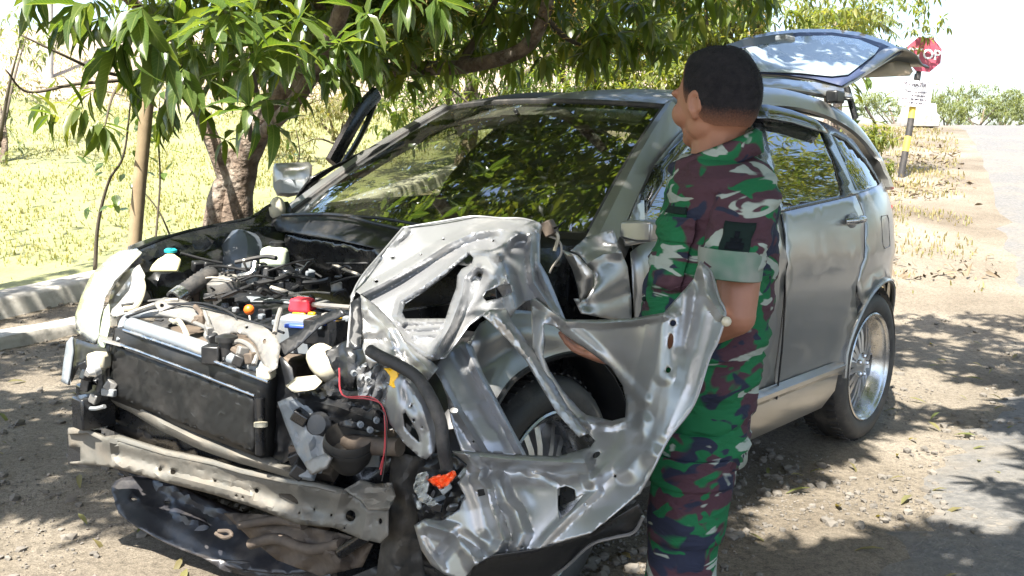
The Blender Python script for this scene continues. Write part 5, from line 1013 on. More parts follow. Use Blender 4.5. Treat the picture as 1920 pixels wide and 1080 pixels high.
FF = [([(1003, 562), (1062, 604), (1130, 606), (1182, 602), (1244, 592)], .020, 7, 'v'), ([(1245, 590), (1232, 680), (1212, 750), (1204, 840), (1180, 880)], .035, 22, 'v'), ([(1062, 610), (1130, 668), (1180, 720), (1208, 750)], .014, 10, 'v'),
      ([(1258, 596), (1252, 640), (1246, 704)], .014, 16, 'b'), ([(1286, 556), (1280, 600), (1268, 690), (1244, 760), (1226, 850)], .03, 14, 's'), ([(1300, 530), (1298, 590), (1286, 650)], -.025, 13, 's'), ([(1326, 560), (1312, 620), (1286, 720), (1246, 815)], .018, 14, 'v'), ([(1316, 500), (1326, 550), (1352, 590)], .03, 9, 'v'),
      ([(1022, 600), (1012, 650), (1026, 700), (1070, 762), (1112, 800)], .03, 12, 's'), ([(1180, 756), (1178, 790), (1146, 800), (1100, 790)], .022, 8, 'v'),
      ([(850, 848), (900, 856), (960, 862), (1040, 866), (1094, 868)], .045, 14, 'v'), ([(880, 880), (960, 888), (1060, 892), (1090, 880)], -.03, 14, 's'), ([(1094, 860), (1110, 900), (1150, 862), (1194, 820), (1206, 790)], .03, 14, 'v'), ([(1126, 880), (1170, 846), (1196, 830)], -.02, 10, 's'),
      ([(872, 850), (890, 870), (902, 882), (896, 900), (914, 918), (920, 950), (934, 985), (944, 1012), (930, 1035)], .05, 10, 'v'), ([(884, 900), (905, 950), (912, 990)], -.03, 14, 's'), ([(936, 900), (950, 940), (970, 960), (982, 1000), (970, 1025)], .04, 12, 'v'), ([(960, 905), (975, 950)], -.02, 16, 's'),
      ([(1120, 920), (1070, 965), (1030, 1005), (1010, 1030)], .018, 8, 'v'), ([(1210, 880), (1150, 920), (1100, 950)], -.015, 16, 's'), ([(782, 990), (800, 1030), (830, 1070)], .02, 7, 'v'), ([(800, 985), (850, 1000), (880, 1030), (890, 1055)], .04, 14, 'v'), ([(830, 1040), (860, 1005), (900, 1030)], -.035, 12, 'v'), ([(1045, 905), (1010, 890), (990, 885)], .016, 6, 'v')]
FF = [(L_, h_ * (.72 if min(q[1] for q in L_) > 840 and h_ != .045 else .9), w_ * 1.35, k_) for L_, h_, w_, k_ in FF]
fen = plate('torn_fender', FN, FA, M['silver_wing'], FF, FH, amp=.0014, lam=120, seed=21, step=4.0, thick=.0025, sharp=34)
plate('fender_flange', [(886, 1062), (926, 1041), (1004, 1030), (1058, 1014), (1107, 1000), (1150, 974), (1198, 945), (1207, 966), (1188, 997), (1107, 1021), (1058, 1065), (1020, 1090), (880, 1092)], [A(886, 1062, d=2.04), A(1004, 1030, d=1.97), A(1198, 945, d=1.90), A(1188, 997, d=1.98), A(1058, 1065, d=2.10), A(880, 1092, d=2.16), A(1107, 1021, d=2.02)], M['black'], [([(900, 1075), (1010, 1056), (1110, 1010), (1190, 975)], -.02, 14, 's')], parent=fen, amp=.004, lam=60, step=7)  # silver flange coloured black for the shade on its underside
rod('flange_edge', [(1020, 1089, 2.15), (1058, 1066, 2.09), (1107, 1022, 2.01), (1150, 1008, 1.99), (1188, 998, 1.97), (1206, 968, 1.93)], 3, M['silver_in'], fen, n=6)
rod('fender_edge_bead', [(1313, 491, 1.975), (1334, 512, 1.95), (1348, 558, 1.91), (1360, 588, 1.89), (1346, 640, 1.885), (1330, 672, 1.88), (1301, 758, 1.85), (1254, 822, 1.865), (1224, 880, 1.87), (1198, 926, 1.89)], 2.2, M['silver_in'], fen, n=6)
for x, y in ((1262, 606), (1251, 676)): cb(MB().lathe([(.0105, 0), (.012, .004), (.0075, .005), (.0075, 0)], Kv(x, y, d=1.985), Kv(x, y, d=1.8) - Kv(x, y, d=2.0), 14, True), 'pressed_ring', M['silver_in'], fen)
cb(MB().ball(Kv(1362, 603, d=1.88), .010, 6), 'bolt_head', M['white_plast'], fen)
# lamp wreckage caught in the fender
plate('indicator_lens', [(802, 900), (815, 893), (836, 890), (850, 882), (855, 890), (842, 908), (826, 916), (812, 908)], [A(802, 900, d=2.12), A(855, 890, d=2.08), A(826, 916, d=2.10)], M['orangelens'], amp=.010, lam=12, step=3.5, thick=.006)
plate('broken_lens', [(775, 915), (782, 890), (800, 884), (806, 896), (800, 925), (822, 945), (808, 950), (788, 940)], [A(775, 915, d=2.14), A(800, 884, d=2.12), A(822, 945, d=2.08)], M['haze_lens'], amp=.014, lam=16, seed=6, step=4)
plate('gap_shade_sheet', [(790, 850), (850, 850), (880, 880), (870, 940), (840, 975), (790, 985), (772, 930)], [A(790, 850, d=2.28), A(880, 880, d=2.2), A(840, 975, d=2.26), A(772, 930, d=2.3)], M['black'], amp=.012, lam=24, step=7)  # black sheet put in for the shade of the gap beside the bracket
for i in range(10): blk('lamp_debris', (r_.uniform(785, 872), r_.uniform(870, 970), 2.16 + r_.uniform(-.04, .04)), (r_.uniform(.01, .04), r_.uniform(.01, .03), r_.uniform(.01, .03)), M[r_.choice(['black', 'silver_in', 'greyplast', 'haze_lens'])], rz=r_.uniform(0, 3), tilt=r_.uniform(-1, 1))

# ================================================================== the man in camouflage
def camo_mat(name, sc=1.0):
    m = bpy.data.materials.new(name); m.use_nodes = True; n = m.node_tree.nodes; l = m.node_tree.links; b = n['Principled BSDF']; b.inputs['Roughness'].default_value = .85; b.inputs['Specular IOR Level'].default_value = .25
    b.inputs['Sheen Weight'].default_value = .0
    tc = n.new('ShaderNodeTexCoord'); src = None
    def lay(loc, s, thr, col, src, soft=.012, rid=False, rot=0.0, dist=1.1):
        mp = n.new('ShaderNodeMapping'); mp.inputs['Location'].default_value = loc; mp.inputs['Scale'].default_value = s; mp.inputs['Rotation'].default_value = (0, rot, .3); l.new(tc.outputs['Object'], mp.inputs['Vector'])
        t = n.new('ShaderNodeTexNoise'); t.inputs['Scale'].default_value = sc; t.inputs['Detail'].default_value = 2.2; t.inputs['Roughness'].default_value = .45; t.inputs['Distortion'].default_value = dist
        l.new(mp.outputs[0], t.inputs['Vector']); f = t.outputs['Fac']
        if rid:
            a = n.new('ShaderNodeMath'); a.operation = 'SUBTRACT'; a.inputs[1].default_value = .5; l.new(f, a.inputs[0]); q = n.new('ShaderNodeMath'); q.operation = 'ABSOLUTE'; l.new(a.outputs[0], q.inputs[0])
            z = n.new('ShaderNodeMath'); z.operation = 'SUBTRACT'; z.inputs[0].default_value = 1; l.new(q.outputs[0], z.inputs[1]); f = z.outputs[0]
        r = n.new('ShaderNodeMapRange'); r.inputs['From Min'].default_value = thr - soft; r.inputs['From Max'].default_value = thr + soft; l.new(f, r.inputs['Value'])
        x = n.new('ShaderNodeMix'); x.data_type = 'RGBA'; l.new(r.outputs[0], x.inputs['Factor']); x.inputs['B'].default_value = (*col, 1)
        if src is None: x.inputs['A'].default_value = (.010, .110, .042, 1)
        else: l.new(src, x.inputs['A'])
        return x.outputs['Result']
    src = lay((3, 1, 0), (6, 6, 9), .50, (.060, .028, .038), src, rot=.35)
    src = lay((9, 5, 2), (7, 7, 11), .585, (.018, .022, .042), src, rot=.5)
    src = lay((1, 7, 4), (9, 9, 13), .615, (.010, .110, .042), src, rot=-.3)
    src = lay((5, 2, 8), (6, 6, 15), .575, (.28, .315, .28), src, rot=.55, dist=1.6)
    src = lay((2, 8, 1), (10, 10, 20), .655, (.018, .022, .042), src, rot=.3)
    l.new(src, b.inputs['Base Color'])
    t = n.new('ShaderNodeTexNoise'); t.inputs['Scale'].default_value = 420; l.new(tc.outputs['Object'], t.inputs['Vector']); bp = n.new('ShaderNodeBump'); bp.inputs['Strength'].default_value = .25; bp.inputs['Distance'].default_value = .001
    l.new(t.outputs['Fac'], bp.inputs['Height'])
    mp = n.new('ShaderNodeMapping'); mp.inputs['Scale'].default_value = (7, 7, 15); mp.inputs['Rotation'].default_value = (0, .6, 0); l.new(tc.outputs['Object'], mp.inputs['Vector']); t2 = n.new('ShaderNodeTexNoise'); t2.inputs['Scale'].default_value = 1.3; t2.inputs['Detail'].default_value = 3; t2.inputs['Distortion'].default_value = .8; l.new(mp.outputs[0], t2.inputs['Vector'])
    b2 = n.new('ShaderNodeBump'); b2.inputs['Strength'].default_value = .8; b2.inputs['Distance'].default_value = .022; l.new(t2.outputs['Fac'], b2.inputs['Height']); l.new(bp.outputs[0], b2.inputs['Normal']); l.new(b2.outputs[0], b.inputs['Normal']); return m
M['camo'] = camo_mat('camouflage_cloth', .92)
M['camo_in'] = mat('cloth_inside', (.205, .225, .195), .9, bump=.25, bscale=400, dist=.001, col2=(.09, .165, .12), var=.10, vscale=11, detail=2)
M['skin'] = mat('skin', (.26, .118, .072), .5, bump=.15, bscale=160, dist=.0008, col2=(.34, .16, .10), var=.3, vscale=9, spec=.4)
M['skin'].node_tree.nodes['Principled BSDF'].inputs['Subsurface Weight'].default_value = .08
M['skin'].node_tree.nodes['Principled BSDF'].inputs['Subsurface Radius'].default_value = (.01, .004, .002)
M['hair'] = mat('black_hair', (.006, .006, .009), .75, spec=.18, bump=.9, bscale=260, dist=.003, col2=(.022, .020, .022), var=.2, vscale=60)
def fade_mat():
    m = M['hair'].copy(); m.name = 'cropped_hair_fading_to_skin'; n = m.node_tree.nodes; l = m.node_tree.links; b = n['Principled BSDF']; src = b.inputs['Base Color'].links[0].from_socket
    a = n.new('ShaderNodeAttribute'); a.attribute_name = 'fade'; tc = n.new('ShaderNodeTexCoord'); t = n.new('ShaderNodeTexNoise'); t.inputs['Scale'].default_value = 260; l.new(tc.outputs['Object'], t.inputs['Vector'])
    ad = n.new('ShaderNodeMath'); ad.operation = 'MULTIPLY_ADD'; ad.inputs[1].default_value = .14; l.new(t.outputs['Fac'], ad.inputs[0]); l.new(a.outputs['Fac'], ad.inputs[2])
    r = n.new('ShaderNodeMapRange'); r.inputs['From Min'].default_value = .88; r.inputs['From Max'].default_value = 1.14; l.new(ad.outputs[0], r.inputs['Value'])
    x = n.new('ShaderNodeMix'); x.data_type = 'RGBA'; l.new(r.outputs[0], x.inputs['Factor']); l.new(src, x.inputs['A']); x.inputs['B'].default_value = (.26, .118, .072, 1); l.new(x.outputs['Result'], b.inputs['Base Color']); return m
M['hair_fade'] = fade_mat()
M['patch'] = mat('dark_patch', (.007, .016, .014), .9, spec=.2); M['patch_mark'] = mat('patch_mark', (.003, .005, .008), .9, spec=.2)
M['boot'] = mat('black_boot', (.012, .012, .012), .45)
mx_, my_ = Wd(1300, 1080, 2.30)[:2]
man = empty('person', (mx_, my_, 0), label='man in green, maroon and white camouflage uniform looking away, one hand held out palm up', cat='person')
MR = Vector((1, 0, 0)); MF = Vector((0, 1, 0))
hf_ = Vector((-.62, .78, -.05)).normalized(); hl_ = Vector((0, 0, 1)).cross(hf_).normalized(); hu_ = hf_.cross(hl_)
HC_ = Wv(1343, 185, 2.25); HM = Matrix((hf_, hl_, hu_)).transposed()
def hp_(f, l, u): return HC_ + hf_ * f + hl_ * l + hu_ * u
bd_ = MB()
def cap(a, b, ra, rb, n=12):
    a, b = Vector(a), Vector(b); bd_.tube([a.lerp(b, t) for t in (0, .33, .66, 1)], [ra + (rb - ra) * t for t in (0, .33, .66, 1)], n); bd_.ball(a, ra, 8); bd_.ball(b, rb, 8)
bd_.ball(hp_(-.004, 0, .0), (.101, .078, .106), 14, HM); bd_.ball(hp_(.030, 0, -.060), (.056, .056, .058), 12, HM); bd_.ball(hp_(.058, 0, -.088), (.032, .036, .024), 10, HM)
for s in (-1, 1):
    bd_.ball(hp_(.056, s * .036, -.032), (.040, .032, .034), 10, HM); bd_.ball(hp_(.078, s * .030, .016), (.020, .032, .012), 8, HM)
    bd_.ball(hp_(.005, s * .050, -.058), (.04, .018, .035), 8, HM)
    e0 = hp_(-.002, s * .076, -.014); em = Matrix.Rotation(s * .35, 3, 'Z') @ HM
    bd_.ball(e0, (.015, .008, .025), 10, em); bd_.ball(hp_(.0, s * .076, -.038), (.011, .009, .014), 8, HM)
    bd_.tube([e0 + em @ Vector((.0135 * math.cos(t) - .002, s * .008, .0245 * math.sin(t))) for t in np.linspace(-1.2, 4.0, 16)], .0058, 6)
cap(hp_(.092, 0, .008), hp_(.112, 0, -.030), .010, .014); bd_.ball(hp_(.104, .014, -.032), (.012, .009, .009), 8, HM); bd_.ball(hp_(.104, -.014, -.032), (.012, .009, .009), 8, HM)
bd_.ball(hp_(.084, 0, -.060), (.014, .026, .008), 8, HM); bd_.ball(hp_(.080, 0, -.072), (.014, .022, .008), 8, HM)
cap(hp_(-.018, 0, -.05), Wv(1343, 292, 2.27), .056, .061); cap(Wv(1345, 285, 2.28), Wv(1352, 340, 2.28), .060, .07)
ts = Wv(1352, 345, 2.28); th = Wv(1318, 770, 2.30); cap(ts + Vector((0, 0, -.05)), th, .08, .085)
cap(Wv(1352, 372, 2.20), Wv(1345, 372, 2.38), .05, .05)
SH, EL, WR = Wv(1398, 345, 2.13), Wv(1380, 592, 2.07), Wv(1166, 676, 2.30)
cap(SH.lerp(EL, .15), SH.lerp(EL, .5), .046, .052); cap(SH.lerp(EL, .5), EL, .053, .042); cap(EL, EL.lerp(WR, .35), .043, .044); cap(EL.lerp(WR, .35), WR, .043, .026)
RS, RE, RW = Wv(1335, 350, 2.46), Wv(1290, 560, 2.56), Wv(1240, 700, 2.46); cap(RS.lerp(RE, .15), RE, .04, .04); cap(RE, RW, .04, .026)
def hand(wr, d, up, s):
    d = d.normalized(); sd_ = d.cross(up).normalized() * s; up = sd_.cross(d).normalized() * s
    if up.z < 0: up = -up
    pc = wr + d * .055
    bd_.loft([[wr + d * t + sd_ * (w * math.cos(a)) + up * (h * math.sin(a) + o) for a in np.linspace(0, 2 * math.pi, 12, endpoint=False)] for t, w, h, o in ((-.01, .024, .019, 0), (.02, .032, .018, 0), (.05, .040, .016, -.002), (.085, .041, .013, .0), (.098, .038, .010, .002))])
    for k, (o, ln) in enumerate(((.030, .070), (.010, .078), (-.010, .073), (-.029, .058))):
        p = wr + d * .09 + sd_ * o; q = [p - d * .02, p, p + d * ln * .42 + up * .006 + sd_ * o * .10, p + d * ln * .76 + up * .018 + sd_ * o * .14, p + d * ln + up * .032 + sd_ * o * .12]
        bd_.tube(q, [.0095, .0095, .0088, .0080, .0062], 9); bd_.ball(q[-1], .0058, 6)
    p = wr + d * .026 + sd_ * .028; q = [p, p + d * .026 + sd_ * .026 + up * .006, p + d * .054 + sd_ * .034 + up * .014, p + d * .076 + sd_ * .032 + up * .022]
    bd_.tube(q, [.015, .0125, .0105, .008], 9); bd_.ball(q[-1], .008, 6)
hand(WR, Wv(1060, 650, 2.36) - WR, Vector((0, .1, 1)), 1)
hand(RW, RW - RE, Vector((.3, 0, 1)), -1)
LF, RF = Vector((Wd(1288, 1080, 2.22)[0], Wd(1288, 1080, 2.22)[1], 0)), Vector((Wd(1276, 1080, 2.44)[0], Wd(1276, 1080, 2.44)[1], 0))
LH, RH = Wv(1306, 800, 2.23), Wv(1304, 800, 2.40)
for H_, F_ in ((LH, LF), (RH, RF)):
    k = H_.lerp(F_, .46) + Vector((-.015, .01, 0)); cap(H_, k, .070, .05); cap(k, F_ + Vector((0, 0, .09)), .052, .036); cap(F_ + Vector((.03, -.02, .05)), F_ + hf_ * .17 + Vector((0, 0, .035)), .04, .03)
body = bd_.build('body', M['skin'], man, sharp=0)
md = body.modifiers.new('remesh', 'REMESH'); md.mode = 'VOXEL'; md.voxel_size = .0042; md.use_smooth_shade = True
md = body.modifiers.new('smooth', 'SMOOTH'); md.iterations = 6; md.factor = .5
for s in (-1, 1):
    ey = MB().ball(hp_(.074, s * .031, -.006), .0115, 8).build('eye', mat('eye_white' if s < 0 else 'eye_white_b', (.7, .68, .64), .2), man)
    MB().ball(hp_(.0815, s * .0325, -.006), .0055, 6).build('iris', M['hair'], ey)
    MB().tube([hp_(.092, s * .012, .020), hp_(.094, s * .03, .026), hp_(.082, s * .052, .020)], .004, 6).build('eyebrow', M['hair'], man)
# hair: cropped cap, faded towards the neck
V = []; Fc = []; nt, npn = 40, 64
def hairline(ph):    # polar angle (from crown) down to which hair grows; ph = 0 at the face
    a = abs((ph + math.pi) % (2 * math.pi) - math.pi)
    return np.interp(a, [0, .5, .85, 1.05, 1.25, 1.45, 1.75, 2.1, 3.15], [.92, .95, 1.02, 1.22, 1.66, 1.74, 2.12, 2.24, 2.28])
for i in range(nt + 1):
    for k in range(npn):
        ph = 2 * math.pi * k / npn; lim = hairline(ph); t = lim * i / nt
        rr = 1.0 + .115 * (1 - min(1, max(0, (i / nt - .45) / .55)) ** 1.5) + .004 ; n_ = noise.noise(Vector((math.cos(ph) * 3, math.sin(ph) * 3, t * 3))) * .012
        rr = 1.012 + (rr - 1.0) * (.8 + .2 * math.cos(t)) + n_ * (1 - i / nt) + .02 * random.random() * (1 - .7 * i / nt)
        fw_ = max(0, math.cos(ph)) ** 3 * math.exp(-((t - .72) / .28) ** 2); rr += .075 * fw_ + .03 * math.exp(-((t - .62) / .22) ** 2)
        q = Vector((.101 * math.sin(t) * math.cos(ph), .078 * math.sin(t) * math.sin(ph), .106 * math.cos(t))) * rr; q.z = min(q.z, .116 + .004 * n_ * 60 * .2)
        V.append(hp_(-.004, 0, 0) + HM @ q)
Fc = [(i * npn + k, (i + 1) * npn + k, (i + 1) * npn + (k + 1) % npn, i * npn + (k + 1) % npn) for i in range(nt) for k in range(npn)]
hair_o = mesh_obj('hair', V, Fc, M['hair_fade'], man, sharp=0)
at_ = hair_o.data.attributes.new('fade', 'FLOAT', 'POINT'); at_.data.foreach_set('value', [i / nt for i in range(nt + 1) for k in range(npn)])
sv = []; sf = []
for i in range(9000):
    ph = rng.uniform(0, 6.283); lim = hairline(ph); t = lim * (math.sqrt(rng.random()) * .62 + .16 * rng.random() ** 2); n3 = Vector((math.sin(t) * math.cos(ph), math.sin(t) * math.sin(ph), math.cos(t)))
    base = hp_(-.004, 0, 0) + HM @ Vector((n3.x * .101, n3.y * .078, n3.z * .106)) * (1.0 + .10 * (1 - min(1, max(0, (t / lim - .45) / .55)) ** 1.5)); nn = (HM @ n3).normalized()
    fl = (nn + Vector(rng.normal(0, .35, 3)) + HM @ Vector((.35 if t < .9 else -.3, 0, -.35 * t))).normalized(); sd_ = fl.cross(Vector(rng.normal(0, 1, 3))).normalized() * .0007; L_ = rng.uniform(.003, .008) * (1.15 - .65 * t / lim); k = len(sv)
    sv += [base - sd_, base + sd_, base + fl * L_]; sf.append((k, k + 1, k + 2))
tag(mesh_obj('cropped_strands', sv, sf, M['hair'], hair_o, smooth=False), kind='stuff')

# shirt: rings seen from the camera: (px, py, depth, half width px, half depth m)
SR = [(1343, 290, 2.27, 59, .085), (1345, 299, 2.275, 71, .10), (1349, 308, 2.28, 85, .14), (1351, 326, 2.28, 90, .175), (1351, 350, 2.28, 98, .19), (1347, 395, 2.28, 103, .185), (1342, 440, 2.28, 106, .18), (1335, 490, 2.285, 113, .175),
      (1327, 545, 2.29, 116, .17), (1319, 600, 2.29, 115, .165), (1314, 660, 2.295, 109, .16), (1313, 720, 2.30, 99, .155), (1316, 775, 2.30, 84, .15), (1319, 812, 2.30, 74, .145), (1319, 832, 2.30, 71, .142), (1319, 834, 2.30, 66, .135)]
SRa = np.array(SR, float)
def shirt(v, th, off=0):
    i = np.interp(v, SRa[:, 1], np.arange(len(SR))); px = np.interp(v, SRa[:, 1], SRa[:, 0]); d = np.interp(v, SRa[:, 1], SRa[:, 2]); hw = np.interp(v, SRa[:, 1], SRa[:, 3]); hd_ = np.interp(v, SRa[:, 1], SRa[:, 4])
    c = Wv(px, v, d); a = hw * d / F
    w = .010 * noise.noise(Vector((math.cos(th) * 1.6, math.sin(th) * 1.6, v * .030))) + .005 * abs(noise.noise(Vector((math.cos(th) * 2.6 + v * .02, math.sin(th) * 2.6, v * .045 + 9)))) * 2.4 - .004 + .005 * noise.noise(Vector((math.cos(th) * 3 + v * .012, math.sin(th) * 3, v * .06 + 5)))
    w += .005 * math.sin(v * .10 + 3 * math.cos(th)) * (1 if v > 600 else .3)
    e = .82
    cx, sx = math.cos(th), math.sin(th); cx = math.copysign(abs(cx) ** e, cx); sx = math.copysign(abs(sx) ** e, sx)
    return c + MR * cx * (a + w + off) + MF * sx * (hd_ + w + off)
vs = np.interp(np.linspace(0, 1, 64), [0, .08, .98, 1], [290, 312, 832, 834]); ths = np.linspace(0, 2 * math.pi, 56, endpoint=False)
shirt_o = MB().loft([[shirt(v, t) for t in ths] for v in vs], cap=False).build('shirt', M['camo'], man, sharp=0, thick=.003)
def patch_on(fn, name, v0, v1, t0, t1, off, m, parent, nv=10, nt=10, thick=.003):
    V = [fn(v0 + (v1 - v0) * i / nv, t0 + (t1 - t0) * k / nt, off) for i in range(nv + 1) for k in range(nt + 1)]
    return mesh_obj(name, V, [(i * (nt + 1) + k, i * (nt + 1) + k + 1, (i + 1) * (nt + 1) + k + 1, (i + 1) * (nt + 1) + k) for i in range(nv) for k in range(nt)], m, parent, sharp=0, thick=thick)
# th: 0 = right of picture, -pi/2 = towards the camera, pi = left of picture
ck = patch_on(shirt, 'chest_pocket', 420, 532, -2.95, -2.15, .009, M['camo'], shirt_o); patch_on(shirt, 'pocket_flap', 402, 446, -2.98, -2.12, .014, M['camo'], shirt_o)
patch_on(shirt, 'name_tape', 385, 397, -2.9, -2.35, .008, M['patch'], shirt_o)
for v in (560, 640): MB().ball(shirt(v, -3.05, .004), (.006, .006, .006), 6).build('button', M['patch'], shirt_o)
V = [];
for t in (0, .35, .7, 1.0):
    for k in range(41):
        a = R_(205) + R_(335) * k / 40 - R_(0); an = -a
        base = Wv(1345, 293, 2.268); rx_, ry_ = (.083 + .022 * max(0, t - .35)) , .088 + .02 * max(0, t - .35)
        up_ = (.034 if t == .35 else .030 if t == 0 else .012 if t == .7 else -.018) if t else -.008
        up_ = {0: -.012, .35: .030, .7: .022, 1.0: -.022}[t]
        tilt = .036 * math.cos(an)
        p = base + MR * math.cos(an) * (rx_ + (.006 if t > .5 else 0)) + MF * math.sin(an) * (ry_ + (.006 if t > .5 else 0)) + Vector((0, 0, up_ + tilt - (.03 if (k < 3 or k > 37) and t == 1 else 0)))
        V.append(p)
mesh_obj('collar', V, [(i * 41 + k, i * 41 + k + 1, (i + 1) * 41 + k + 1, (i + 1) * 41 + k) for i in range(3) for k in range(40)], M['camo'], shirt_o, sharp=0, thick=.003)
# sleeve and turned-up cuff
SV = [(1378, 304, 2.22, .020), (1386, 312, 2.20, .045), (1396, 326, 2.165, .064), (1400, 360, 2.12, .072), (1394, 400, 2.10, .070), (1384, 440, 2.08, .067), (1374, 475, 2.07, .066), (1371, 497, 2.065, .064)]
SVa = np.array(SV, float)
def sleeve(v, th, off=0):
    px, d, r = (np.interp(v, SVa[:, 1], SVa[:, j]) for j in (0, 2, 3)); w = .006 * noise.noise(Vector((math.cos(th) * 1.5, math.sin(th) * 1.5, v * .04 + 20))) + .003 * math.sin(v * .16 + 2 * math.sin(th))
    return Wv(px, v, d) + (MR * math.cos(th) + (MF + Vector((0, 0, .15))) * math.sin(th)) * (r + w + off) + Vector((0, 0, -.008 * math.cos(th) * 0))
slo = MB().loft([[sleeve(v, t) for t in np.linspace(0, 2 * math.pi, 40, endpoint=False)] for v in np.linspace(304, 497, 30)], cap=False).build('sleeve', M['camo'], shirt_o, sharp=0, thick=.003)
V = []; rings = []
for v, r in ((512, .058), (522, .062), (520, .0665), (500, .0675), (475, .0685), (466, .0675), (467, .064)):
    c = Wv(np.interp(v, [466, 522], [1370, 1369]), v, 2.065); rings.append([c + (MR * math.cos(t) + MF * math.sin(t)) * (r + .0025 * noise.noise(Vector((math.cos(t) * 2, math.sin(t) * 2, v * .05)))) + Vector((0, 0, -.004 * math.cos(t))) for t in np.linspace(0, 2 * math.pi, 40, endpoint=False)])
MB().loft(rings, cap=False).build('rolled_cuff', M['camo_in'], shirt_o, sharp=40)
pt = patch_on(sleeve, 'shoulder_patch', 404, 464, -2.28, -1.42, .006, M['patch'], slo)
mk = []
for (y0, y1, a, b_) in ((418, 432, -1.93, -1.80), (432, 440, -2.02, -1.70), (440, 452, -2.10, -1.62)): patch_on(sleeve, 'patch_emblem', y0, y1, a, b_, .0095, M['patch_mark'], pt, 3, 4, .001)
sl2 = MB().loft([[RS.lerp(RE, t) + (MR * math.cos(a) + MF * math.sin(a)) * (.066 - .01 * t) for a in np.linspace(0, 2 * math.pi, 24, endpoint=False)] for t in np.linspace(0, .75, 8)], cap=False).build('sleeve', M['camo'], shirt_o, sharp=0, thick=.003)
# trousers with cargo pockets
def legpt(F_, H_, sgn):
    L0 = [(.0, .092, .098), (.12, .090, .096), (.30, .084, .090), (.46, .080, .084), (.62, .080, .082), (.82, .074, .076), (.93, .07, .074)]
    La = np.array(L0)
    def f(t, th, off=0):
        c = H_.lerp(F_, t) + Vector((-.015, .01, 0)) * math.sin(math.pi * min(1, t / .92)); a = np.interp(t, La[:, 0], La[:, 1]); b_ = np.interp(t, La[:, 0], La[:, 2])
        w = .007 * noise.noise(Vector((math.cos(th) * 1.6, math.sin(th) * 1.6, t * 9 + sgn * 7))) + .003 * noise.noise(Vector((math.cos(th) * 3, math.sin(th) * 3 + t * 6, t * 14)))
        if t > .8: w += .01 * (t - .8) / .13
        return c + MR * math.cos(th) * (a + w + off) + MF * math.sin(th) * (b_ + w + off)
    return f
ll, rl_ = legpt(LF, LH, 1), legpt(RF, RH, -1)
hipr = [[Wv(1318, v, 2.31) + MR * math.cos(a) * hw * 2.31 / F + MF * math.sin(a) * hd_ for a in np.linspace(0, 2 * math.pi, 40, endpoint=False)] for v, hw, hd_ in ((690, 88, .13), (760, 86, .155), (810, 82, .165), (845, 78, .165))]
tro = MB().loft(hipr)
for f in (ll, rl_): tro.loft([[f(t, a) for a in np.linspace(0, 2 * math.pi, 36, endpoint=False)] for t in np.linspace(.0, .93, 44)])
tro = tro.build('trousers', M['camo'], man, sharp=0)
for nm, t0, t1, off in (('cargo_pocket', .145, .345, .007), ('cargo_flap', .07, .165, .011)):
    patch_on(ll, nm, t0, t1, -2.9, -.35, off, M['camo'], tro, 12, 16, .004)
for F_ in (LF, RF):
    bt_ = MB(); k = F_
    bt_.tube([k + Vector((0, 0, .30)), k + Vector((.005, 0, .18)), k + Vector((.012, -.005, .09)), k + Vector((.012, -.005, .03))], [.058, .054, .056, .060], 16)
    bt_.loft([[k + hf_ * t + hl_ * (w * math.cos(a)) + Vector((0, 0, .028 + h * .5 + h * .5 * math.sin(a))) for a in np.linspace(0, 2 * math.pi, 16, endpoint=False)] for t, w, h in ((-.06, .034, .07), (-.02, .045, .10), (.05, .048, .10), (.12, .050, .065), (.18, .046, .05), (.215, .025, .035))])
    bo_ = bt_.build('boot', M['boot'], man, sharp=40)
    MB().loft([[k + hf_ * t + hl_ * s * w + Vector((0, 0, z)) for s, z in ((-1, .002), (1, .002), (1, .03), (-1, .03))] for t, w in ((-.075, .034), (.0, .046), (.12, .052), (.2, .04), (.228, .02))]).build('boot_sole', M['rubber'], bo_)

# ================================================================== trees and plants
M['bark'] = mat('mango_bark', (.075, .052, .038), .9, bump=1.0, bscale=30, dist=.03, col2=(.22, .165, .125), var=.14, vscale=11, grime=(.40, .37, .32), gscale=8, gamt=.85)
M['twig'] = mat('twig', (.075, .060, .042), .85, bump=.4, bscale=40)
M['mango'] = leaf_mat('mango_leaf', [(.035, .072, .018), (.055, .100, .022), (.075, .125, .028), (.045, .080, .022), (.10, .14, .03), (.06, .10, .03)], .40, .26, .75, True)
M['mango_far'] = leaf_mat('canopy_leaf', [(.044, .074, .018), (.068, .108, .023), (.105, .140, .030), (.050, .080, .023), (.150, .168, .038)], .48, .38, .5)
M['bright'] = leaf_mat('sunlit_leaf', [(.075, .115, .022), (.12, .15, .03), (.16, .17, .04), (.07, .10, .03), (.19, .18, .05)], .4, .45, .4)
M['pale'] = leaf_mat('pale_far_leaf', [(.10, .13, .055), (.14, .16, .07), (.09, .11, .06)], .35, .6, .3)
M['drydark'] = leaf_mat('shrub_leaf', [(.12, .10, .05), (.16, .15, .06), (.10, .12, .04), (.20, .17, .09)], .3, .6, .3)
M['blossom'] = leaf_mat('blossom', [(.36, .27, .09), (.42, .34, .15), (.28, .16, .07)], .3, .7, .2)

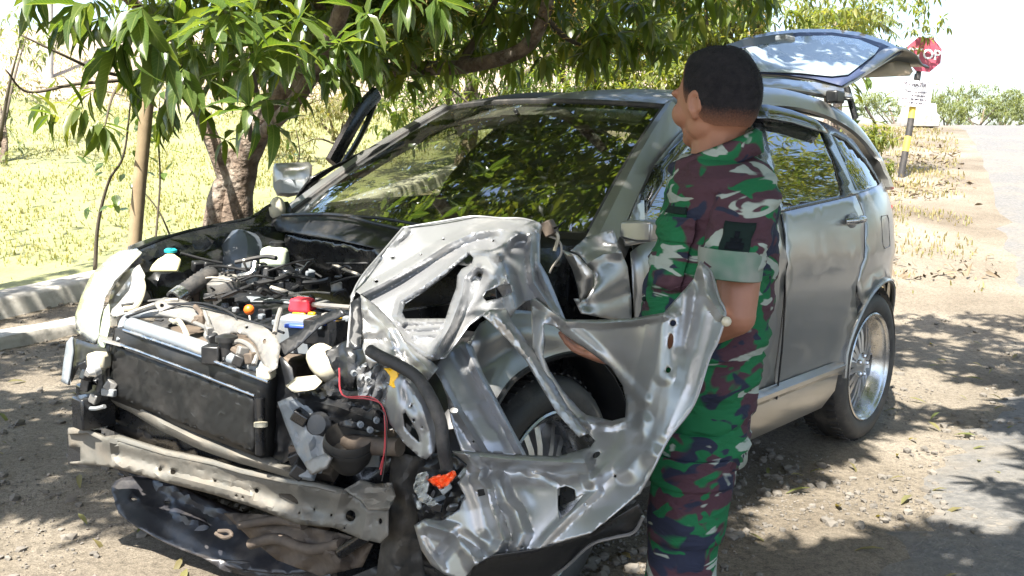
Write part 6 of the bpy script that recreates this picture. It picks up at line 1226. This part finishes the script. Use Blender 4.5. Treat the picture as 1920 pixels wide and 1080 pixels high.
def leaf_tmpl(L=1.0, w=.22, droop=.25, fold=.25, wave=0, rows=6):
    ts = np.linspace(0, 1, rows); ws_ = w * np.sin(np.pi * ts ** .8) ** .8 * .5; ws_[0] = w * .05; ws_[-1] = 0.004; V = []
    for i, (t, a) in enumerate(zip(ts, ws_)):
        z = -droop * t * t; x = t * (1 - .25 * droop * t); wv = wave * math.sin(i * 2.3)
        V += [(x, a, z + fold * a + wv * a), (x, 0, z), (x, -a, z + fold * a - wv * a)]
    Fc = []
    for i in range(rows - 1):
        b = i * 3; Fc += [(b, b + 1, b + 4, b + 3), (b + 1, b + 2, b + 5, b + 4)]
    return np.array(V) * L, Fc
TM = [leaf_tmpl(1, .30, .22, .35, .2), leaf_tmpl(1, .26, .42, .3, .3), leaf_tmpl(1, .33, .10, .45, .15), leaf_tmpl(1, .28, .60, .3, .35), leaf_tmpl(1, .24, .30, .6, .4), leaf_tmpl(.8, .36, .15, .3, .3)]
TMf = [leaf_tmpl(1, .26, .2, .35, 0, 4), leaf_tmpl(1, .24, .45, .3, 0, 4)]
def frame(d, up):
    d = d / np.linalg.norm(d); z = up - d * (up @ d); z = z / (np.linalg.norm(z) + 1e-9); return np.stack([d, np.cross(z, d), z], 1)
def whorl(c, ax, n, size, droop, spread=1.0, r=rng):
    "transforms of the leaves round a twig end"
    out = []; c = np.array(c, float); ax = np.array(ax, float); ax /= np.linalg.norm(ax); u = np.cross(ax, [.3, .2, .9]); u /= np.linalg.norm(u) + 1e-9; w = np.cross(ax, u)
    for i in range(n):
        an = 2.4 * i + r.uniform(-.3, .3); ph = spread * (.55 + .75 * (i + 1) / n) + r.uniform(-.15, .15)
        d = ax * math.cos(ph) + (u * math.cos(an) + w * math.sin(an)) * math.sin(ph); d[2] -= droop * (.5 + .8 * r.random()); d /= np.linalg.norm(d)
        f = frame(d, np.array([r.uniform(-.35, .35), r.uniform(-.35, .35), 1.0]) + .5 * ax * (1 if d[2] < -.8 else 0)); s = size * r.uniform(.7, 1.15)
        out.append((f * s, c - ax * .06 * (i / n) * (size / .2)))
    return out
def leaf_mesh(name, T, m, parent=None, tm=TMf, kind='stuff', label=None):
    off = np.array(OFF[parent]) if parent is not None else np.zeros(3); V = []; Fc = []; n0 = 0; k = len(tm)
    idx = rng.integers(0, k, len(T)); A_ = np.array([t[0] for t in T]); B_ = np.array([t[1] for t in T])
    for q in range(k):
        s = np.where(idx == q)[0]
        if not len(s): continue
        tv, tf = tm[q]; P = np.einsum('nij,kj->nki', A_[s], tv) + B_[s][:, None] - off; nv = len(tv)
        V.append(P.reshape(-1, 3)); Fc.append((np.array(tf)[None] + (np.arange(len(s)) * nv)[:, None, None] + n0).reshape(-1, 4)); n0 += nv * len(s)
    V = np.concatenate(V); Fc = np.concatenate(Fc); me = bpy.data.meshes.new(name)
    me.vertices.add(len(V)); me.vertices.foreach_set('co', V.ravel()); me.loops.add(Fc.size); me.loops.foreach_set('vertex_index', Fc.ravel().astype(np.int32))
    me.polygons.add(len(Fc)); me.polygons.foreach_set('loop_start', np.arange(0, Fc.size, 4, dtype=np.int32)); me.update(); me.validate(); me.shade_smooth(); me.materials.append(m)
    o = bpy.data.objects.new(name, me); COL.objects.link(o)
    if parent is not None: o.parent = parent
    return tag(o, label, kind=kind)

# ------------------------------------------------------------------ the mango tree beside the car
tb_ = Wv(418, 655, 6.6); tb_.z = Hh(tb_.x, tb_.y)
mango = empty('mango_tree', tb_, label='spreading mango tree with forked lichen-spotted trunk beside the car', cat='tree')
def limb(name, P, r, parent=mango, n=12, m='bark', wob=.0):
    Q = curve([Wv(*p) if len(p) == 3 and p[0] > 20 or abs(p[0]) > 20 or p[1] > 20 else Vector(p) for p in P], 7); rr = np.interp(np.linspace(0, 1, len(Q)), np.linspace(0, 1, len(r)), r)
    rr = [a * (1 + .10 * noise.noise(Vector((i * .35, a * 30, 2)))) for i, a in enumerate(rr)]
    return MB().tube(Q, rr, n).build(name, M[m], parent, sharp=0)
limb('trunk', [(424, 690, 6.6), (430, 560, 6.6), (440, 420, 6.55), (452, 335, 6.5), (474, 268, 6.4), (520, 185, 6.25), (566, 138, 6.1), (600, 60, 5.9), (618, -60, 5.6), (640, -220, 5.2)], [.20, .15, .115, .095, .085, .085, .082, .078, .07, .06], n=16)
limb('trunk_fork', [(405, 690, 6.55), (402, 480, 6.55), (404, 410, 6.5), (414, 360, 6.5), (432, 320, 6.5), (424, 282, 6.5)], [.16, .085, .075, .07, .065, .05], n=14)
limb('limb', [(432, 345, 6.5), (412, 296, 6.45), (384, 232, 6.4), (362, 178, 6.35), (350, 90, 6.2), (344, -30, 6.0), (330, -200, 5.6)], [.072, .062, .052, .046, .042, .038, .03])
limb('limb', [(566, 140, 6.1), (640, 118, 6.0), (700, 132, 5.9), (780, 128, 5.8), (860, 126, 5.6), (930, 112, 5.4), (985, 88, 5.3), (1020, 30, 5.2), (1040, -80, 5.0)], [.07, .055, .046, .042, .04, .04, .04, .035, .03])
limb('limb', [(612, -20, 5.8), (760, -60, 5.4), (960, -200, 4.8), (1100, -420, 4.0)], [.06, .05, .045, .03])
limb('limb', [(350, 90, 6.2), (200, -40, 5.6), (60, -200, 4.6)], [.04, .03, .02])
limb('limb', [(480, 262, 6.4), (560, 180, 5.2), (640, 20, 4.2), (700, -300, 3.4)], [.05, .04, .035, .03])
for P, r in (([(352, 128, 6.2), (290, 126, 5.6), (240, 142, 5.2), (180, 130, 4.9), (120, 104, 4.7), (40, 66, 4.6)], [.02, .014, .011, .009, .007, .004]), ([(352, 136, 6.2), (300, 138, 5.4), (230, 150, 5.0), (140, 158, 4.8), (52, 172, 4.7), (10, 130, 4.6)], [.018, .012, .010, .009, .007, .004]),
             ([(236, 142, 5.1), (216, 170, 4.9), (205, 200, 4.8), (196, 240, 4.75)], [.008, .007, .006, .004]), ([(318, 132, 5.2), (310, 190, 4.9), (300, 235, 4.8)], [.008, .006, .004]), ([(1020, 30, 5.2), (1060, 70, 5.4), (1100, 90, 5.6)], [.02, .014, .008]), ([(860, 126, 5.6), (900, 60, 5.5), (940, -20, 5.3)], [.025, .02, .014]),
             ([(480, 170, 3.8), (470, 110, 3.6), (482, 85, 3.5)], [.012, .009, .006]), ([(470, 262, 5.0), (466, 220, 4.2), (464, 196, 3.9)], [.014, .01, .006])): limb('twig', P, r, n=6, m='twig')

# big readable leaf clusters: (px, py, depth, twig axis, leaves, leaf length, droop, spread)
CL = [(482, 84, 3.3, (0, -.5, .7), 12, .21, .25, 1.25), (466, 196, 3.5, (0, -.6, .5), 12, .20, .40, 1.2), (520, 232, 3.5, (.7, -.3, .1), 7, .21, .25, .9), (250, 30, 3.1, (-.1, -.2, -.2), 12, .23, 1.1, 1.0), (300, 90, 3.2, (.1, -.2, -.4), 12, .23, 1.2, .9),
      (215, 92, 3.1, (-.4, 0, -.3), 7, .24, 1.2, .9), (340, 150, 3.6, (0, -.2, -.4), 9, .22, 1.1, .9), (140, 10, 3.0, (-.4, -.3, -.1), 9, .21, .9, 1.0), (120, 40, 3.3, (-.6, -.1, -.3), 7, .20, .9, .9), (60, -5, 3.2, (-.3, 0, -.5), 7, .2, 1.0, .9),
      (70, 80, 4.6, (-.5, 0, -.2), 9, .20, 1.2, .9), (30, 70, 4.6, (-.4, 0, -.3), 6, .20, 1.3, .8), (140, 205, 4.7, (-.5, -.2, .0), 10, .22, .45, 1.3), (195, 238, 4.75, (.3, -.2, -.2), 9, .21, .6, 1.1), (90, 215, 4.7, (-.6, 0, .0), 8, .2, .5, 1.1), (240, 140, 4.9, (.3, 0, -.5), 6, .2, 1.3, .8), (300, 232, 4.8, (0, -.1, -.7), 8, .19, 1.2, .7),
      (318, 205, 4.5, (.2, 0, -.6), 8, .2, 1.2, .8), (380, 200, 5.2, (.2, -.3, .0), 9, .2, .7, 1.1), (420, 260, 5.6, (0, -.4, .1), 8, .2, .7, 1.1), (400, 40, 3.5, (.1, -.3, .2), 11, .21, .7, 1.2), (430, 10, 3.2, (.1, -.2, .4), 10, .2, .5, 1.2), (560, 30, 3.6, (.3, -.4, .4), 11, .2, .45, 1.25), (585, 95, 3.9, (.4, -.3, .2), 10, .2, .6, 1.2),
      (640, 78, 3.7, (.3, -.4, .1), 11, .2, .7, 1.2), (620, 128, 4.0, (.1, -.3, -.3), 8, .2, 1.1, .9), (690, 25, 3.8, (.2, -.3, .2), 10, .2, .7, 1.2), (760, -5, 3.6, (.2, -.3, -.2), 9, .21, 1.0, 1.0), (830, 10, 3.8, (.3, -.2, -.3), 10, .22, .9, 1.0), (700, 110, 4.6, (.1, -.2, .0), 10, .2, .7, 1.2), (520, 120, 4.2, (.1, -.4, .1), 9, .2, .7, 1.2), (180, 40, 3.4, (-.2, -.3, -.2), 9, .21, 1.0, 1.0), (260, 150, 3.9, (0, -.2, -.5), 9, .22, 1.2, .8), (330, 40, 3.6, (0, -.4, .2), 11, .2, .6, 1.2), (450, 130, 4.0, (-.2, -.4, .2), 11, .2, .5, 1.2), (400, 150, 4.6, (0, -.3, -.2), 10, .2, .8, 1.1), (660, 165, 4.6, (.2, -.2, -.3), 8, .19, 1.0, .9), (560, 175, 4.8, (.3, -.3, .1), 9, .18, .6, 1.2), (35, 130, 4.6, (-.4, 0, -.5), 6, .2, 1.3, .8), (75, 195, 4.9, (-.5, 0, .1), 8, .18, .7, 1.1), (170, 175, 4.8, (-.2, 0, -.2), 8, .19, .8, 1.0), (475, 20, 3.4, (.2, -.5, .4), 10, .21, .4, 1.2), (545, 75, 3.5, (.3, -.5, .4), 10, .22, .35, 1.2), (690, 75, 3.9, (.3, -.4, .2), 10, .2, .6, 1.2), (360, 95, 4.4, (0, -.3, 0), 10, .2, .9, 1.1)]
T = []
for c in CL: T += whorl(Wd(c[0], c[1], c[2]), c[3], c[4], c[5] * .86, c[6] * .8, c[7])
big = sorted(T, key=lambda t: np.linalg.norm(t[1] - CO))[:296]
lm = []
for k, (tv, tf) in enumerate(TM):
    me = bpy.data.meshes.new('leaf'); me.from_pydata(tv.tolist(), [], tf); me.shade_smooth(); me.materials.append(M['mango']); lm.append(me)
moff = OFF[mango]
for i, (f, p) in enumerate(big):
    o = bpy.data.objects.new('leaf', lm[i % len(lm)]); COL.objects.link(o); o.parent = mango
    mt = Matrix(f.tolist()).to_4x4(); mt.translation = Vector(p) - moff; o.matrix_basis = mt
rest = sorted(T, key=lambda t: np.linalg.norm(t[1] - CO))[296:]

# the crown overhead: what the picture shows along its top edge, and the part above the frame that shades the car
LIM = np.array([(-900, 40), (0, -40), (60, 20), (110, 70), (300, 90), (400, 60), (560, 40), (640, 105), (700, 145), (760, 150), (860, 128), (1000, 122), (1150, 120), (1260, 96), (1330, 60), (1430, 20), (1500, -60), (1560, -260), (1920, -420), (3000, -500)], float)
sdn = np.array(sd)
GAPS = [(Wd(330, 600, 2.9), .30), (Wd(200, 540, 3.3), .26), (Wd(450, 620, 2.75), .2), (Wd(740, 500, 2.5), .30), (Wd(860, 440, 2.6), .16), (Wd(300, 845, 2.9), .22), (Wd(430, 850, 2.65), .14), (np.array(Wz(0, 1090, 0)), .36), (np.array(Wz(40, 990, 0)), .12), (c2w(np.array([-1.35, 1.12, 0])), .13), (c2w(np.array([-1.75, 1.17, 0])), .20), (c2w(np.array([-2.15, 1.2, 0])), .24), (c2w(np.array([-2.6, 1.22, 0])), .22), (c2w(np.array([-3.0, 1.2, 0])), .16), (np.array(Wz(1800, 960, 0)), .14), (np.array(Wz(1640, 930, 0)), .10), (np.array(Wz(60, 720, 0)), .14), (np.array(Wz(40, 580, .2)), .3), (np.array(Wz(1850, 860, 0)), .1), (Wd(1690, 400, 5.2), .4), (Wd(490, 90, 3.4), .40), (Wd(620, 230, 3.6), .3), (Wd(250, 60, 3.1), .35), (Wd(150, 200, 4.7), .4), (Wd(600, 60, 3.7), .35), (Wd(430, 15, 3.3), .3), (Wd(460, 190, 3.5), .35), (Wd(820, 10, 3.8), .3), (Wd(440, 330, 6.5), .35)]
def hidden_gap(p, ext=.10): return any(np.linalg.norm(np.cross(p - g, sdn)) < r + ext and (p - g) @ sdn > .2 for g, r in GAPS)
def shows(p):
    u, v, d = proj(p)
    if d > .3 and v > np.interp(u, LIM[:, 0], LIM[:, 1]) - .13 * F / d: return True
    return d > .3 and -60 < u < 1980 and v > -60 and d < 3.9
Tc = list(rest); n_ = 0; tries = 0
while n_ < 7000 and tries < 220000:
    tries += 1
    if n_ < 3900:      # the part that shades the car and the verge
        X, Y = rng.uniform(-5.0, 5.4), rng.uniform(.6, 7.6); Z = rng.uniform(2.5, 5.6); p = np.array([X, Y, .5]) + sdn * ((Z - .5) / sdn[2])
        if noise.noise(Vector((X * .8, Y * .8, 5))) < rng.uniform(-1.1, .10): continue
    elif n_ < 5000:    # over the near end of the road
        X, Y = rng.uniform(1.2, 7.5), rng.uniform(1.5, 6.4); Z = rng.uniform(2.9, 5.6); p = np.array([X, Y, .5]) + sdn * ((Z - .5) / sdn[2])
        if noise.noise(Vector((X * .8, Y * .8, 5))) < rng.uniform(-1.1, .10): continue
    elif n_ < 5500:    # over the verge left of the car
        X, Y = rng.uniform(-3.2, -.3), rng.uniform(2.0, 5.2); Z = rng.uniform(2.3, 5.6); p = np.array([X, Y, .0]) + sdn * (Z / sdn[2])
    elif n_ < 6100:    # denser over the car's front and the man
        X, Y = rng.uniform(-2.0, 1.4), rng.uniform(1.4, 4.2); Z = rng.uniform(2.7, 5.6); p = np.array([X, Y, .9]) + sdn * ((Z - .9) / sdn[2])
    else:              # the far side of the crown, mirrored in the windscreen
        p = np.array([rng.uniform(-8.0, -1.2), rng.uniform(1.0, 9.0), rng.uniform(2.2, 7.0)])
        if noise.noise(Vector(p * .8)) < rng.uniform(-.8, .1): continue
    if shows(p) or hidden_gap(p) or np.linalg.norm(p - CO) < 1.2: continue
    Tc += whorl(p, rng.normal(0, .5, 3) + [0, 0, .3], int(rng.integers(8, 13)), rng.uniform(.15, .23), rng.uniform(.4, 1.0), 1.2); n_ += 1
# the band of crown behind and above the car, seen along the top of the picture
k = 0
while k < 620:
    u, d = rng.uniform(560, 1480), rng.uniform(5.2, 9.5); v = rng.uniform(-160, 190)
    if v > np.interp(u, LIM[:, 0], LIM[:, 1]) + 12 - .05 * F / d: continue
    p = Wd(u, v, d)
    if any(np.linalg.norm(np.cross(p - g, sdn)) < r and (p - g) @ sdn > .2 for g, r in GAPS[:5]): continue
    if noise.noise(Vector((u * .012, v * .016, d * .5))) < rng.uniform(-.7, .0): continue
    Tc += whorl(p, rng.normal(0, .5, 3) + [0, -.2, .2], int(rng.integers(7, 12)), rng.uniform(.15, .22), rng.uniform(.4, 1.0), 1.2); k += 1
# finer leaves round the mango stems, behind the big clusters
for _ in range(150):
    u, v, d = rng.uniform(240, 690), rng.uniform(-20, 135), rng.uniform(4.4, 6.6)
    if v > 150 - abs(u - 520) * .25 + rng.uniform(-20, 30): continue
    Tc += whorl(Wd(u, v, d), rng.normal(0, .5, 3) + [0, -.2, .2], int(rng.integers(7, 11)), rng.uniform(.13, .18), rng.uniform(.3, .9), 1.2)
# the part of the crown that the windscreen mirrors towards the camera
k = 0
while k < 1500:
    s_, t_ = rng.random(), rng.random(); w0 = c2w(np.array(wsp(s_, t_))); e_ = 1e-3
    nrm_ = np.cross(c2w(np.array(wsp(s_ + e_, t_))) - w0, c2w(np.array(wsp(s_, t_ + e_))) - w0); nrm_ /= np.linalg.norm(nrm_); dv = w0 - CO; dv /= np.linalg.norm(dv); rf = dv - 2 * (dv @ nrm_) * nrm_
    p = w0 + rf * rng.uniform(1.6, 6.0) + rng.normal(0, .25, 3)
    if p[2] < 1.9 or shows(p) or np.linalg.norm(p - CO) < 1.0: k += .02; continue
    if noise.noise(Vector(p * .9) + Vector((4, 0, 0))) < rng.uniform(-.9, .2): continue
    Tc += whorl(p, rng.normal(0, .5, 3) + [0, 0, .3], int(rng.integers(8, 13)), rng.uniform(.13, .2), rng.uniform(.4, 1.0), 1.2); k += 1
# the field behind the car lies in the sun: thin out what would shade it
def on_field(q): return (q[..., 0] - fa.x) * nrm.x + (q[..., 1] - fa.y) * nrm.y
P_ = np.array([t[1] for t in Tc]); Q_ = P_ - sdn * (P_[:, 2:3] / sdn[2]); fd_ = on_field(Q_); du_ = proj(P_)
drop = (fd_ > .5) & (rng.random(len(Tc)) < .85) & ((du_[0] < -80) | (du_[0] > 2000) | (du_[1] < -40) | (du_[2] < 0))
Tc = [t for t, q in zip(Tc, drop) if not q]
# sunlit spots: no leaf hangs in these shafts
P_ = np.array([t[1] for t in Tc]); keep = np.ones(len(Tc), bool)
for g, r in GAPS: keep &= ~((np.linalg.norm(np.cross(P_ - g, sdn), axis=1) < r + .04) & ((P_ - g) @ sdn > .2))
Tc = [t for t, q in zip(Tc, keep) if q]
leaf_mesh('foliage', Tc, M['mango_far'], mango)
Tb = []
for _ in range(70):
    u, v, d = rng.uniform(700, 1420), rng.uniform(-20, 120), rng.uniform(4.8, 8); c = Wd(u, v, d); ax = rng.normal(0, .4, 3) + [0, 0, .8]
    for t in range(46):
        h = rng.random(); q = c + ax / np.linalg.norm(ax) * .22 * h + rng.normal(0, .035 * (1.1 - h), 3); dd = rng.normal(0, 1, 3); Tb.append((frame(dd, rng.normal(0, 1, 3)) * .022, q))
leaf_mesh('blossom', Tb, M['blossom'], mango)

# ------------------------------------------------------------------ other trees, shrubs
def leafy(name, base, lobes, n, size, m, label, cat='tree', group=None, trunk=.12, limbs=5, tm=TMf, flat=.3):
    base = Vector(base); o = empty(name, base, label=label, cat=cat, group=group); T = []
    top = sum((Vector(l[0]) for l in lobes), Vector()) / len(lobes); mb = MB().tube(curve([base - Vector((0, 0, .2)), base.lerp(top, .35) + Vector((.1 * trunk, 0, 0)), base.lerp(top, .8)], 5), [trunk, trunk * .6], 8) if False else MB()
    tr_ = curve([base - Vector((0, 0, .2)), base.lerp(top, .4) + Vector((trunk, trunk * .5, 0)), top], 5); mb.tube(tr_, list(np.linspace(trunk, trunk * .45, len(tr_))), 8)
    mb.build('trunk' if cat == 'tree' else 'stem', M['bark'], o, sharp=0)
    for i, (c, r) in enumerate(lobes[:limbs]):
        st_ = base.lerp(top, .3 + .1 * (i % 3)); MB().tube(curve([st_, st_.lerp(Vector(c), .5) + Vector((0, 0, .1)), Vector(c)], 4), list(np.linspace(trunk * .5, trunk * .12, 9)), 6).build('limb' if cat == 'tree' else 'branch', M['twig'], o, sharp=0)
    w = np.array([np.prod(l[1]) ** .67 for l in lobes]); w /= w.sum()
    for (c, r), nn in zip(lobes, (w * n).astype(int)):
        c = np.array(c, float); r = np.array(r, float); kk = 0
        while kk < nn:
            d = rng.normal(0, 1, 3); d /= np.linalg.norm(d); q = c + d * r * (rng.random() ** .35) * (1 + .25 * noise.noise(Vector(d * 2.1) + Vector(c)))
            if noise.noise(Vector(q * (.9 / max(size, .08)) * .16)) < rng.uniform(-.6, .15): continue
            T += whorl(q, d + [0, 0, .2], 6, size, .4, 1.3); kk += 6
    leaf_mesh('crown' if cat == 'tree' else 'foliage', T, m, o, tm); return o
def lobesat(px, py, d, spread, n, r, seed, flat=.75):
    r_ = np.random.default_rng(seed); c = Wd(px, py, d); return [(tuple(c + r_.normal(0, 1, 3) * np.array(spread)), tuple(np.array([r, r, r * flat]) * r_.uniform(.7, 1.2))) for _ in range(n)]
def tree_at(px, py, d, spread, n, r, seed, leaves, size, m, label, trunk=.12, name='leafy_tree', cat='tree', group=None):
    L = lobesat(px, py, d, spread, n, r, seed); b = Wd(px, py, d); return leafy(name, (b[0], b[1], Hh(b[0], b[1])), L, leaves, size, m, label, cat, group, trunk)
GT = 'trees growing behind the car'
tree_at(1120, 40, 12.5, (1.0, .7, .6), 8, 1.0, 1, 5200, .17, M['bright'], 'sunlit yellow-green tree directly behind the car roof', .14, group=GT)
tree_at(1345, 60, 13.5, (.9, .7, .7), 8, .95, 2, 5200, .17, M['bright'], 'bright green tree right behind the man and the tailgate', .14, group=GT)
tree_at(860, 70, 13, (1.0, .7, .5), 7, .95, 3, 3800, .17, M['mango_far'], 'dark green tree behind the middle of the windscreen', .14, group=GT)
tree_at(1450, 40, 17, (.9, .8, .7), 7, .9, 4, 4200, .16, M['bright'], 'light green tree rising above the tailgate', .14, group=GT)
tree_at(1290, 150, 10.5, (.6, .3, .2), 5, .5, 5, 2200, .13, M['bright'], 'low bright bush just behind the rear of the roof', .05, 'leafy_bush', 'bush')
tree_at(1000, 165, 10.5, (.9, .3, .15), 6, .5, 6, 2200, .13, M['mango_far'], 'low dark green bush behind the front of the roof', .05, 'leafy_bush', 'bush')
tree_at(650, 215, 14, (.5, .4, .25), 6, .5, 7, 1500, .10, M['drydark'], 'dry olive shrub on the bank beside the ajar car door', .04, 'bank_shrub', 'shrub', 'dry shrubs on the far bank')
for i, (px, py, d, w) in enumerate(((150, 178, 20, 'leftmost in the row'), (260, 190, 19, 'behind the top of the pale stake'), (420, 175, 20, 'behind the mango trunk'), (560, 190, 18, 'between the mango limbs'), (720, 170, 19, 'partly behind the dark canopy'))):
    tree_at(px, py, d, (1.0, .4, .12), 5, .5, 20 + i, 900, .11, M['drydark'], 'dry straw-green shrub on the far bank, ' + w, .04, 'bank_shrub', 'shrub', 'dry shrubs on the far bank')
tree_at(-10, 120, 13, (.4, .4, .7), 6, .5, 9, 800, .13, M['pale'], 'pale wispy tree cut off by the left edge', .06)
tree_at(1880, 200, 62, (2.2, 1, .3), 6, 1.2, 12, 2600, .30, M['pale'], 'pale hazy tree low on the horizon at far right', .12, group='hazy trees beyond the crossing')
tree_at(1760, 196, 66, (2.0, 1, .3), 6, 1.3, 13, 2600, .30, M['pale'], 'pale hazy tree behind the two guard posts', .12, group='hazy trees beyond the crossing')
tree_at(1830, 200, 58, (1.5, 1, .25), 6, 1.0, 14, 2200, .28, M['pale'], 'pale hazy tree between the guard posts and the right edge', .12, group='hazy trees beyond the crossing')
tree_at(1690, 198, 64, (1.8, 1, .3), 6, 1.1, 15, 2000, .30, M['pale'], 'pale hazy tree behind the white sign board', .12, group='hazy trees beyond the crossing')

# palm behind the tailgate and a broad-leaved plant under it
def fronds(name, crown, base, n, L, m, label, cat, seed, lw=.035, wleaf=.09, up=.9):
    r = np.random.default_rng(seed); o = empty(name, base, label=label, cat=cat); c = Vector(crown)
    q = curve([Vector(base) - Vector((0, 0, .2)), Vector(base).lerp(c, .5) + Vector((.05, 0, 0)), c], 5); MB().tube(q, list(np.linspace(.11, .07, len(q))), 10).build('trunk', M['bark'], o, sharp=0)
    for k in range(n):
        an = 2 * math.pi * k / n + r.uniform(-.3, .3); h = Vector((math.cos(an), math.sin(an), 0)); el = r.uniform(.1, up); P = [c + h * (L * t) + Vector((0, 0, L * (el * t - (.55 + .3 * el) * t * t))) for t in np.linspace(0, 1, 10)]
        fr = MB().tube(P, list(np.linspace(.018, .004, 10)), 5).build('frond', M['twig'], o, sharp=0); T = []
        for i in range(44):
            t = .12 + .88 * i / 44; p = np.array(P[int(t * 9)].lerp(P[min(9, int(t * 9) + 1)], t * 9 % 1)); d = np.array(P[min(9, int(t * 9) + 1)] - P[int(t * 9)]) + 1e-6; d /= np.linalg.norm(d); s = np.cross(d, [0, 0, 1])
            for sg in (-1, 1):
                f = frame(d * .6 + s * sg + np.array([0, 0, -.35]) + r.normal(0, .1, 3), np.array([0, 0, 1.0])); f = f * (L * .26 * math.sin(math.pi * (.15 + .8 * t))); f[:, 1] *= wleaf * 6; T.append((f, p))
        leaf_mesh('leaflets', T, m, fr, TMf)
    return o
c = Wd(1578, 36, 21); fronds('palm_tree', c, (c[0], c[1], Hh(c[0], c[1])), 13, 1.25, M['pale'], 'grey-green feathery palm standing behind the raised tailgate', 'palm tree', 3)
tree_at(1555, 60, 20, (.55, .4, .35), 6, .5, 31, 1300, .14, M['bright'], 'small yellow-green tree in front of the palm', .07, group=GT)
b = Gz(1640, 262); d_ = float((np.array(b) - CO) @ _f); pl = empty('broad_leaved_plant', b, label='sunlit broad-leaved plant below the tailgate gas strut', cat='plant')
MB().tube(curve([b, b + Vector((0, 0, .3)), Wv(1622, 200, d_)], 5), .03, 8).build('stem', M['twig'], pl)
bl = bpy.data.meshes.new('broad_leaf'); tv, tf = leaf_tmpl(1, .26, .35, .3, .1, 7); bl.from_pydata(tv.tolist(), [], tf); bl.shade_smooth(); bl.materials.append(M['bright'])
for i in range(26):
    p = Wd(rng.uniform(1592, 1668), rng.uniform(160, 235), d_ + rng.uniform(-.25, .25)); dr = p - Wd(1625, 215, d_) + rng.normal(0, .12, 3); dr[2] += .1
    mt = Matrix((frame(dr, np.array([0, -.2, 1.0])) * rng.uniform(.3, .52)).tolist()).to_4x4(); mt.translation = Vector(p) - b; o = bpy.data.objects.new('broad_leaf', bl); COL.objects.link(o); o.parent = pl; o.matrix_basis = mt
tree_at(1604, 258, 9.5, (.14, .15, .08), 4, .16, 33, 500, .09, M['bright'], 'small yellow-green weed behind the rear corner of the car', .02, 'weed', 'plant')
tree_at(1650, 322, 12.0, (.12, .12, .03), 4, .12, 34, 400, .07, M['bright'], 'low green tuft at the foot of the sign post', .02, 'weed', 'plant')

# saplings in the grass at left
def sapling(P, leaves, label, r=.010, ls=.07):
    b = Wv(*P[0]); o = empty('sapling', b, label=label, cat='sapling', group='thin saplings in the grass'); Q = curve([Wv(*p) for p in P], 6); MB().tube(Q, list(np.linspace(r, r * .35, len(Q))), 6).build('stem', M['twig'], o, sharp=0)
    for i in range(leaves):
        t = .35 + .65 * rng.random(); p = np.array(Q[int(t * (len(Q) - 1))]) + rng.normal(0, .09, 3); dr = rng.normal(0, 1, 3); dr[2] -= .4
        mt = Matrix((frame(dr, np.array([0, -.4, 1.0])) * ls * rng.uniform(.7, 1.3)).tolist()).to_4x4(); mt.translation = Vector(p) - b; q = bpy.data.objects.new('leaf', lm[2]); COL.objects.link(q); q.parent = o; q.matrix_basis = mt @ Matrix.Diagonal((1, 1.9, 1, 1))
sapling([(178, 508, 8.2), (184, 420, 8.1), (204, 340, 8.0), (232, 290, 7.9), (246, 180, 7.8)], 26, 'bent sapling with small oval leaves left of the pale stake', .018, .10)
sapling([(290, 470, 8.0), (300, 340, 8.0), (296, 250, 7.9), (300, 180, 7.8)], 26, 'upright sapling with hanging oval leaves right of the pale stake', .010, .10)
sapling([(330, 470, 8.6), (300, 400, 8.5), (262, 350, 8.4)], 6, 'leaning bare twig between the stake and the mango trunk', .010, .07)
sapling([(520, 330, 9.5), (560, 300, 9.4), (555, 240, 9.3)], 8, 'short twig in the grass between the trunk and the car mirror', .010, .07)
# dry litter on the slope by the sign post
T = []
for _ in range(1500):
    Y = rng.uniform(9, 20); X = .41 * Y + rng.normal(-.1, .8); 
    if noise.noise(Vector((X * .9, Y * .9, 31))) < .05 or X > .40 * Y + 1.0: continue
    T.append((frame(rng.normal(0, 1, 3) * [1, 1, .4], rng.normal(0, .5, 3) + [0, 0, .8]) * rng.uniform(.06, .18), np.array([X, Y, Hh(X, Y) + .02])))
leaf_mesh('dry_litter', T, mat('dead_leaf_litter', (.10, .075, .05), .9, col2=(.22, .17, .11), var=.2, vscale=3), None, TMf, label='dead leaves and twigs lying on the slope by the sign post')
# fallen leaves on the verge
T = []
for _ in range(160):
    Y = rng.uniform(2.6, 7); X = rng.uniform(-.55, .55) * Y; T.append((frame(rng.normal(0, 1, 3) * [1, 1, .1], np.array([rng.uniform(-.3, .3), rng.uniform(-.3, .3), 1])) * rng.uniform(.05, .12), np.array([X, Y, Hh(X, Y) + .012])))
leaf_mesh('fallen_leaves', T, M['drydark'], None, TMf, label='dry fallen leaves scattered on the verge')
# trees across the road that the side windows mirror
for i, (x, y, lab) in enumerate(((10.2, 8.6, 'tall leafy tree across the road, nearest the car side'), (13.8, 12.6, 'leafy tree across the road, farther along'), (9.8, 3.6, 'leafy tree across the road, behind the photographer'))):
    L = [((x + rng.normal(0, 1.5), y + rng.normal(0, 1.5), rng.uniform(1.0, 8.5)), (1.6, 1.6, 1.2)) for _ in range(16)]
    leafy('roadside_tree', (x, y, Hh(x, y)), L, 6500, .26, M['bright'], lab, 'tree', 'trees across the road', .2)
